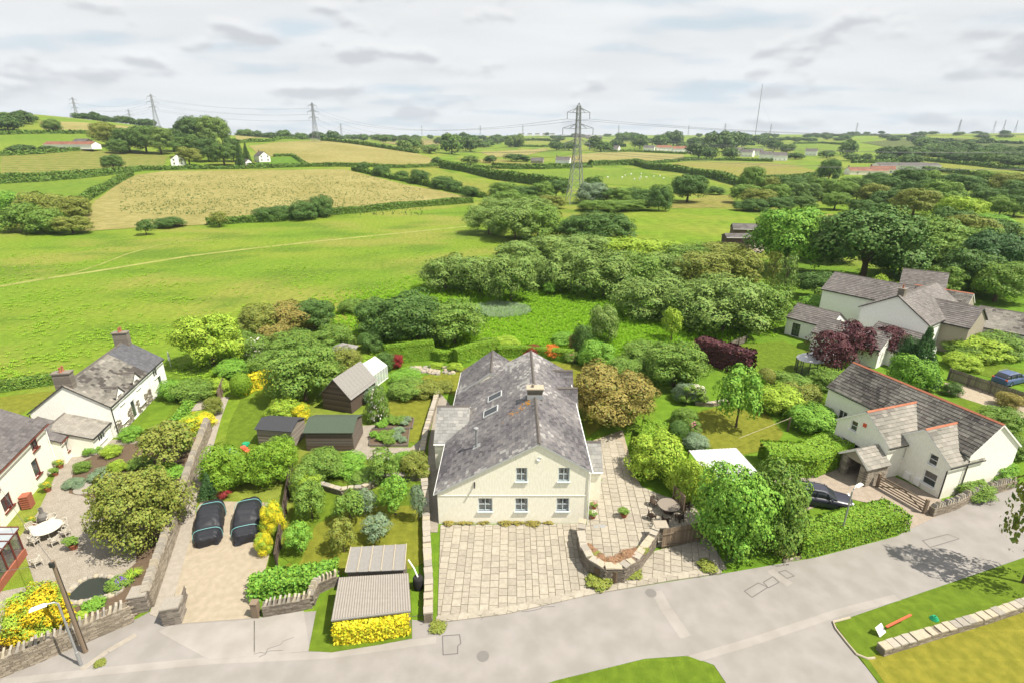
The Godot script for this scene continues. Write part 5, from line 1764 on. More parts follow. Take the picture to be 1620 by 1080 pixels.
	for i in 420:
		var z := -8.3 + 8.2 * rng.randf()
		var y := 0.06 + 1.5 * rng.randf()
		if (z > -4.8 and z < -3.6) or (y > 0.7 and ((z > -2.75 and z < -1.25) or (z > -6.7 and z < -5.3))):
			continue
		sb.cube(Vector3(0.015, y, z), Vector3(0.05, 0.1 + 0.06 * rng.randf(), 0.2 + 0.25 * rng.randf()), Color.WHITE * (0.7 + 0.6 * rng.randf()))
	obj("stone_facing", sb, "rubble", c).set_meta("kind", "stuff")

	# cream house with red-brown windows
	var r := thing("cream_house", "cream house with red-brown window frames beside the stone patio", "house", Vector3(-38.9, 0, -33.6), deg_to_rad(17.5))
	gable_block(r, -8.5, 0, -9.8, 8.0, 4.3, 4.3, -4.25, 7.0, [["r", -2.0, 0.9, 1.3, 1.2, 2, 1], ["r", -7.6, 3.0, 1.1, 1.1, 2, 1], ["r", -6.8, 0.9, 1.0, 1.5, 1, 1], ["r", 2.4, 0.9, 1.5, 1.3, 2, 1], ["r", -1.0, 2.9, 1.2, 1.2, 2, 1]], styles.grey, "render_cream", "red_brown", 0.25)
	var ex := sub(r, Vector3(0.7, 0, -9.8), 0, "back_extension")
	gable_block(ex, -5.0, 0, -3.0, 0, 2.3, 2.3, -2.5, 3.6, [["r", -1.5, 0.8, 1.4, 1.1, 2, 1]], styles.grey, "render_cream", "red_brown", 0.2)
	downpipe(r, Vector3(0.09, 0, -9.6), 4.1, "white_paint")
	var ch := MB.new()
	for j in 12:
		for i in 3:
			ch.cube(Vector3(0.5 + 0.02 * (j % 2), 0.05 + j * 0.1, -3.55 + i * 0.25 + 0.06 * (j % 2)), Vector3(0.62, 0.09, 0.235), Color.WHITE)
	obj("brick_barbecue", ch, "brick", r)  # freestanding brick barbecue block beside the wall
	# conservatory on brick footing
	var cs := thing("conservatory", "red-framed conservatory with brick footing built against the cream house", "conservatory", Vector3(-36.3, 0, -28.8), deg_to_rad(17.5))
	var foot := MB.new()
	for j in 6:
		for i in 17:
			var k := Color.WHITE
			foot.cube(Vector3(2.0, 0.05 + j * 0.1, -2.0 + i * 0.25 + 0.06 * (j % 2)), Vector3(0.2, 0.09, 0.24), k)
		for i in 16:
			foot.cube(Vector3(-1.95 + i * 0.25 + 0.06 * (j % 2), 0.05 + j * 0.1, -2.05), Vector3(0.24, 0.09, 0.2), k_one())
			foot.cube(Vector3(-1.95 + i * 0.25 + 0.06 * (j % 2), 0.05 + j * 0.1, 2.2), Vector3(0.24, 0.09, 0.2), k_one())
	obj("footing", foot, "brick", cs)
	for side in 3:
		for i in 5:
			var t := i / 4.0
			var q: Vector3 = Vector3(2.0, 0, lerpf(-2.0, 2.15, t)) if side == 0 else Vector3(lerpf(-2.0, 1.9, t), 0, -2.05 if side == 1 else 2.2)
			var pm := MB.new()
			pm.cube(q + Vector3(0, 1.4, 0), Vector3(0.1, 1.6, 0.1))
			obj("post", pm, "red_brown", cs)
			if i < 4:
				var g := MB.new()
				if side == 0:
					g.cube(q + Vector3(0, 1.4, 0.52), Vector3(0.02, 1.6, 0.94))
				else:
					g.cube(q + Vector3(0.49, 1.4, 0), Vector3(0.88, 1.6, 0.02))
				obj("pane", g, "glass", cs)
	var ev := MB.new()
	ev.cube(Vector3(2.05, 2.25, 0.08), Vector3(0.14, 0.12, 4.5))
	ev.cube(Vector3(0, 2.25, -2.1), Vector3(4.1, 0.12, 0.14))
	ev.cube(Vector3(0, 2.25, 2.25), Vector3(4.1, 0.12, 0.14))
	obj("eaves_beam", ev, "red_brown", cs)
	var rb := [Vector3(2.12, 2.32, -2.2), Vector3(2.12, 2.32, 2.35), Vector3(-2.0, 3.3, 2.35), Vector3(-2.0, 3.3, -2.2)]
	for i in 6:
		var t0 := i / 6.0
		var t1 := (i + 1) / 6.0
		var g := MB.new()
		deck(g, [rb[0].lerp(rb[1], t0), rb[0].lerp(rb[1], t1), rb[3].lerp(rb[2], t1), rb[3].lerp(rb[2], t0)], 0.02)
		obj("roof_pane", g, "roof_glazing", cs)
	for i in 7:
		var g := MB.new()
		g.beam(rb[0].lerp(rb[1], i / 6.0) + Vector3(0, 0.03, 0), rb[3].lerp(rb[2], i / 6.0) + Vector3(0, 0.03, 0), 0.07, 0.06)
		obj("glazing_bar", g, "red_brown", cs)

	# right cottage with gabled wings
	var q := thing("gabled_cottage", "cream cottage with two forward gables and red ridge tiles by the five-bar gate", "house", Vector3(33.2, 0, -51.7), deg_to_rad(18.5))
	gable_block(q, 0, 6.0, 0, 13.9, 3.9, 3.6, 2.8, 6.1, [["l", 2.2, 0.9, 1.0, 1.2, 2, 1]], styles.tile, "render_pale", "white_paint", 0.2)
	var g1 := sub(q, Vector3(0, 0, 7.6), -PI / 2, "front_wing")
	gable_block(g1, -2.6, 2.6, -1.8, 4.2, 3.25, 3.25, 0, 5.3, [["f", -0.9, 3.0, 0.7, 1.0, 1, 2], ["f", -0.8, 0.9, 1.9, 1.0, 3, 1]], styles.wing, "render_pale", "white_paint", 0.15, "b")
	var g2 := sub(q, Vector3(0, 0, 11.35), -PI / 2, "front_wing")
	gable_block(g2, -2.5, 2.5, -1.8, 2.1, 3.15, 3.15, 0, 5.15, [["f", -1.5, 1.9, 0.9, 0.9, 2, 1], ["f", 1.2, 2.5, 0.75, 1.0, 1, 2], ["f", 1.35, 0.6, 1.1, 1.3, 1, 2]], styles.wing, "render_pale", "white_paint", 0.15, "b")
	var al := MB.new()
	al.cube(Vector3(0.1, 4.1, 4.25), Vector3(0.28, 0.34, 0.1))
	obj("alarm_box", al, "plastic_red", g1)
	for x in [-0.35, 0.55]:
		var mb := MB.new()
		mb.cube(Vector3(x, 0.5, 2.2), Vector3(0.5, 0.65, 0.2))
		obj("meter_box", mb, "white_paint", g2)
	downpipe(q, Vector3(-2.15, 0, 13.8), 2.7, "black_paint")
	downpipe(q, Vector3(-0.08, 0, 13.98), 3.4, "black_paint")
	var po := sub(q, Vector3(-4.2, 0, 9.3), -PI / 2, "porch")
	var pw := MB.new()
	for s in [-1.0, 1.0]:
		for j in 16:
			for k in 6:
				pw.cube(Vector3(s * 1.15, 0.06 + j * 0.115, 0.2 + k * 0.38 + 0.1 * (j % 2)), Vector3(0.36 + 0.03 * rng.randf(), 0.11, 0.36), Color.WHITE * (0.6 + 0.7 * rng.randf()))
			pw.cube(Vector3(s * 0.86, 0.06 + j * 0.115, 2.3), Vector3(0.42, 0.11, 0.34 + 0.03 * rng.randf()), Color.WHITE * (0.6 + 0.7 * rng.randf()))
	pw.fan([Vector3(-1.3, 1.9, 2.44), Vector3(1.3, 1.9, 2.44), Vector3(0, 2.95, 2.44)])
	obj("stones", pw, "rubble", po).set_meta("kind", "stuff")
	roof(po, [[Vector3(-1.5, 1.85, 0), Vector3(-1.5, 1.85, 2.65), Vector3(0, 3.05, 2.65), Vector3(0, 3.05, 0)], [Vector3(1.5, 1.85, 2.65), Vector3(1.5, 1.85, 0), Vector3(0, 3.05, 0), Vector3(0, 3.05, 2.65)]], styles.wing)
	var dr := MB.new()
	dr.cube(Vector3(0, 1.0, 0.12), Vector3(1.0, 2.0, 0.08))
	obj("door", dr, "dark_board_0", po)

	# white houses behind
	var big := thing("white_house", "large white house with a wide brown-tiled gable in front of the huge oak", "house", Vector3(53.9, 0, -73.2), deg_to_rad(-55))
	gable_block(big, -4.3, 4.3, -13, 0, 5.1, 4.6, 0, 7.6, [["r", -2.0, 1.0, 1.2, 1.2, 2, 1]], styles.brown, "render_white", "black_paint", 0.3)
	var cr := sub(big, Vector3(2.0, 0, -8.0), PI / 2, "cross_wing")
	gable_block(cr, -3.2, 3.2, 0, 5.5, 4.2, 4.2, 0, 6.3, [["f", -1.0, 1.6, 1.1, 1.1, 2, 1]], styles.brown, "rubble", "white_paint", 0.3, "b")
	var b2 := sub(big, Vector3(-1.5, 0, -9.5), PI / 2, "rear_wing")
	gable_block(b2, -3.3, 3.3, -11.5, 0, 5.0, 5.0, 0, 7.2, [], styles.brown, "render_white", "black_paint", 0.3)
	chimney(big, Vector3(0, 7.0, -0.9), 0.8, 0.8, 1.5, "chimney_stone", 1, "terracotta")
	block("low white annexe with a brown-tiled roof beside the mown back lawn", Vector3(44.2, 0, -80.7), Vector3(47.8, 0, -75.6), 2.6, 2.7, 4.3, "brown", "render_white", [["l", -4.6, 0.05, 1.2, 2.0, 2, 1], ["f", 0.5, 2.2, 0.8, 1.1, 1, 2]], "white_annexe", "house", "black_paint")
	block("lower white extension between the annexe and the copper tree", Vector3(44.6, 0, -74.0), Vector3(49.6, 0, -66.9), 2.5, 2.6, 4.2, "brown", "render_white", [["l", -5.0, 0.9, 1.2, 1.1, 2, 1]], "white_extension", "house", "black_paint")
	block("middle white wing with a steep brown roof and flat skylight", Vector3(50.9, 0, -71.6), Vector3(53.6, 0, -66.0), 3.2, 2.3, 4.3, "brown", "render_white", [], "white_wing", "house", "black_paint")
	block("long white barn conversion with a mottled slate roof beyond the blue car", P(1552, 485, 4.8), P(1640, 500, 4.8) + Vector3(5, 0, 6), 3.8, 2.8, 4.8, "cottage", "render_white", [["l", -6.0, 1.4, 3.0, 0.7, 3, 1]], "white_barn", "house", "black_paint")
	block("stone house with a hipped slate roof and red ridge beside the white barn", Vector3(66.5, 0, -87.0), Vector3(71.5, 0, -81.5), 4.0, 3.4, 5.6, "tile", "rubble", [], "stone_house", "house", "black_paint")
	block("cream cottage with a brown roof deep among the garden trees", Vector3(74.0, 0, -101.0), Vector3(79.5, 0, -97.0), 3.0, 2.8, 5.2, "brown", "render_cream", [["l", -5, 1.2, 1.2, 1.0, 2, 1], ["r", -3, 1.2, 1.2, 1.0, 2, 1]], "cream_cottage", "house")
	block("white bungalow with a brown roof on the wooded slope", P(1520, 369, 5.2), P(1592, 372, 5.2) + Vector3(0, 0, 4), 5.0, 3.0, 5.4, "brown", "render_white", [["r", -3.0, 1.0, 1.6, 1.2, 3, 1], ["r", -9.0, 1.0, 1.6, 1.2, 3, 1], ["f", 0, 1.0, 2.0, 1.4, 3, 1]], "white_bungalow", "house")
	block("white gable end poking out of the trees beside the bungalow", Vector3(104, 0, -146), Vector3(108, 0, -138), 3.5, 3.0, 6.0, "brown", "render_white", [], "white_gable", "house")

	# hexagonal-ended garden conservatory
	var gc := thing("garden_conservatory", "dark-framed conservatory with a pale ribbed roof beside the mown lawn", "conservatory", P(1280, 588), deg_to_rad(20))
	gc.scale = Vector3(0.85, 0.85, 0.85)
	var n := 8
	for i in n:
		var a := PI * i / (n - 1) + PI / 2
		var p0 := Vector3(cos(a) * 2.6 + 0.5, 0, sin(a) * 2.0)
		var pm := MB.new()
		pm.cube(p0 + Vector3(0, 1.1, 0), Vector3(0.1, 2.2, 0.1))
		obj("post", pm, "dark_trim", gc)
		if i < n - 1:
			var a2 := PI * (i + 1) / (n - 1) + PI / 2
			var p1 := Vector3(cos(a2) * 2.6 + 0.5, 0, sin(a2) * 2.0)
			var g := MB.new()
			g.quad(p0, p1, p1 + Vector3(0, 2.2, 0), p0 + Vector3(0, 2.2, 0))
			obj("pane", g, "glass", gc)
			var rf := MB.new()
			deck(rf, [p0 * 1.06 + Vector3(0, 2.2, 0), p1 * 1.06 + Vector3(0, 2.2, 0), Vector3(0.6, 3.1, p1.z * 0.2), Vector3(0.6, 3.1, p0.z * 0.2)], 0.03)
			obj("roof_pane", rf, "white_sheet", gc)
	for i in 4:
		var rf := MB.new()
		var x0 := 0.6 + i * 0.85
		deck(rf, [Vector3(x0, 2.25, 2.1), Vector3(x0 + 0.82, 2.25, 2.1), Vector3(x0 + 0.82, 3.1, 0), Vector3(x0, 3.1, 0)], 0.03)
		obj("roof_pane", rf, "white_sheet", gc)
		var pm := MB.new()
		pm.cube(Vector3(x0 + 0.4, 1.1, 2.0), Vector3(0.1, 2.2, 0.1))
		obj("post", pm, "dark_trim", gc)

func k_one() -> Color:
	return Color.WHITE * (0.8 + 0.35 * rng.randf())

func corrugated(parent: Node, called: String, a: Vector3, b: Vector3, c: Vector3, d: Vector3, pitch: float, m):
	# a sheet from edge a-b (low) to d-c (high) with ridges running up the slope
	var n := int(a.distance_to(b) / pitch) * 4
	var up := (b - a).cross(d - a).normalized()
	if up.y < 0:
		up = -up
	var mb := MB.new()
	for i in n:
		var t0 := float(i) / n
		var t1 := float(i + 1) / n
		var y0 := up * 0.025 * sin(i * PI / 2)
		var y1 := up * 0.025 * sin((i + 1) * PI / 2)
		mb.quad(a.lerp(b, t0) + y0, a.lerp(b, t1) + y1, d.lerp(c, t1) + y1, d.lerp(c, t0) + y0)
	return obj(called, mb, m, parent)

func shed(label: String, a: Vector3, b: Vector3, deep: float, h0: float, rh: float, roofm, boards: Array, called := "garden_shed", gutter := false) -> Node3D:
	# apex shed: a-b is the long front at the ground, ridge parallel to it
	var d := b - a
	var o := thing(called, label, "shed", a, atan2(-d.z, d.x))
	var l := d.length()
	var n := int(h0 / 0.16)
	for side in [[0.0, 1], [-deep, -1]]:
		for j in n:
			var m := MB.new()
			m.cube(Vector3(l / 2, (j + 0.5) * h0 / n, side[0] + side[1] * (0.012 if j % 2 else 0.0)), Vector3(l, h0 / n - 0.008, 0.03))
			obj("board", m, boards[rng.randi() % boards.size()], o)
	for x in [0.0, l]:
		for j in n:
			var m := MB.new()
			m.cube(Vector3(x, (j + 0.5) * h0 / n, -deep / 2), Vector3(0.03, h0 / n - 0.008, deep))
			obj("board", m, boards[rng.randi() % boards.size()], o)
		var g := MB.new()
		g.fan([Vector3(x, h0, 0), Vector3(x, h0, -deep), Vector3(x, rh, -deep / 2)])
		obj("gable", g, boards[0], o)
	for s in [0, 1]:
		var r := MB.new()
		var z0 := 0.15 if s == 0 else -deep - 0.15
		deck(r, [Vector3(-0.15, h0 - 0.05, z0), Vector3(l + 0.15, h0 - 0.05, z0), Vector3(l + 0.15, rh + 0.04, -deep / 2), Vector3(-0.15, rh + 0.04, -deep / 2)], 0.04)
		obj("roof", r, roofm, o)
	return o

func frontage():
	# the lane
	flat("road", pix([-260,1180, -60,1100, 0,1070, 130,1016, 206,984, 236,968, 262,982, 395,978, 480,968, 505,966, 690,984, 800,972, 940,940, 1060,920, 1140,908, 1290,882, 1420,848, 1470,816, 1510,806, 1560,784, 1620,766, 1900,700, 1900,800, 1620,882, 1320,985, 1325,1000, 1395,1085, 1440,1140, 1180,1140, 1150,1082, 1130,1052, 1090,1037, 1020,1042, 880,1076, 780,1110, 700,1300, -260,1300]), 0.02, "tarmac", "sunlit grey lane running past all the cottages", "road")
	var strip := func(list: Array, w: float, y: float, m, label: String, called := "road_patch"):
		var pts := gpath(list)
		var b := MB.new()
		for i in pts.size() - 1:
			var s: Vector3 = (pts[i + 1] - pts[i]).cross(Vector3.UP).normalized() * w * 0.5
			var u := Vector3(0, y, 0)
			b.quad(pts[i] - s + u, pts[i + 1] - s + u, pts[i + 1] + s + u, pts[i] + s + u)
		tag(struct(called, b, m), label, "road patch")
	strip.call([1038,935, 1055,965, 1085,1008], 0.75, 0.026, "tarmac_pale", "pale trench repair crossing the lane below the timber gate")
	strip.call([1218,902, 1250,925], 0.6, 0.026, "tarmac_pale", "short pale trench repair by the big laurel")
	strip.call([1030,1062, 1190,1015, 1330,968, 1420,945], 0.5, 0.026, "tarmac_pale", "long pale repair strip along the middle of the lane")
	strip.call([215,1004, 170,1030, 128,1060], 0.35, 0.03, "concrete", "concrete edging strip under the stone wall")
	strip.call([402,982, 402,1032], 0.06, 0.03, "concrete", "thin pale joint across the tarmac forecourt")
	strip.call([0,1080, 160,1062, 330,1045, 520,1036, 690,1012], 0.5, 0.024, "tarmac_pale", "worn pale band along the edge of the lane")
	for e in [[700,1006, 727,1004, 729,1018, 724,1022, 724,1034, 701,1036, 700,1006], [1178,935, 1200,922, 1215,929, 1190,945, 1178,935], [1208,921, 1223,912, 1233,921, 1216,930, 1208,921], [1232,905, 1243,902, 1257,911, 1245,915, 1232,905], [1460,855, 1500,845, 1518,852, 1472,866, 1460,855]]:
		strip.call(e, 0.06, 0.03, "tar_line", "dark sealed outline of a mended patch in the lane", "tar_seal")
	for e in [[764,1038], [1030,938]]:
		var b := MB.new()
		b.lathe([Vector2(0.36, 0.0), Vector2(0.36, 0.03), Vector2(0.0, 0.032)], 20)
		var o := obj("manhole_cover", b, "iron")
		o.position = P(e[0], e[1])
		tag(o, "round iron cover in the lane below the paved drive" if e[0] < 900 else "iron cover in the paving by the curved wall", "manhole cover")
	for i in 16:
		var at := [rng.randf() * 900 + 300, 0.0]
		at[1] = 1075 - (at[0] - 300) * 0.2 - 30 * rng.randf()
		var ln := []
		for k in 6:
			ln += [at[0] + k * (6 + 6 * rng.randf()), at[1] - k * 1.6 + 3 * rng.randf() - (k * 5.0 if i % 3 == 0 else 0.0)]
		strip.call(ln, 0.035, 0.032, "tar_line", "hairline crack in the surface of the lane", "road_crack")
	flat("verge", pix([488,1030, 500,968, 530,920, 545,905, 650,900, 652,1010, 600,1020, 525,1032]), 0.05, "lawn", "bright grass verge around the old garage", "verge")
	flat("verge", pix([880,1078, 1020,1044, 1090,1039, 1130,1054, 1150,1084, 1180,1140, 800,1140]), 0.06, "lawn", "grass mound at the near edge of the lane", "verge")
	flat("verge", pix([1320,987, 1620,884, 1900,802, 1900,960, 1620,1010, 1395,1087]), 0.06, "lawn", "wedge of grass between the lane and the low stone wall", "verge")
	flat("dry_lawn", pix([1372,1042, 1620,962, 1900,885, 1900,1300, 1480,1300, 1400,1082]), 0.07, "lawn_parched", "parched lawn inside the low stone wall", "lawn")
	# white kerb round the grass wedge
	var kerb := MB.new()
	var kp := gpath([1345,978, 1318,985, 1322,995, 1340,1018, 1355,1036, 1372,1043, 1384,1042])
	var rad := []
	for i in kp.size():
		kp[i].y = 0.08
		rad.append(0.07)
	kerb.tube(kp, rad, 6)
	tag(obj("kerb", kerb, "coping_c"), "pale curved kerb round the corner of the grass wedge", "kerb")
	var gw = stone_wall("low_wall", gpath([1392,1034, 1480,1006, 1560,982, 1640,955, 1760,918]), 0.5, 0.55, "low stone garden wall with a flat coped top in the grass wedge", "flat")
	# fallen sale board lying on the low wall
	var sg := thing("sale_board", "fallen white and red sale board lying against the low wall", "sign", P(1392, 1002))
	var sb := MB.new()
	sb.box(Transform3D(Basis.from_euler(Vector3(-0.5, 0.3, 0.3)), Vector3(-0.1, 0.4, 0.1)), Vector3(0.55, 0.6, 0.04))
	obj("board", sb, "white_paint", sg)
	var s2 := MB.new()
	s2.beam(Vector3(0.2, 0.65, 0.1), Vector3(2.2, 0.75, -0.7), 0.12, 0.05)
	obj("post", s2, "plastic_red", sg)
	var hs := thing("hose_reel", "green plastic garden hose dropped on the grass by the wall", "hose", P(1478, 980))
	for i in 3:
		var pts := []
		var rr := []
		for k in 17:
			var a := TAU * k / 16.0
			pts.append(Vector3(cos(a) * (0.22 - 0.06 * i), 0.08 + i * 0.08, sin(a) * (0.2 - 0.05 * i)))
			rr.append(0.05)
		var m := MB.new()
		m.tube(pts, rr, 6)
		obj("coil", m, "plastic_green", hs)

	# covered cars on the gravel drive
	flat("gravel_drive", pix([268,988, 398,978, 412,930, 425,880, 430,795, 318,792, 292,850, 280,920]), 0.035, "gravel", "pale gravel drive under the two covered cars", "drive")
	flat("forecourt", pix([250,1000, 268,990, 398,980, 480,966, 490,1030, 330,1044]), 0.03, "tarmac_pale", "tarmac forecourt in front of the gravel drive", "drive")
	covered_car(P(331, 838) + Vector3(0, 0, -0.2), deg_to_rad(202), "car under a dark cover with teal straps beside the stone lane wall")
	covered_car(P(391, 833) + Vector3(0, 0, -0.2), deg_to_rad(200), "car under a dark cover with teal straps beside the golden topiary")
	flat("side_path", pix([236,972, 268,985, 276,940, 301,850, 312,790, 330,730, 350,660, 362,628, 350,628, 336,660, 318,712, 292,800, 262,900, 244,948]), 0.05, "concrete", "narrow concrete path along the stone lane wall", "path")
	# lane walls
	stone_wall("boundary_wall", gpath([-60,1096, 0,1068, 60,1044, 130,1014, 206,982]), 0.55, 1.3, "dry stone boundary wall with upright coping along the lane", "edge")
	stone_wall("side_wall", gpath([236,962, 250,920, 268,868, 290,800, 312,732, 330,684]), 0.55, 1.4, "dry stone wall with upright coping running back between patio and gravel drive", "edge")
	for e in [[221,966,"stone pier ending the boundary wall at the path entrance"], [272,985,"stone gate pier beside the gravel drive"]]:
		var pr := thing("stone_pier", e[2], "pier", P(e[0], e[1]) + Vector3(0, 0, -0.3), 0.25)
		var b := MB.new()
		for j in 11:
			for x in [-0.33, 0.0, 0.33]:
				for z in [-0.25, 0.25]:
					b.cube(Vector3(x + 0.05 * (j % 2), 0.06 + j * 0.115, z), Vector3(0.32 + 0.04 * rng.randf(), 0.11, 0.48 + 0.05 * rng.randf()), Color.WHITE * (0.55 + 0.7 * rng.randf()))
		obj("stones", b, "rubble_dark", pr).set_meta("kind", "stuff")
		var t := MB.new()
		t.cube(Vector3(0, 1.3, 0), Vector3(1.1, 0.07, 1.05), Color.WHITE, 0.95)
		obj("cap", t, "coping_b", pr)
	board_fence("small_gate", P(284, 985), P(296, 945), 1.0, "old timber gate standing open beside the gravel drive", ["old_timber_0", "old_timber_1", "old_timber_2"], "gate", 0.13, "", false)
	var gp := thing("gate_post", "squared timber gate post at the end of the curved stone wall", "post", P(406, 974))
	var gb := MB.new()
	gb.cube(Vector3(0, 0.55, 0), Vector3(0.4, 1.1, 0.4))
	gb.cube(Vector3(0, 1.12, 0), Vector3(0.46, 0.06, 0.46))
	obj("post", gb, "timber_1", gp)
	stone_wall("curved_wall", gpath([418,972, 455,966, 492,958, 497,945, 502,936, 520,928, 532,924]), 0.45, 0.85, "stone wall curving from the gate post to the old garage", "edge", "rubble_dark")
	# old garage
	var ga := thing("old_garage", "old garage with a corrugated roof behind the yellow hedge", "garage", P(527, 1003) , 0.0)
	var A := P(524, 979, 1.5) - ga.position
	var B := P(650, 964, 1.5) - ga.position
	var C := P(646, 906, 1.9) - ga.position
	var Dd := P(536, 913, 1.9) - ga.position
	corrugated(ga, "roof", A, B, C, Dd, 0.15, "fibre_cement")
	var walls := MB.new()
	var cor := [A + Vector3(0.12, 0, -0.12), B + Vector3(-0.12, 0, -0.12), C + Vector3(-0.12, 0, 0.05), Dd + Vector3(0.12, 0, 0.05)]
	for i in 4:
		var p0: Vector3 = cor[i]
		var p1: Vector3 = cor[(i + 1) % 4]
		walls.quad(Vector3(p0.x, 0, p0.z), Vector3(p1.x, 0, p1.z), p1 - Vector3(0, 0.05, 0), p0 - Vector3(0, 0.05, 0))
	obj("wall", walls, "concrete", ga)
	var gt := MB.new()
	gt.beam(A + Vector3(0, -0.05, 0.05), B + Vector3(0, -0.05, 0.05), 0.1, 0.1)
	obj("gutter", gt, "grey_sheet", ga)
	var g2 := thing("lean_to_shed", "low lean-to with a battened felt roof behind the old garage", "shed", P(560, 905))
	A = P(546, 905, 1.95) - g2.position
	B = P(640, 901, 1.95) - g2.position
	C = P(643, 860, 2.3) - g2.position
	Dd = P(555, 865, 2.3) - g2.position
	var rf := MB.new()
	deck(rf, [A, B, C, Dd], 0.06)
	obj("roof", rf, "grey_sheet", g2)
	for i in 6:
		var bt := MB.new()
		bt.beam(A.lerp(B, i / 5.0) + Vector3(0, 0.03, 0), Dd.lerp(C, i / 5.0) + Vector3(0, 0.03, 0), 0.06, 0.05)
		obj("batten", bt, "coping_c", g2)
	walls = MB.new()
	cor = [A + Vector3(0.1, -0.06, -0.1), B + Vector3(-0.1, -0.06, -0.1), C + Vector3(-0.1, -0.06, 0.1), Dd + Vector3(0.1, -0.06, 0.1)]
	for i in 4:
		var p0: Vector3 = cor[i]
		var p1: Vector3 = cor[(i + 1) % 4]
		walls.quad(Vector3(p0.x, 0, p0.z), Vector3(p1.x, 0, p1.z), p1, p0)
	obj("wall", walls, "old_timber_1", g2)
	var bl := thing("water_butt", "black water butt with a white pipe beside the garage", "barrel", P(662, 930))
	var bb := MB.new()
	bb.lathe([Vector2(0.3, 0), Vector2(0.36, 0.4), Vector2(0.34, 0.85), Vector2(0.28, 0.95), Vector2(0, 0.97)], 16)
	obj("barrel", bb, "rubber", bl)
	bb = MB.new()
	bb.tube([Vector3(0, 0.95, 0), Vector3(-0.25, 1.5, -0.2), Vector3(-0.6, 2.1, -0.3)], [0.05, 0.05, 0.05], 8)
	obj("pipe", bb, "white_paint", bl)
	hedge("yellow_hedge", gpath([534,1012, 590,1007, 645,997]), 0.8, 1.3, 0.075, 230, "leaf_yellow", "variegated yellow hedge clipped in front of the old garage", "", 0.2)

	# orchard garden
	flat("orchard_lawn", pix([445,900, 470,880, 445,860, 470,770, 500,745, 560,775, 640,775, 668,770, 672,890, 650,900, 560,905, 520,920, 470,915]), 0.04, "lawn_dry", "sunlit orchard grass with small fruit trees", "lawn")
	flat("orchard_green_grass", pix([445,880, 470,770, 500,745, 560,775, 668,772, 670,800, 560,800, 500,830, 470,900]), 0.046, "lawn", "greener strip of grass under the fruit trees", "lawn")  # strip in the greener lawn material over the dry orchard grass
	for e in [[470,885,44,50,"leaf_bright"],[488,832,50,62,"leaf_mid"],[480,795,46,54,"leaf_mid"],[548,838,54,58,"leaf_mid"],[575,820,42,44,"leaf_grey"],[622,826,48,66,"leaf_bright"],[592,868,50,46,"leaf_grey"],[540,885,44,58,"leaf_olive"],[606,775,54,60,"leaf_mid"],[662,830,24,60,"leaf_grey"]]:
		pp("small", "fruit_tree", e[0], e[1], e[2], e[3], e[4], tone_word(e[4]) + size_word(e[2] * e[3], 2100, 2900) + "fruit tree in the orchard grass", "tree", "fruit trees in the orchard grass")
	hedge("laurel_hedge", gpath([402,940, 440,930, 485,922, 530,912]), 1.5, 1.2, 0.09, 120, "leaf_bright", "loose green laurel hedge behind the curved stone wall", "", 0.5)
	board_fence("dark_fence", P(437, 900), P(462, 745), 1.3, "dark weathered board fence between covered cars and orchard", ["dark_board_0", "dark_board_1", "dark_board_2"])
	for e in [[427,850,32,52],[415,882,26,36],[428,832,24,30]]:
		pp("bush", "golden_topiary", e[0], e[1], e[2], e[3], "leaf_yellow", "clipped golden yellow shrub at the side of the covered cars", "shrub", "golden topiary by the covered cars")
	for e in [[345,782,70,72],[385,778,60,62],[425,775,66,76],[440,745,50,50]]:
		pp("bush", "clipped_shrub", e[0], e[1], e[2], e[3], "leaf_hedge", "rounded green shrub in the dense clump behind the covered cars", "shrub", "green clump behind the covered cars")
	pp("conifer", "dwarf_cypress", 325, 795, 40, 46, "leaf_deep", "dark dwarf cypress at the end of the stone path", "shrub")
	pp("spiky", "cordyline", 350, 795, 26, 20, "leaf_red", "red spiky plant in the bed behind the covered cars", "plant")
	pp("spiky", "phormium", 410, 770, 40, 34, "leaf_willow", "tall green spiky plant in the clump behind the covered cars", "plant")
	# drive, low walls and planting in front of the house
	paving("drive_paving", pix([697,831, 918,829, 925,870, 950,925, 950,936, 800,968, 692,982]), 0.0, "buff flagstone drive in front of the cream house", [0.45, 0.6, 0.6, 0.75])
	paving("drive_edge", pix([690,986, 800,972, 940,940, 1060,919, 1142,907, 1140,898, 1060,909, 940,930, 800,961, 690,976]), 0.26, "row of pale setts edging the drive along the lane", [0.6, 0.75], 120, 0.057)
	var dw = stone_wall("drive_wall", gpath([678,985, 679,930, 676,870, 674,800, 672,770]), 0.5, 0.75, "low flat-topped stone wall between orchard and paved drive", "flat")
	for e in [[712,828],[735,828],[765,829],[800,828],[820,829],[845,829],[868,828]]:
		pp("shrubfar", "dry_plant", e[0], e[1] + 2, 22, 9, "leaf_brown", "low brown plant at the foot of the cream house wall", "plant", "brown plants along the house wall")
	# curved planter wall
	stone_wall("curved_planter", gpath([921,842, 918,862, 922,885, 934,905, 955,918, 982,918, 1003,905, 1018,885, 1030,868, 1036,856]), 0.5, 1.25, "curved stone planter wall between drive and courtyard", "flat", "rubble_dark")
	flat("planter_soil", pix([925,860, 930,885, 945,900, 975,905, 1000,895, 1018,870, 1005,868, 985,885, 960,888, 940,872], 1.0), 1.0, "soil", "soil bed along the top of the curved planter", "bed")
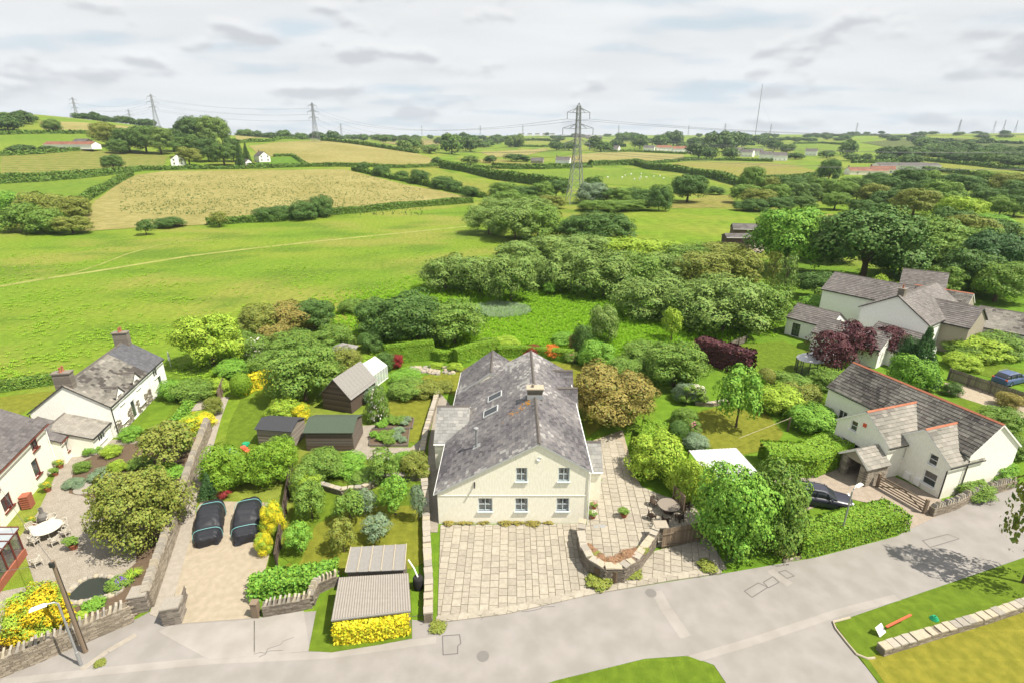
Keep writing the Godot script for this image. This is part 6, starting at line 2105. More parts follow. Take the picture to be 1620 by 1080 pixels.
	for i in 16:
		var t := i / 15.0
		var pt: Vector3 = P(928, 868, 1.0).lerp(P(960, 897, 1.0), t * 2) if t < 0.5 else P(960, 897, 1.0).lerp(P(1015, 872, 1.0), t * 2 - 1)
		plant("shrubfar", "planter_heather", pt, 0.65 + 0.3 * rng.randf(), 0.25 + 0.2 * rng.randf(), ["leaf_heather", "leaf_heather", "leaf_heather", "leaf_olive"][i % 4], "low reddish heather in the curved planter bed", "plant", "heather in the curved planter")
	# courtyard
	paving("courtyard_paving", pix([922,868, 921,835, 930,829, 933,750, 936,700, 965,690, 985,700, 992,730, 1015,770, 1050,785, 1095,795, 1125,845, 1050,864, 1030,866, 1005,895, 960,905, 930,890]), 0.06, "buff flagstone courtyard beside the cream house", [0.45, 0.6, 0.6, 0.75])
	paving("gate_paving", pix([985,922, 1008,905, 1036,872, 1122,852, 1150,900, 1060,914]), 0.26, "flagstones outside the timber gate beside the huge laurel", [0.45, 0.6, 0.75])
	board_fence("timber_gate", P(1046, 868), P(1120, 852), 1.7, "weathered timber boarded gate closing the courtyard", ["timber_0", "timber_1", "timber_2"], "gate", 0.15, "", false)
	board_fence("bin_screen", P(1066, 795), P(1082, 812), 1.6, "short timber screen under the yellow shrub in the courtyard", ["timber_0", "timber_1", "timber_2"], "fence", 0.15)
	var pier := thing("gate_pier", "flat-capped stone pier at the hinge of the timber gate", "pier", P(1043, 852))
	var pb := MB.new()
	for j in 11:
		for x in [-0.2, 0.2]:
			pb.cube(Vector3(x + 0.03 * (j % 2), 0.06 + j * 0.115, 0), Vector3(0.38, 0.11, 0.6 + 0.05 * rng.randf()), Color.WHITE * (0.6 + 0.6 * rng.randf()))
	pb.cube(Vector3(0, 1.32, 0), Vector3(1.0, 0.08, 0.85))
	obj("stones", pb, "rubble", pier)
	# rattan table and chairs
	var tb := thing("rattan_table", "round dark rattan table with a glass top in the courtyard corner", "table", P(1057, 810))
	var m1 := MB.new()
	m1.lathe([Vector2(0.0, 0.7), Vector2(0.85, 0.7), Vector2(0.88, 0.74), Vector2(0.85, 0.77), Vector2(0, 0.77)], 24)
	obj("table_top", m1, "old_timber_2", tb)
	m1 = MB.new()
	m1.lathe([Vector2(0.45, 0), Vector2(0.3, 0.3), Vector2(0.35, 0.7)], 14)
	obj("pedestal", m1, "rattan", tb)
	var seats := [[1033, 800], [1030, 822], [1075, 825], [1085, 806], [1070, 793], [1052, 830]]
	for e in seats:
		chair(P(e[0], e[1]), P(1060, 812), "rattan", "dark rattan armchair drawn up to the round courtyard table", "rattan chairs in the courtyard")
	for e in [[940,805,"terracotta pot of pink flowers against the house wall",0.3,"bloom_pink"],[938,782,"small pot of red flowers against the house wall",0.26,"bloom_pink"],[947,765,"bushy potted plant nearest the porch",0.3,""],[938,820,"terracotta pot with a trailing plant by the planter pier",0.34,"bloom_white"],[987,818,"dark round bowl with a clipped shrub out on the courtyard",0.4,""]]:
		potted(P(e[0], e[1]), e[3] * 0.75, e[2], e[4])
	var mh := MB.new()
	mh.cube(Vector3(0, 0.065, 0), Vector3(0.9, 0.02, 0.5))
	var mo := obj("drain_cover", mh, "galvanised")
	mo.position = P(948, 832)
	tag(mo, "pale metal drain cover set in the courtyard paving", "drain cover")

func potted(at: Vector3, s: float, label: String, bloom := ""):
	var o := thing("potted_plant", label, "plant pot", at)
	var b := MB.new()
	b.lathe([Vector2(s * 0.6, 0), Vector2(s * 0.9, s * 1.2), Vector2(s, s * 1.2), Vector2(s, s * 1.4), Vector2(s * 0.85, s * 1.4), Vector2(0, s * 1.3)], 16)
	obj("pot", b, "pot", o)
	var f := obj("foliage", PROTO["shrubfar0"][0], "leaf_mid", o)
	f.position.y = s * 1.25
	f.scale = Vector3(s * 2.6, s * 2.0, s * 2.6)
	if bloom:
		var g := obj("flowers", PROTO["bloom"][0], bloom, o)
		g.position.y = s * 1.25
		g.scale = Vector3(s * 2.6, s * 2.1, s * 2.6)
		g.set_meta("kind", "stuff")

func chair(at: Vector3, toward: Vector3, m: String, label: String, group: String):
	var d := toward - at
	var o := thing("armchair", label, "chair", at, atan2(d.x, d.z), group)
	var b := MB.new()
	b.cube(Vector3(0, 0.42, 0.02), Vector3(0.5, 0.07, 0.48))
	obj("seat", b, m, o)
	b = MB.new()
	for i in 9:
		var a := PI * (0.12 + 0.76 * i / 8.0)
		var a2 := PI * (0.12 + 0.76 * (i + 1) / 8.0)
		if i < 8:
			for y in [0.55, 0.68, 0.8]:
				b.beam(Vector3(cos(a) * 0.29, y, 0.05 - sin(a) * 0.3), Vector3(cos(a2) * 0.29, y, 0.05 - sin(a2) * 0.3), 0.05, 0.04)
		b.beam(Vector3(cos(a) * 0.28, 0.42, 0.05 - sin(a) * 0.28), Vector3(cos(a) * 0.3, 0.86, 0.05 - sin(a) * 0.32), 0.035, 0.03)
	obj("backrest", b, m, o)
	for x in [-0.22, 0.22]:
		for z in [-0.2, 0.22]:
			var l := MB.new()
			l.beam(Vector3(x, 0, z), Vector3(x, 0.42, z), 0.05, 0.05)
			obj("leg", l, m, o)
		var ar := MB.new()
		ar.beam(Vector3(x * 1.25, 0.64, -0.1), Vector3(x * 1.25, 0.64, 0.26), 0.06, 0.04)
		ar.beam(Vector3(x * 1.25, 0.42, 0.24), Vector3(x * 1.25, 0.64, 0.24), 0.04, 0.04)
		obj("armrest", ar, m, o)

func lamp_post(at: Vector3, h: float, dir: Vector3, m: String, label: String):
	var o := thing("street_lamp", label, "street lamp", at)
	var b := MB.new()
	b.tube([Vector3(0, 0, 0), Vector3(0, 1.0, 0), Vector3(0, 1.05, 0), Vector3(0, h - 0.2, 0), dir * 0.12 + Vector3(0, h - 0.04, 0), dir * 0.45 + Vector3(0, h + 0.03, 0)], [0.09, 0.09, 0.06, 0.05, 0.045, 0.04], 10)
	obj("column", b, m, o)
	var l := MB.new()
	var s := dir.cross(Vector3.UP)
	l.box(Transform3D(Basis(s, Vector3.UP, -dir), dir * 0.8 + Vector3(0, h + 0.04, 0)), Vector3(0.26, 0.1, 0.75), Color.WHITE, 0.7)
	obj("lantern", l, "white_paint", o)

func gardens():
	# ---- stone patio of the cream house
	flat("patio", pix([30,850, 58,812, 92,742, 120,705, 180,695, 255,700, 268,770, 246,850, 222,905, 150,945, 60,975, -20,1010, -20,940, 55,925]), 0.03, "patio_grey", "grey stone patio between the cream house and the dry stone wall", "patio")
	flat("border_soil", pix([108,780, 118,735, 180,705, 320,690, 312,735, 290,795, 266,866, 248,920, 236,960, 206,980, 130,1012, 60,1042, 0,1066, -40,1080, -40,1030, 60,985, 150,948, 215,890, 215,850, 160,790]), 0.045, "soil", "planted soil border along the dry stone wall", "bed")
	var wt := MB.new()
	var wp := []
	for i in 22:
		var a := TAU * i / 22.0
		var r := 1.0 + 0.12 * sin(a * 3)
		wp.append(P2(147 + cos(a) * 40 * r, 933 + sin(a) * 16 * r - cos(a) * 10))
	wt.slab(wp, 0.0, 0.06)
	tag(struct("pond", wt, "water"), "dark garden pond behind the dry stone wall", "pond")
	var pd := thing("pond_edging", "ring of rough stones round the garden pond", "edging", P(147, 933))
	for i in 34:
		var a := TAU * i / 34.0
		var r := 1.14 + 0.12 * sin(a * 3)
		var b := MB.new()
		var w := 0.3 + 0.2 * rng.randf()
		b.lathe([Vector2(w * 0.6, 0), Vector2(w * 0.55, 0.12), Vector2(w * 0.3, 0.2), Vector2(0, 0.21)], 6)
		var o := obj("stone", b, ["coping_a", "coping_b", "coping_c"][i % 3], pd)
		o.position = P(147 + cos(a) * 40 * r, 933 + sin(a) * 16 * r - cos(a) * 10) - pd.position
		o.rotation.y = a * 3
	var birch := pp("willow", "birch_tree", 196, 888, 134, 140, "leaf_olive", "spreading birch with pale stems over the stone patio", "tree")
	birch.get_node("trunk").material_override = M.birch_bark
	pp("bush", "golden_shrub", 42, 1026, 80, 80, "leaf_gold", "fiery golden yellow shrub behind the boundary wall", "shrub")
	pp("shrubfar", "purple_flowers", 182, 934, 30, 18, "leaf_mid", "mound of purple flowers beside the pond", "plant", "", "bloom_purple")
	pp("spiky", "hosta", 203, 922, 32, 20, "leaf_lime", "lime green hosta beside the purple flowers", "plant")
	pp("shrubfar", "border_plant", 143, 965, 26, 16, "leaf_bright", "low green plant between pond and boundary wall", "plant")
	pp("shrubfar", "border_plant", 120, 985, 22, 14, "leaf_lime", "low lime plant tucked behind the boundary wall coping", "plant")
	for e in [[255,755,78,80,"leaf_olive","small","bronze-leaved small tree in the patio border"],[140,722,24,18,"leaf_bright","bush","green mound near the wooden swing seat"],[170,726,28,22,"leaf_lime","bush","lime green mound in the patio border"],[182,752,26,24,"leaf_lime","bush","yellow-green clump in the middle of the border"],[200,700,32,24,"leaf_bright","bush","bright shrub below the cottage lean-to"],[125,750,24,20,"leaf_mid","bush","mid-green clump beside the patio path"],[215,745,36,20,"leaf_mid","bush","low green cover beneath the bronze tree"],[245,770,60,24,"leaf_bright","bush","green ground cover under the bronze tree"],[150,765,40,18,"leaf_grey","bush","grey-green ground cover beside the round stone"],[110,775,30,14,"leaf_grey","bush","grey cushion plant at the edge of the patio"],[235,705,40,22,"leaf_olive","bush","olive shrub at the head of the stone wall"],[290,720,22,44,"leaf_bright","bush","leafy shrub hanging over the side wall"],[178,790,60,34,"leaf_olive","bush","straggly olive shrub behind the birch"],[235,800,50,40,"leaf_mid","bush","shrub between the birch and the side wall"]]:
		pp(e[5], "border_plant" if e[5] == "bush" else "bronze_tree", e[0], e[1], e[2], e[3], e[4], e[6], "plant" if e[5] == "bush" else "tree")
	var tb := thing("patio_table", "oval pale resin table on the stone patio", "table", P(77, 846))
	var m1 := MB.new()
	m1.lathe([Vector2(0, 0.68), Vector2(0.95, 0.68), Vector2(0.98, 0.71), Vector2(0.95, 0.74), Vector2(0, 0.74)], 24)
	obj("table_top", m1, "resin", tb)
	for x in [-0.5, 0.5]:
		for z in [-0.5, 0.5]:
			m1 = MB.new()
			m1.beam(Vector3(x, 0, z), Vector3(x * 0.8, 0.7, z * 0.8), 0.06, 0.06)
			obj("leg", m1, "resin", tb)
	for e in [[50,842],[85,828],[103,836],[105,848],[88,862],[55,862]]:
		chair(P(e[0], e[1]), P(77, 846), "resin", "pale resin armchair round the oval patio table", "resin chairs on the patio")
	chair(P(60, 895), P(30, 880), "resin", "pale resin armchair standing alone by the conservatory", "")
	var ch := thing("chiminea", "dark clay chiminea beside the brick barbecue", "chiminea", P(70, 825))
	m1 = MB.new()
	m1.lathe([Vector2(0.2, 0.1), Vector2(0.36, 0.35), Vector2(0.34, 0.6), Vector2(0.14, 0.85), Vector2(0.13, 1.25), Vector2(0.17, 1.27), Vector2(0.1, 1.27)], 16)
	obj("bowl", m1, "iron", ch)
	m1 = MB.new()
	for k in 3:
		m1.beam(Vector3(cos(k * 2.1) * 0.25, 0, sin(k * 2.1) * 0.25), Vector3(cos(k * 2.1) * 0.16, 0.25, sin(k * 2.1) * 0.16), 0.04, 0.04)
	obj("stand", m1, "iron", ch)
	for e in [[76,777,"pot of yellow flowers at the corner of the cream house",0.3,"bloom_yellow"],[88,752,"green pot beside the extension wall",0.26,""],[96,740,"tall pot plant under the extension window",0.28,"bloom_yellow"],[52,830,"flower pot under the patio window",0.24,"bloom_yellow"],[117,868,"dark planter with bronze leaves beside the birch",0.34,""]]:
		potted(P(e[0], e[1]), e[3], e[2], e[4])
	var st := MB.new()
	st.lathe([Vector2(1.0, 0.03), Vector2(1.0, 0.12), Vector2(0.95, 0.14), Vector2(0, 0.15)], 26)
	var so := obj("round_stone", st, "coping_b")
	so.position = P(138, 772)
	tag(so, "round millstone set flat in the patio border", "millstone")
	# swing seat
	var sw := thing("swing_seat", "weathered wooden swing seat with a canopy by the cottage lean-to", "bench", P(110, 715), deg_to_rad(10))
	m1 = MB.new()
	m1.cube(Vector3(0, 0.45, 0), Vector3(2.0, 0.08, 0.6))
	obj("seat", m1, "old_timber_1", sw)
	m1 = MB.new()
	m1.cube(Vector3(0, 0.8, -0.3), Vector3(2.0, 0.6, 0.06))
	obj("backrest", m1, "old_timber_2", sw)
	m1 = MB.new()
	m1.box(Transform3D(Basis(Vector3.RIGHT, 0.15), Vector3(0, 1.8, 0)), Vector3(2.2, 0.06, 1.0))
	obj("canopy", m1, "old_timber_0", sw)
	for x in [-1.05, 1.05]:
		m1 = MB.new()
		m1.beam(Vector3(x, 0, -0.4), Vector3(x, 1.78, 0), 0.08, 0.08)
		m1.beam(Vector3(x, 0, 0.4), Vector3(x, 1.78, 0), 0.08, 0.08)
		obj("leg", m1, "old_timber_1", sw)
	# poles at the lane
	var tp := thing("telegraph_pole", "wooden telegraph pole beside the boundary wall", "pole", P(135, 1031))
	m1 = MB.new()
	m1.tube([Vector3.ZERO, Vector3(0, 6.66, 0)], [0.14, 0.1], 10)
	obj("pole_shaft", m1, "timber_1", tp)
	m1 = MB.new()
	m1.cube(Vector3(0.02, 6.5, 0.12), Vector3(0.22, 0.3, 0.14))
	m1.tube([Vector3(0.14, 0.2, 0), Vector3(0.12, 6.2, 0)], [0.02, 0.02], 5)
	obj("cable_box", m1, "black_paint", tp)
	lamp_post(P(128, 1052), 4.75, Vector3(-0.8, 0, 0.6).normalized(), "galvanised", "grey street lamp beside the telegraph pole at the boundary wall")
	lamp_post(P(1328, 858), 4.75, Vector3(0.85, 0, -0.5).normalized(), "galvanised", "grey street lamp rising from the clipped roadside hedge")
	var wr := MB.new()
	var wa := P(135, 1031) + Vector3(0, 6.5, 0)
	for k in 2:
		var pts := []
		var rr := []
		var wb := Vector3(-38, 4.2, -34) if k == 0 else Vector3(-60, 6.4, -16)
		for i in 9:
			var t := i / 8.0
			pts.append(wa.lerp(wb, t) - Vector3(0, 1.2 * t * (1 - t), 0))
			rr.append(0.012)
		wr.tube(pts, rr, 4)
	tag(obj("telephone_wire", wr, "cable"), "telephone wire from the telegraph pole to the cream house", "wire")

	# ---- cottage garden and path
	flat("cottage_lawn", pix([262,665, 275,640, 330,632, 345,650, 325,688, 290,690]), 0.045, "lawn", "small bright lawn in front of the chimneyed cottage", "lawn")
	flat("side_lawn", pix([352,712, 362,670, 380,632, 440,622, 470,640, 470,700, 420,712]), 0.045, "lawn", "bright green lawn with toys behind the green clump", "lawn")
	flat("back_lawn", pix([-40,640, 0,628, 85,618, 78,632, 30,655, -40,670]), 0.04, "lawn_dry", "dry mown strip behind the chimneyed cottage", "lawn")
	var rs := MB.new()
	rs.lathe([Vector2(1.3, 0), Vector2(1.3, 0.08), Vector2(0, 0.09)], 26)
	var ro := obj("round_paving", rs, "concrete")
	ro.position = P(313, 642) + Vector3(0, 0.03, 0)
	tag(ro, "round paved circle on the chimneyed cottage's lawn", "paving")
	for e in [[295,640,60,40,"leaf_mid","bush","green shrub screening the chimneyed cottage's gable"],[265,636,40,34,"leaf_bright","bush","bright shrub at the chimneyed cottage's corner"],[305,683,46,28,"leaf_yellow","bush","yellow-flecked shrub on the cottage lawn edge"],[335,660,26,34,"leaf_olive","bush","olive shrub beside the path gate"],[330,625,40,26,"leaf_lime","bush","lime shrub by the wooden path gate"],[378,632,34,42,"leaf_hedge","ball","clipped green column hedge at the lawn gate"],[400,575,46,46,"leaf_mid","bush","white-flowering shrub in the overgrown garden"],[375,560,40,36,"leaf_mid","bush","green shrub under the bronze-tinted bush"],[360,600,50,30,"leaf_bright","bush","low bright shrub in the overgrown garden"],[420,600,60,44,"leaf_mid","bush","dense green shrub in the overgrown garden"],[440,670,50,40,"leaf_lime","bush","lime shrub beside the small felt-roofed shed"],[470,668,30,30,"leaf_yellow","bush","golden shrub between the two sheds"],[500,600,60,56,"leaf_mid","bush","rounded shrub behind the dark-boarded barn"],[430,560,56,50,"leaf_brown","bush","russet shrub in the overgrown garden"],[520,560,60,46,"leaf_mid","bush","leafy shrub near the summer house"],[470,600,60,50,"leaf_mid","bush","shrub at the corner of the yellow hedge"]]:
		pp(e[5], "garden_shrub", e[0], e[1], e[2], e[3], e[4], e[6], "shrub", "", "bloom_white" if "white-flower" in e[6] else "")
	hedge("golden_hedge", gpath([382,622, 410,612, 440,604]), 1.6, 1.8, 0.11, 90, "leaf_yellow", "golden yellow clipped hedge behind the lawn with toys", "", 0.15)
	hedge("meadow_hedge", gpath([-40,626, 0,618, 45,612, 88,606]), 1.2, 1.3, 0.1, 70, "leaf_mid", "clipped hedge between meadow and dry mown strip", "", 0.1)
	board_fence("path_gate", P(346, 640), P(354, 618), 1.6, "tall timber gate at the head of the stone path", ["timber_0", "timber_1", "timber_2"], "gate", 0.15)
	board_fence("side_gate", P(325, 700), P(333, 682), 1.2, "orange timber gate in the side wall", ["timber_1", "timber_2"], "gate", 0.15)
	hedge("cottage_front_hedge", gpath([270,680, 295,650, 310,630]), 0.8, 0.9, 0.09, 90, "leaf_bright", "low green hedge along the chimneyed cottage's front path", "", 0.4)
	var ps := thing("closed_parasol", "closed white parasol at the back corner of the chimneyed cottage", "parasol", P(270, 580))
	m1 = MB.new()
	m1.lathe([Vector2(0.03, 0), Vector2(0.03, 0.9), Vector2(0.16, 0.95), Vector2(0.1, 1.9), Vector2(0.0, 2.3)], 10)
	obj("canopy", m1, "render_white", ps)
	var toys := [["plastic_green", 353, 722], ["plastic_blue", 368, 716], ["plastic_red", 385, 712], ["plastic_blue", 375, 722], ["plastic_green", 388, 706], ["plastic_red", 392, 718]]
	for e in toys:
		var t := MB.new()
		t.lathe([Vector2(0.28, 0), Vector2(0.34, 0.2), Vector2(0.25, 0.42), Vector2(0.0, 0.45)], 9)
		t.cube(Vector3(0.25, 0.3, 0), Vector3(0.4, 0.12, 0.3), Color.WHITE, 0.7)
		var to := obj("garden_toy", t, e[0])
		to.position = P(e[1], e[2])
		to.rotation.y = rng.randf() * TAU
		tag(to, "%s plastic garden toy on the lawn beside the green clump" % e[0].trim_prefix("plastic_"), "toy", "plastic toys on the lawn")

	# ---- sheds
	shed("small garden shed with a dark felt roof on the lawn with toys", P(410, 704), P(464, 708), 2.6, 1.9, 2.35, "roof_felt", ["old_timber_2", "coping_b", "old_timber_2"])
	var gs := shed("green felt-roofed workshop beside the vegetable patio", P(486, 713), P(560, 713), 3.4, 2.1, 2.7, "roof_green", ["dark_board_1", "dark_board_2", "old_timber_0"], "workshop")
	# dark boarded barn: gable towards the lane
	var bn := thing("boarded_barn", "dark boarded barn with a grey metal roof behind the workshop", "shed", P(534, 650), deg_to_rad(-18))
	for j in 9:
		var wdt := 3.6
		var b := MB.new()
		b.cube(Vector3(0, (j + 0.5) * 0.22, 0), Vector3(wdt, 0.21, 0.04))
		obj("board", b, "dark_board_%d" % (j % 3), bn)
	for j in 8:
		var wdt := 3.6 * (1 - (j + 0.6) / 8.6)
		var b := MB.new()
		b.cube(Vector3(0, 2.0 + (j + 0.5) * 0.22, 0), Vector3(wdt, 0.21, 0.04))
		obj("board", b, "dark_board_%d" % ((j * 2) % 3), bn)
	for x in [-1.8, 1.8]:
		var b := MB.new()
		b.cube(Vector3(x, 1.0, -2.5), Vector3(0.06, 2.0, 5.0))
		obj("side_wall", b, "dark_board_0", bn)
	for s in [-1.0, 1.0]:
		for i in 9:
			var b := MB.new()
			var z0 := 0.2 - i * 0.6
			deck(b, [Vector3(s * 2.05, 1.75, z0), Vector3(s * 2.05, 1.75, z0 - 0.59), Vector3(0, 3.95, z0 - 0.59), Vector3(0, 3.95, z0)], 0.04 + 0.012 * (i % 2))
			obj("roof_sheet", b, "grey_sheet", bn)
	# greenhouse
	var gh := thing("greenhouse", "white-framed greenhouse behind the dark-boarded barn", "greenhouse", P(570, 614), deg_to_rad(-18))
	var gw := 1.6
	for i in 7:
		var z := -i * 0.62
		for s in [-1.0, 1.0]:
			var b := MB.new()
			b.beam(Vector3(s * gw, 0, z), Vector3(s * gw, 1.7, z), 0.06, 0.06)
			b.beam(Vector3(s * gw, 1.7, z), Vector3(0, 2.7, z), 0.06, 0.06)
			obj("frame_rib", b, "white_paint", gh)
			if i < 6:
				var g := MB.new()
				g.quad(Vector3(s * gw, 0.1, z), Vector3(s * gw, 0.1, z - 0.6), Vector3(s * gw, 1.7, z - 0.6), Vector3(s * gw, 1.7, z))
				obj("pane", g, "greenhouse_glass", gh)
				g = MB.new()
				g.quad(Vector3(s * gw, 1.7, z), Vector3(s * gw, 1.7, z - 0.6), Vector3(0, 2.7, z - 0.6), Vector3(0, 2.7, z))
				obj("pane", g, "greenhouse_glass", gh)
	var b0 := MB.new()
	for s in [-1.0, 1.0]:
		b0.beam(Vector3(s * gw, 1.7, 0), Vector3(s * gw, 1.7, -3.72), 0.07, 0.07)
		b0.beam(Vector3(s * gw, 0.05, 0), Vector3(s * gw, 0.05, -3.72), 0.07, 0.07)
		b0.beam(Vector3(s * gw * 0.5, 2.2, 0), Vector3(s * gw * 0.5, 2.2, -3.72), 0.05, 0.05)
	b0.beam(Vector3(0, 2.7, 0), Vector3(0, 2.7, -3.72), 0.08, 0.08)
	for z in [0.0, -3.72]:
		b0.beam(Vector3(-gw, 1.7, z), Vector3(gw, 1.7, z), 0.05, 0.05)
		b0.beam(Vector3(0, 0, z), Vector3(0, 2.7, z), 0.05, 0.05)
	obj("frame", b0, "white_paint", gh)
	# red summer house
	var sh := thing("summer_house", "small red-walled summer house with a grey pyramid roof at the meadow edge", "summer house", P(545, 575))
	m1 = MB.new()
	m1.cube(Vector3(0, 1.0, 0), Vector3(2.6, 2.0, 2.6))
	obj("wall", m1, "brick", sh)
	for k in 4:
		var a := PI / 4 + k * PI / 2
		var a2 := a + PI / 2
		var rf := MB.new()
		deck(rf, [Vector3(cos(a) * 2.3, 1.95, sin(a) * 2.3), Vector3(cos(a2) * 2.3, 1.95, sin(a2) * 2.3), Vector3(0, 3.0, 0)], 0.05)
		obj("roof", rf, "grey_sheet", sh)

	# ---- back garden of the main house
	flat("back_lawn", pix([600,690, 604,640, 615,632, 690,630, 684,655, 672,690, 655,700]), 0.045, "lawn_dry", "sunny lawn beside the vegetable beds", "lawn")
	flat("rear_lawn", pix([640,600, 720,585, 790,568, 860,570, 930,580, 985,620, 975,660, 930,690, 905,600, 770,600, 720,625]), 0.042, "lawn_dry", "dry lawn behind the cream house", "lawn")
	flat("kitchen_patio", pix([552,722, 562,674, 600,672, 584,708, 650,708, 672,690, 672,728, 640,728, 560,726]), 0.05, "patio_grey", "stone paved patio beside the workshop", "patio")
	flat("side_passage", pix([672,842, 692,842, 700,760, 712,690, 712,640, 697,622, 686,660, 678,700, 676,770]), 0.052, "patio_grey", "narrow paved passage beside the cream house", "path")
	for e in [[598,664, 655,664, 652,679, 594,679, "rear raised vegetable bed of leafy greens"], [588,681, 648,681, 645,706, 584,706, "front raised vegetable bed of leafy greens"]]:
		var root := thing("vegetable_bed", e[8], "raised bed", P(e[0], e[7]))
		var c := gpath([e[0], e[1], e[2], e[3], e[4], e[5], e[6], e[7]])
		for i in 4:
			var pm := MB.new()
			pm.beam(c[i] - root.position + Vector3(0, 0.15, 0), c[(i + 1) % 4] - root.position + Vector3(0, 0.15, 0), 0.06, 0.3)
			obj("plank", pm, "old_timber_%d" % (i % 3), root)
		var sl := MB.new()
		sl.fan([c[0] - root.position + Vector3(0, 0.2, 0), c[1] - root.position + Vector3(0, 0.2, 0), c[2] - root.position + Vector3(0, 0.2, 0), c[3] - root.position + Vector3(0, 0.2, 0)])
		obj("soil", sl, "soil", root)
		for i in 22:
			var u := 0.06 + 0.88 * rng.randf()
			var v := 0.08 + 0.84 * rng.randf()
			var o := obj("vegetable", PROTO["shrubfar%d" % (i % 2)][0], ["leaf_bright", "leaf_mid", "leaf_grey"][int(u * 2.99)], root)
			o.position = c[0].lerp(c[1], u).lerp(c[3].lerp(c[2], u), v) - root.position + Vector3(0, 0.2, 0)
			o.scale = Vector3(0.75, 0.5 + 0.2 * rng.randf(), 0.75)
	stone_wall("garden_wall", gpath([668,722, 674,688, 684,655, 695,618]), 0.45, 0.7, "flat-topped garden wall beside the cream house passage", "flat")
	stone_wall("terrace_wall", gpath([505,772, 540,782, 575,778, 605,760, 672,758]), 0.4, 0.6, "curved dark retaining wall above the orchard", "flat", "rubble_dark")
	for e in [[502,765,62,52,"leaf_mid","feathery shrub above the curved retaining wall"],[545,758,60,36,"leaf_bright","leafy perennial clump behind the retaining wall"],[480,795,44,50,"leaf_lime","lime shrub below the workshop corner"],[575,770,50,22,"leaf_mid","low planting on the retaining wall"],[655,762,46,44,"leaf_olive","flowering shrub beside the garden wall"],[640,745,36,30,"leaf_bright","green clump by the patio steps"],[500,745,50,32,"leaf_mid","shrub against the workshop boards"],[595,672,36,62,"leaf_mid","climbing white rose beside the workshop"],[640,635,60,34,"leaf_mid","mixed border bushes beyond the sunny lawn"],[668,632,50,30,"leaf_olive","border bush at the lawn corner"],[640,612,52,26,"leaf_bright","tall grasses behind the border bushes"],[625,585,24,26,"leaf_red","dark red shrub near the rockery"],[608,588,34,32,"leaf_dark","dark shrub behind the greenhouse"],[700,622,30,20,"leaf_olive","small shrub by the passage wall"],[590,640,34,30,"leaf_grey","grey shrub beside the greenhouse"]]:
		pp("bush", "garden_shrub", e[0], e[1], e[2], e[3], e[4], e[5], "shrub", "", "bloom_white" if "white rose" in e[5] else "")
	# wavy clipped hedge
	var y0 := 0
	for e in [[[612,575, 650,570, 684,566], 2.6, "tall first wave of the clipped hedge"], [[684,566, 700,570, 716,570], 1.4, "low dip of the clipped hedge"], [[722,575, 750,566, 786,560], 2.1, "second rising wave of the clipped hedge"], [[790,563, 830,563, 862,566, 905,570], 1.5, "straight end of the clipped hedge behind the house"]]:
		hedge("clipped_hedge", gpath(e[0]), 1.4, e[1], 0.075, 150, "leaf_hedge", e[2], "clipped wavy hedge", 0.03)
	var rk := thing("rockery", "rockery of pale stones along the foot of the wavy hedge", "rockery", P(690, 588))
	for i in 90:
		var b := MB.new()
		var w := 0.25 + 0.35 * rng.randf()
		b.lathe([Vector2(w * 0.7, 0), Vector2(w * 0.6, w * 0.4), Vector2(w * 0.25, w * 0.6), Vector2(0, w * 0.6)], 6)
		var o := obj("stone", b, ["coping_a", "coping_b", "coping_c", "gravel"][i % 4], rk)
		o.position = P(650 + rng.randf() * 76, 580 + rng.randf() * 12) - rk.position
		o.rotation.y = rng.randf() * 6
		o.scale.z = 0.6 + 0.7 * rng.randf()
	for e in [[842,568,26,22,"leaf_red","dark red maple behind the house ridge"],[876,570,34,24,"leaf_orange","bright orange maple behind the house"],[905,575,24,20,"leaf_mid","pink-flowering shrub beside the orange maple"],[925,565,32,52,"leaf_dark","dark conifer-like shrub behind the pink flowers"],[912,560,26,34,"leaf_brown","bronze shrub beside the dark one"],[955,545,44,66,"leaf_willow","slender pale willow behind the garden"],[950,590,60,50,"leaf_bright","bright shrub at the rear garden corner"],[735,572,30,18,"leaf_bright","shrub nestling against the wavy hedge"],[690,585,20,12,"leaf_lime","lime cushion in the rockery"],[720,588,24,14,"leaf_lime","second lime cushion at the rockery end"],[770,556,40,18,"leaf_mid","scrub behind the clipped hedge"],[800,552,40,16,"leaf_lime","pale scrub behind the straight hedge"],[895,548,40,20,"leaf_bright","bright scrub in the wet meadow edge"]]:
		pp("bush", "garden_shrub", e[0], e[1], e[2], e[3], e[4], e[5], "shrub", "", "bloom_pink" if "pink-fl" in e[5] else "")

	# ---- garden right of the house
	flat("shade_bed", pix([930,700, 985,680, 1000,735, 985,740, 940,715]), 0.05, "gravel", "leaf-strewn gravel under the spreading bronze tree", "bed")
	flat("round_lawn", pix([1095,655, 1130,645, 1210,650, 1240,685, 1225,710, 1160,722, 1115,705, 1100,680]), 0.045, "lawn_dry", "sunlit round lawn under the young maple", "lawn")
	flat("mown_lawn", pix([1170,545, 1240,540, 1300,560, 1270,595, 1215,598, 1195,575]), 0.045, "lawn", "striped mown lawn of the white houses", "lawn")
	flat("mown_lawn", pix([1500,640, 1530,625, 1620,660, 1620,700, 1560,668]), 0.045, "lawn", "strip of lawn beside the gravel lane", "lawn")
	flat("front_lawn", pix([1500,575, 1530,565, 1620,585, 1620,610, 1540,590]), 0.045, "lawn", "shaded lawn in front of the white barn conversion", "lawn")
	flat("gravel_lane", pix([1495,605, 1540,612, 1620,640, 1700,665, 1700,690, 1600,655, 1500,622]), 0.05, "gravel", "pale gravel lane behind the gabled cottage", "drive")
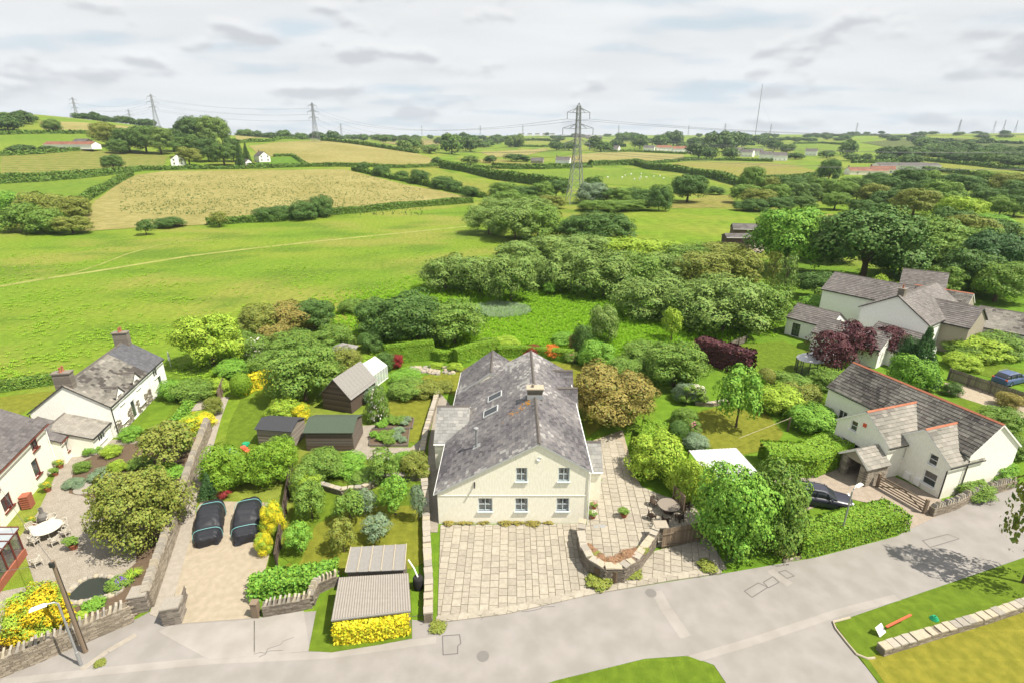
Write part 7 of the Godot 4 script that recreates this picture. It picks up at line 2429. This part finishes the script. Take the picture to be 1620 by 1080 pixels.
	flat("cottage_drive", pix([1225,760, 1260,742, 1330,738, 1372,735, 1430,760, 1490,790, 1480,818, 1420,846, 1390,800, 1330,785, 1270,810]), 0.035, "gravel_pink", "pinkish gravel drive in front of the gabled cottage", "drive")
	for e in [["oak",975,690,130,108,"leaf_brown","spreading bronze-leaved tree beside the cream house"],["oak",1075,625,90,80,"leaf_mid","loose green tree behind the bronze-leaved one"],["small",1176,690,76,106,"leaf_bright","young bright green maple on the round lawn"],["bush",1045,770,86,82,"leaf_lime","large variegated bush beside the courtyard"],["ball",1075,702,34,36,"leaf_dark","clipped dark ball between lawn and courtyard"],["bush",1000,610,70,46,"leaf_mid","leafy shrub behind the bronze-leaved tree"],["bush",1020,580,60,40,"leaf_mid","shrub at the back of the cottage garden"],["bush",1080,578,60,30,"leaf_lime","pale shrub in the wet garden corner"],["bush",1090,640,36,34,"leaf_grey","grey-leaved shrub beside the rose arch"],["bush",1085,680,40,36,"leaf_mid","shrub edging the round lawn"],["bush",1105,715,40,26,"leaf_grey","flowering grey shrub below the clipped ball"],["bush",1098,690,26,26,"leaf_mid","pink-flowering small shrub at the lawn edge"],["ball",1215,618,32,36,"leaf_olive","clipped olive dome beyond the young maple"],["bush",1240,660,70,50,"leaf_lime","mixed lime border beyond the round lawn"],["bush",1275,650,60,46,"leaf_olive","olive border shrubs beside the gabled cottage"],["bush",1260,625,60,36,"leaf_mid","green border behind the olive shrubs"],["bush",1295,690,72,48,"leaf_bright","glossy shrub above the block hedge"],["bush",1310,620,50,36,"leaf_mid","shrub beneath the garden conservatory"],["bush",1235,615,40,26,"leaf_lime","lime clump at the conservatory lawn edge"],["bush",1300,735,30,24,"leaf_mid","low green shrub at the foot of the block hedge"],["oak",1185,900,0,0,"",""],["small",1325,605,66,80,"leaf_copper","dark purple-leaved tree before the white wing"],["small",1362,585,60,74,"leaf_copper","purple-leaved tree against the brown roof"],["small",1420,580,60,64,"leaf_copper","purple-leaved tree beside the dark conifer"],["conifer",1465,625,70,105,"leaf_deep","dark pointed conifer behind the gabled cottage"],["bush",1455,628,66,70,"leaf_bright","bright leafy tree in front of the dark conifer"],["bush",1440,610,40,80,"leaf_deep","dark upright yew beside the bright leafy tree"],["bush",1570,575,80,42,"leaf_lime","lime bush in front of the white barn conversion"],["bush",1600,570,70,44,"leaf_mid","green bush in front of the white barn conversion"],["bush",1535,570,50,30,"leaf_mid","green shrub by the stone cross wing"],["bush",1535,590,50,30,"leaf_lime","yellow-green shrub above the old lane wall"],["bush",1600,690,60,44,"leaf_mid","shrub at the back of the gabled cottage"],["bush",1605,650,34,30,"leaf_brown","copper-flecked shrub beyond the gravel lane"],["bush",1510,628,24,24,"leaf_dark","small clipped conifer on the gravel lane corner"],["bush",1590,770,56,42,"leaf_bright","bright rounded bush at the cottage's end wall"],["bush",1555,795,60,34,"leaf_mid","low green bush behind the roadside wall"],["bush",1545,778,40,26,"leaf_mid","small green bush against the cottage's end wall"],["bush",1615,730,60,40,"leaf_mid","leafy bush beyond the gabled cottage's end"]]:
		if e[3] == 0:
			continue
		pp(e[0], {"oak": "garden_tree", "small": "small_tree", "ball": "clipped_ball", "conifer": "conifer_tree"}.get(e[0], "garden_shrub"), e[1], e[2], e[3], e[4], e[5], e[6], "tree" if e[0] in ["oak", "small", "conifer"] else "shrub", "", "bloom_pink" if "pink-fl" in e[6] else "")
	hedge("square_hedge", gpath([1025,735, 1035,690]), 2.6, 1.7, 0.09, 110, "leaf_hedge", "clipped square hedge between courtyard and cottage garden", "", 0.05)
	hedge("low_box_hedge", gpath([1070,635, 1085,610, 1075,595]), 1.0, 0.9, 0.08, 120, "leaf_hedge", "low box hedge in the cottage garden", "", 0.05)
	hedge("copper_hedge", gpath([1108,566, 1150,580, 1182,590]), 2.6, 2.9, 0.14, 60, "leaf_copper", "big copper beech hedge beside the mown lawn", "", 0.12)
	hedge("block_hedge", gpath([1215,738, 1270,741, 1318,722]), 3.0, 2.0, 0.085, 130, "leaf_hedge", "massive square clipped hedge at the back of the gravel drive", "", 0.06)
	hedge("roadside_hedge", gpath([1255,866, 1330,848, 1410,826]), 2.4, 1.5, 0.075, 150, "leaf_hedge", "rounded clipped hedge along the lane under the street lamp", "", 0.1)
	pp("bush", "laurel_bush", 1172, 897, 116, 148, "leaf_bright", "huge glossy laurel beside the timber gate", "shrub")
	pp("bush", "laurel_bush", 1230, 885, 96, 136, "leaf_mid", "huge darker laurel joining the roadside hedge", "shrub")
	pp("bush", "yellow_climber", 1105, 808, 58, 80, "leaf_lime", "yellow-green climber over the courtyard screen", "shrub")
	pp("bush", "garden_shrub", 1085, 790, 50, 60, "leaf_lime", "lime shrub between the variegated bush and the climber", "shrub")
	# rose arch
	var ra := thing("rose_arch", "garden arch smothered in white roses", "arch", P(1098, 640))
	m1 = MB.new()
	for z in [-0.4, 0.4]:
		var pts := []
		var rr := []
		for i in 13:
			var a := PI * i / 12.0
			pts.append(Vector3(-cos(a) * 1.0, 1.3 + sin(a) * 1.0, z))
			rr.append(0.03)
		pts.push_front(Vector3(-1.0, 0, z))
		pts.append(Vector3(1.0, 0, z))
		rr += [0.03, 0.03]
		m1.tube(pts, rr, 5)
	obj("frame", m1, "timber_1", ra)
	for e in [[-1.0, 0.2], [1.0, 0.2], [-0.6, 1.5], [0.6, 1.5], [0.0, 1.7]]:
		var f := obj("foliage", PROTO["shrubfar0"][0], "leaf_mid", ra)
		f.position = Vector3(e[0], e[1], 0)
		f.scale = Vector3(1.2, 1.3 if e[1] < 1 else 0.9, 1.2)
		if e[1] > 1:
			var g := obj("flowers", PROTO["bloom"][0], "bloom_white", ra)
			g.position = f.position
			g.scale = f.scale * 1.05
			g.set_meta("kind", "stuff")
	# white pergola roof, post and line
	var pg := thing("car_port", "carport with white corrugated roof behind the laurels", "carport", P(1100, 770))
	var q := [P(1090, 712, 2.3), P(1165, 708, 2.3), P(1205, 752, 2.2), P(1130, 765, 2.2)]
	corrugated(pg, "roof", q[3] - pg.position, q[2] - pg.position, q[1] - pg.position, q[0] - pg.position, 0.3, "white_sheet")
	for p in q:
		m1 = MB.new()
		m1.beam(Vector3(p.x, 0, p.z) - pg.position, p - pg.position - Vector3(0, 0.05, 0), 0.1, 0.1)
		obj("post", m1, "timber_1", pg)
	var lp := thing("line_post", "dark timber washing line post in the garden border", "post", P(1246, 682))
	m1 = MB.new()
	m1.tube([Vector3.ZERO, Vector3(0.05, 1.6, 0)], [0.1, 0.09], 8)
	obj("post", m1, "dark_board_1", lp)
	m1 = MB.new()
	m1.tube([P(1246, 682) + Vector3(0.05, 1.55, 0), P(1165, 722) + Vector3(0, 2.0, 0)], [0.02, 0.02], 5)
	tag(obj("washing_line", m1, "coping_c"), "pale washing line from the dark post to the carport", "wire")
	stone_wall("retaining_wall", gpath([1100,640, 1125,642, 1150,638]), 0.4, 0.45, "low stone retaining wall behind the round lawn", "flat")
	# car, gate and roadside
	estate_car(P(1296, 794), deg_to_rad(-106), "car_paint", "black estate car parked behind the roadside hedge")
	estate_car(P(1598, 604), deg_to_rad(-70), "blue_car_paint", "blue car parked on the gravel lane behind the garden fence")
	var gt := thing("field_gate", "long timber five-bar gate beside the gabled cottage", "gate", P(1388, 770))
	var ga := Vector3.ZERO
	var ge := P(1462, 812) - gt.position
	for i in 5:
		m1 = MB.new()
		var y := 0.2 + i * 0.23
		m1.beam(ga + Vector3(0, y, 0), ge + Vector3(0, y, 0), 0.05, 0.1)
		obj("bar", m1, "timber_%d" % (i % 3), gt)
	for t in [0.0, 1.0]:
		m1 = MB.new()
		m1.beam(ga.lerp(ge, t), ga.lerp(ge, t) + Vector3(0, 1.35, 0), 0.2, 0.2)
		obj("post", m1, "timber_1", gt)
	for t in [[0.04, 0.2, 0.5, 1.12], [0.5, 1.12, 0.96, 0.2]]:
		m1 = MB.new()
		m1.beam(ga.lerp(ge, t[0]) + Vector3(0, t[1], 0.05), ga.lerp(ge, t[2]) + Vector3(0, t[3], 0.05), 0.04, 0.08)
		obj("brace", m1, "timber_0", gt)
	stone_wall("roadside_wall", gpath([1472,815, 1490,810, 1508,804, 1530,792, 1560,782, 1600,770]), 0.45, 0.8, "rubble wall between the five-bar gate and the green bushes", "edge")
	var kr := thing("kerb_stones", "row of kerb stones below the roadside hedge", "kerb", P(1240, 890))
	for i in 12:
		var t := i / 12.0
		m1 = MB.new()
		var p0 := P(1240, 890).lerp(P(1420, 842), t) - kr.position
		var p1 := P(1240, 890).lerp(P(1420, 842), t + 0.077) - kr.position
		m1.beam(p0 + Vector3(0, 0.06, 0), p1 + Vector3(0, 0.06, 0), 0.14, 0.28)
		obj("kerb_stone", m1, ["paver_1", "paver_2", "paver_3"][i % 3], kr)
	flat("hedge_foot", pix([1235,888, 1420,840, 1418,828, 1255,868]), 0.06, "soil", "stony soil strip under the roadside hedge", "bed")
	for i in 40:
		var s := MB.new()
	var rk2 := thing("edging_stones", "scattered edging stones in the soil under the roadside hedge", "edging", P(1300, 868))
	for i in 30:
		var b := MB.new()
		var w := 0.14 + 0.14 * rng.randf()
		b.lathe([Vector2(w * 0.7, 0), Vector2(w * 0.6, w * 0.5), Vector2(0, w * 0.7)], 6)
		var o := obj("stone", b, ["coping_a", "coping_b", "coping_c"][i % 3], rk2)
		o.position = P(1250, 880).lerp(P(1415, 837), (i + rng.randf()) / 30.0) - rk2.position + Vector3(0, 0.05, 0)
	board_fence("lane_fence", P(1500, 600), P(1640, 648), 1.5, "long boarded fence along the gravel lane", ["old_timber_0", "old_timber_1", "old_timber_2"])
	board_fence("lawn_fence", P(1155, 552), P(1180, 542), 1.1, "short post and board fence above the mown lawn", ["old_timber_0", "old_timber_2"])
	# overhanging branch of a tree that stands beside the lane, out of frame
	pp("airy", "roadside_tree", 1662, 960, 130, 235, "leaf_olive", "thin branches of a roadside tree hanging over the lane", "tree")
	# ivy and weeds at wall feet
	for e in [[1245,875,60,22],[945,935,50,16],[1000,915,34,14],[1120,905,40,16],[690,1000,30,14],[455,935,50,20],[155,1055,20,8]]:
		pp("shrubfar", "weed_clump", e[0], e[1], e[2] * 0.75, e[3] * 0.55, "leaf_olive", "low weeds at the edge of the lane", "plant", "weeds along the lane")

func _ready():
	nz.seed = 4
	nz.frequency = 0.01
	nz.fractal_octaves = 4
	rng.seed = 17
	var cam := Camera3D.new()
	cam.name = "camera"
	cam.position = Vector3(0, EYE, 0)
	cam.rotation_degrees = Vector3(-PITCH, 0, 0)
	cam.fov = rad_to_deg(2.0 * atan(540.0 / F))
	cam.near = 0.5
	cam.far = 9000.0
	add_child(cam)
	var env := Environment.new()
	env.background_mode = Environment.BG_SKY
	var sm := PanoramaSkyMaterial.new()
	sm.panorama = sky_image()
	env.sky = Sky.new()
	env.sky.sky_material = sm
	env.background_energy_multiplier = 0.48
	env.tonemap_mode = Environment.TONE_MAPPER_LINEAR
	env.tonemap_exposure = 1.78
	env.fog_enabled = true
	env.fog_density = 0.00008
	env.fog_light_color = Color(0.8, 0.86, 0.92)
	env.sdfgi_enabled = true
	env.ssao_enabled = true
	env.ssil_enabled = true
	var we := WorldEnvironment.new()
	we.name = "world"
	we.environment = env
	add_child(we)
	var sun := DirectionalLight3D.new()
	sun.name = "sun"
	sun.light_energy = 1.6
	sun.light_angular_distance = 0.6
	sun.light_color = Color(1.0, 0.965, 0.9)
	sun.shadow_enabled = true
	add_child(sun)
	sun.look_at_from_position(Vector3(0.55, 1.0, 0.22), Vector3.ZERO)
	make_materials()
	make_protos()
	terrain()
	countryside()
	scrub()
	houses()
	frontage()
	gardens()
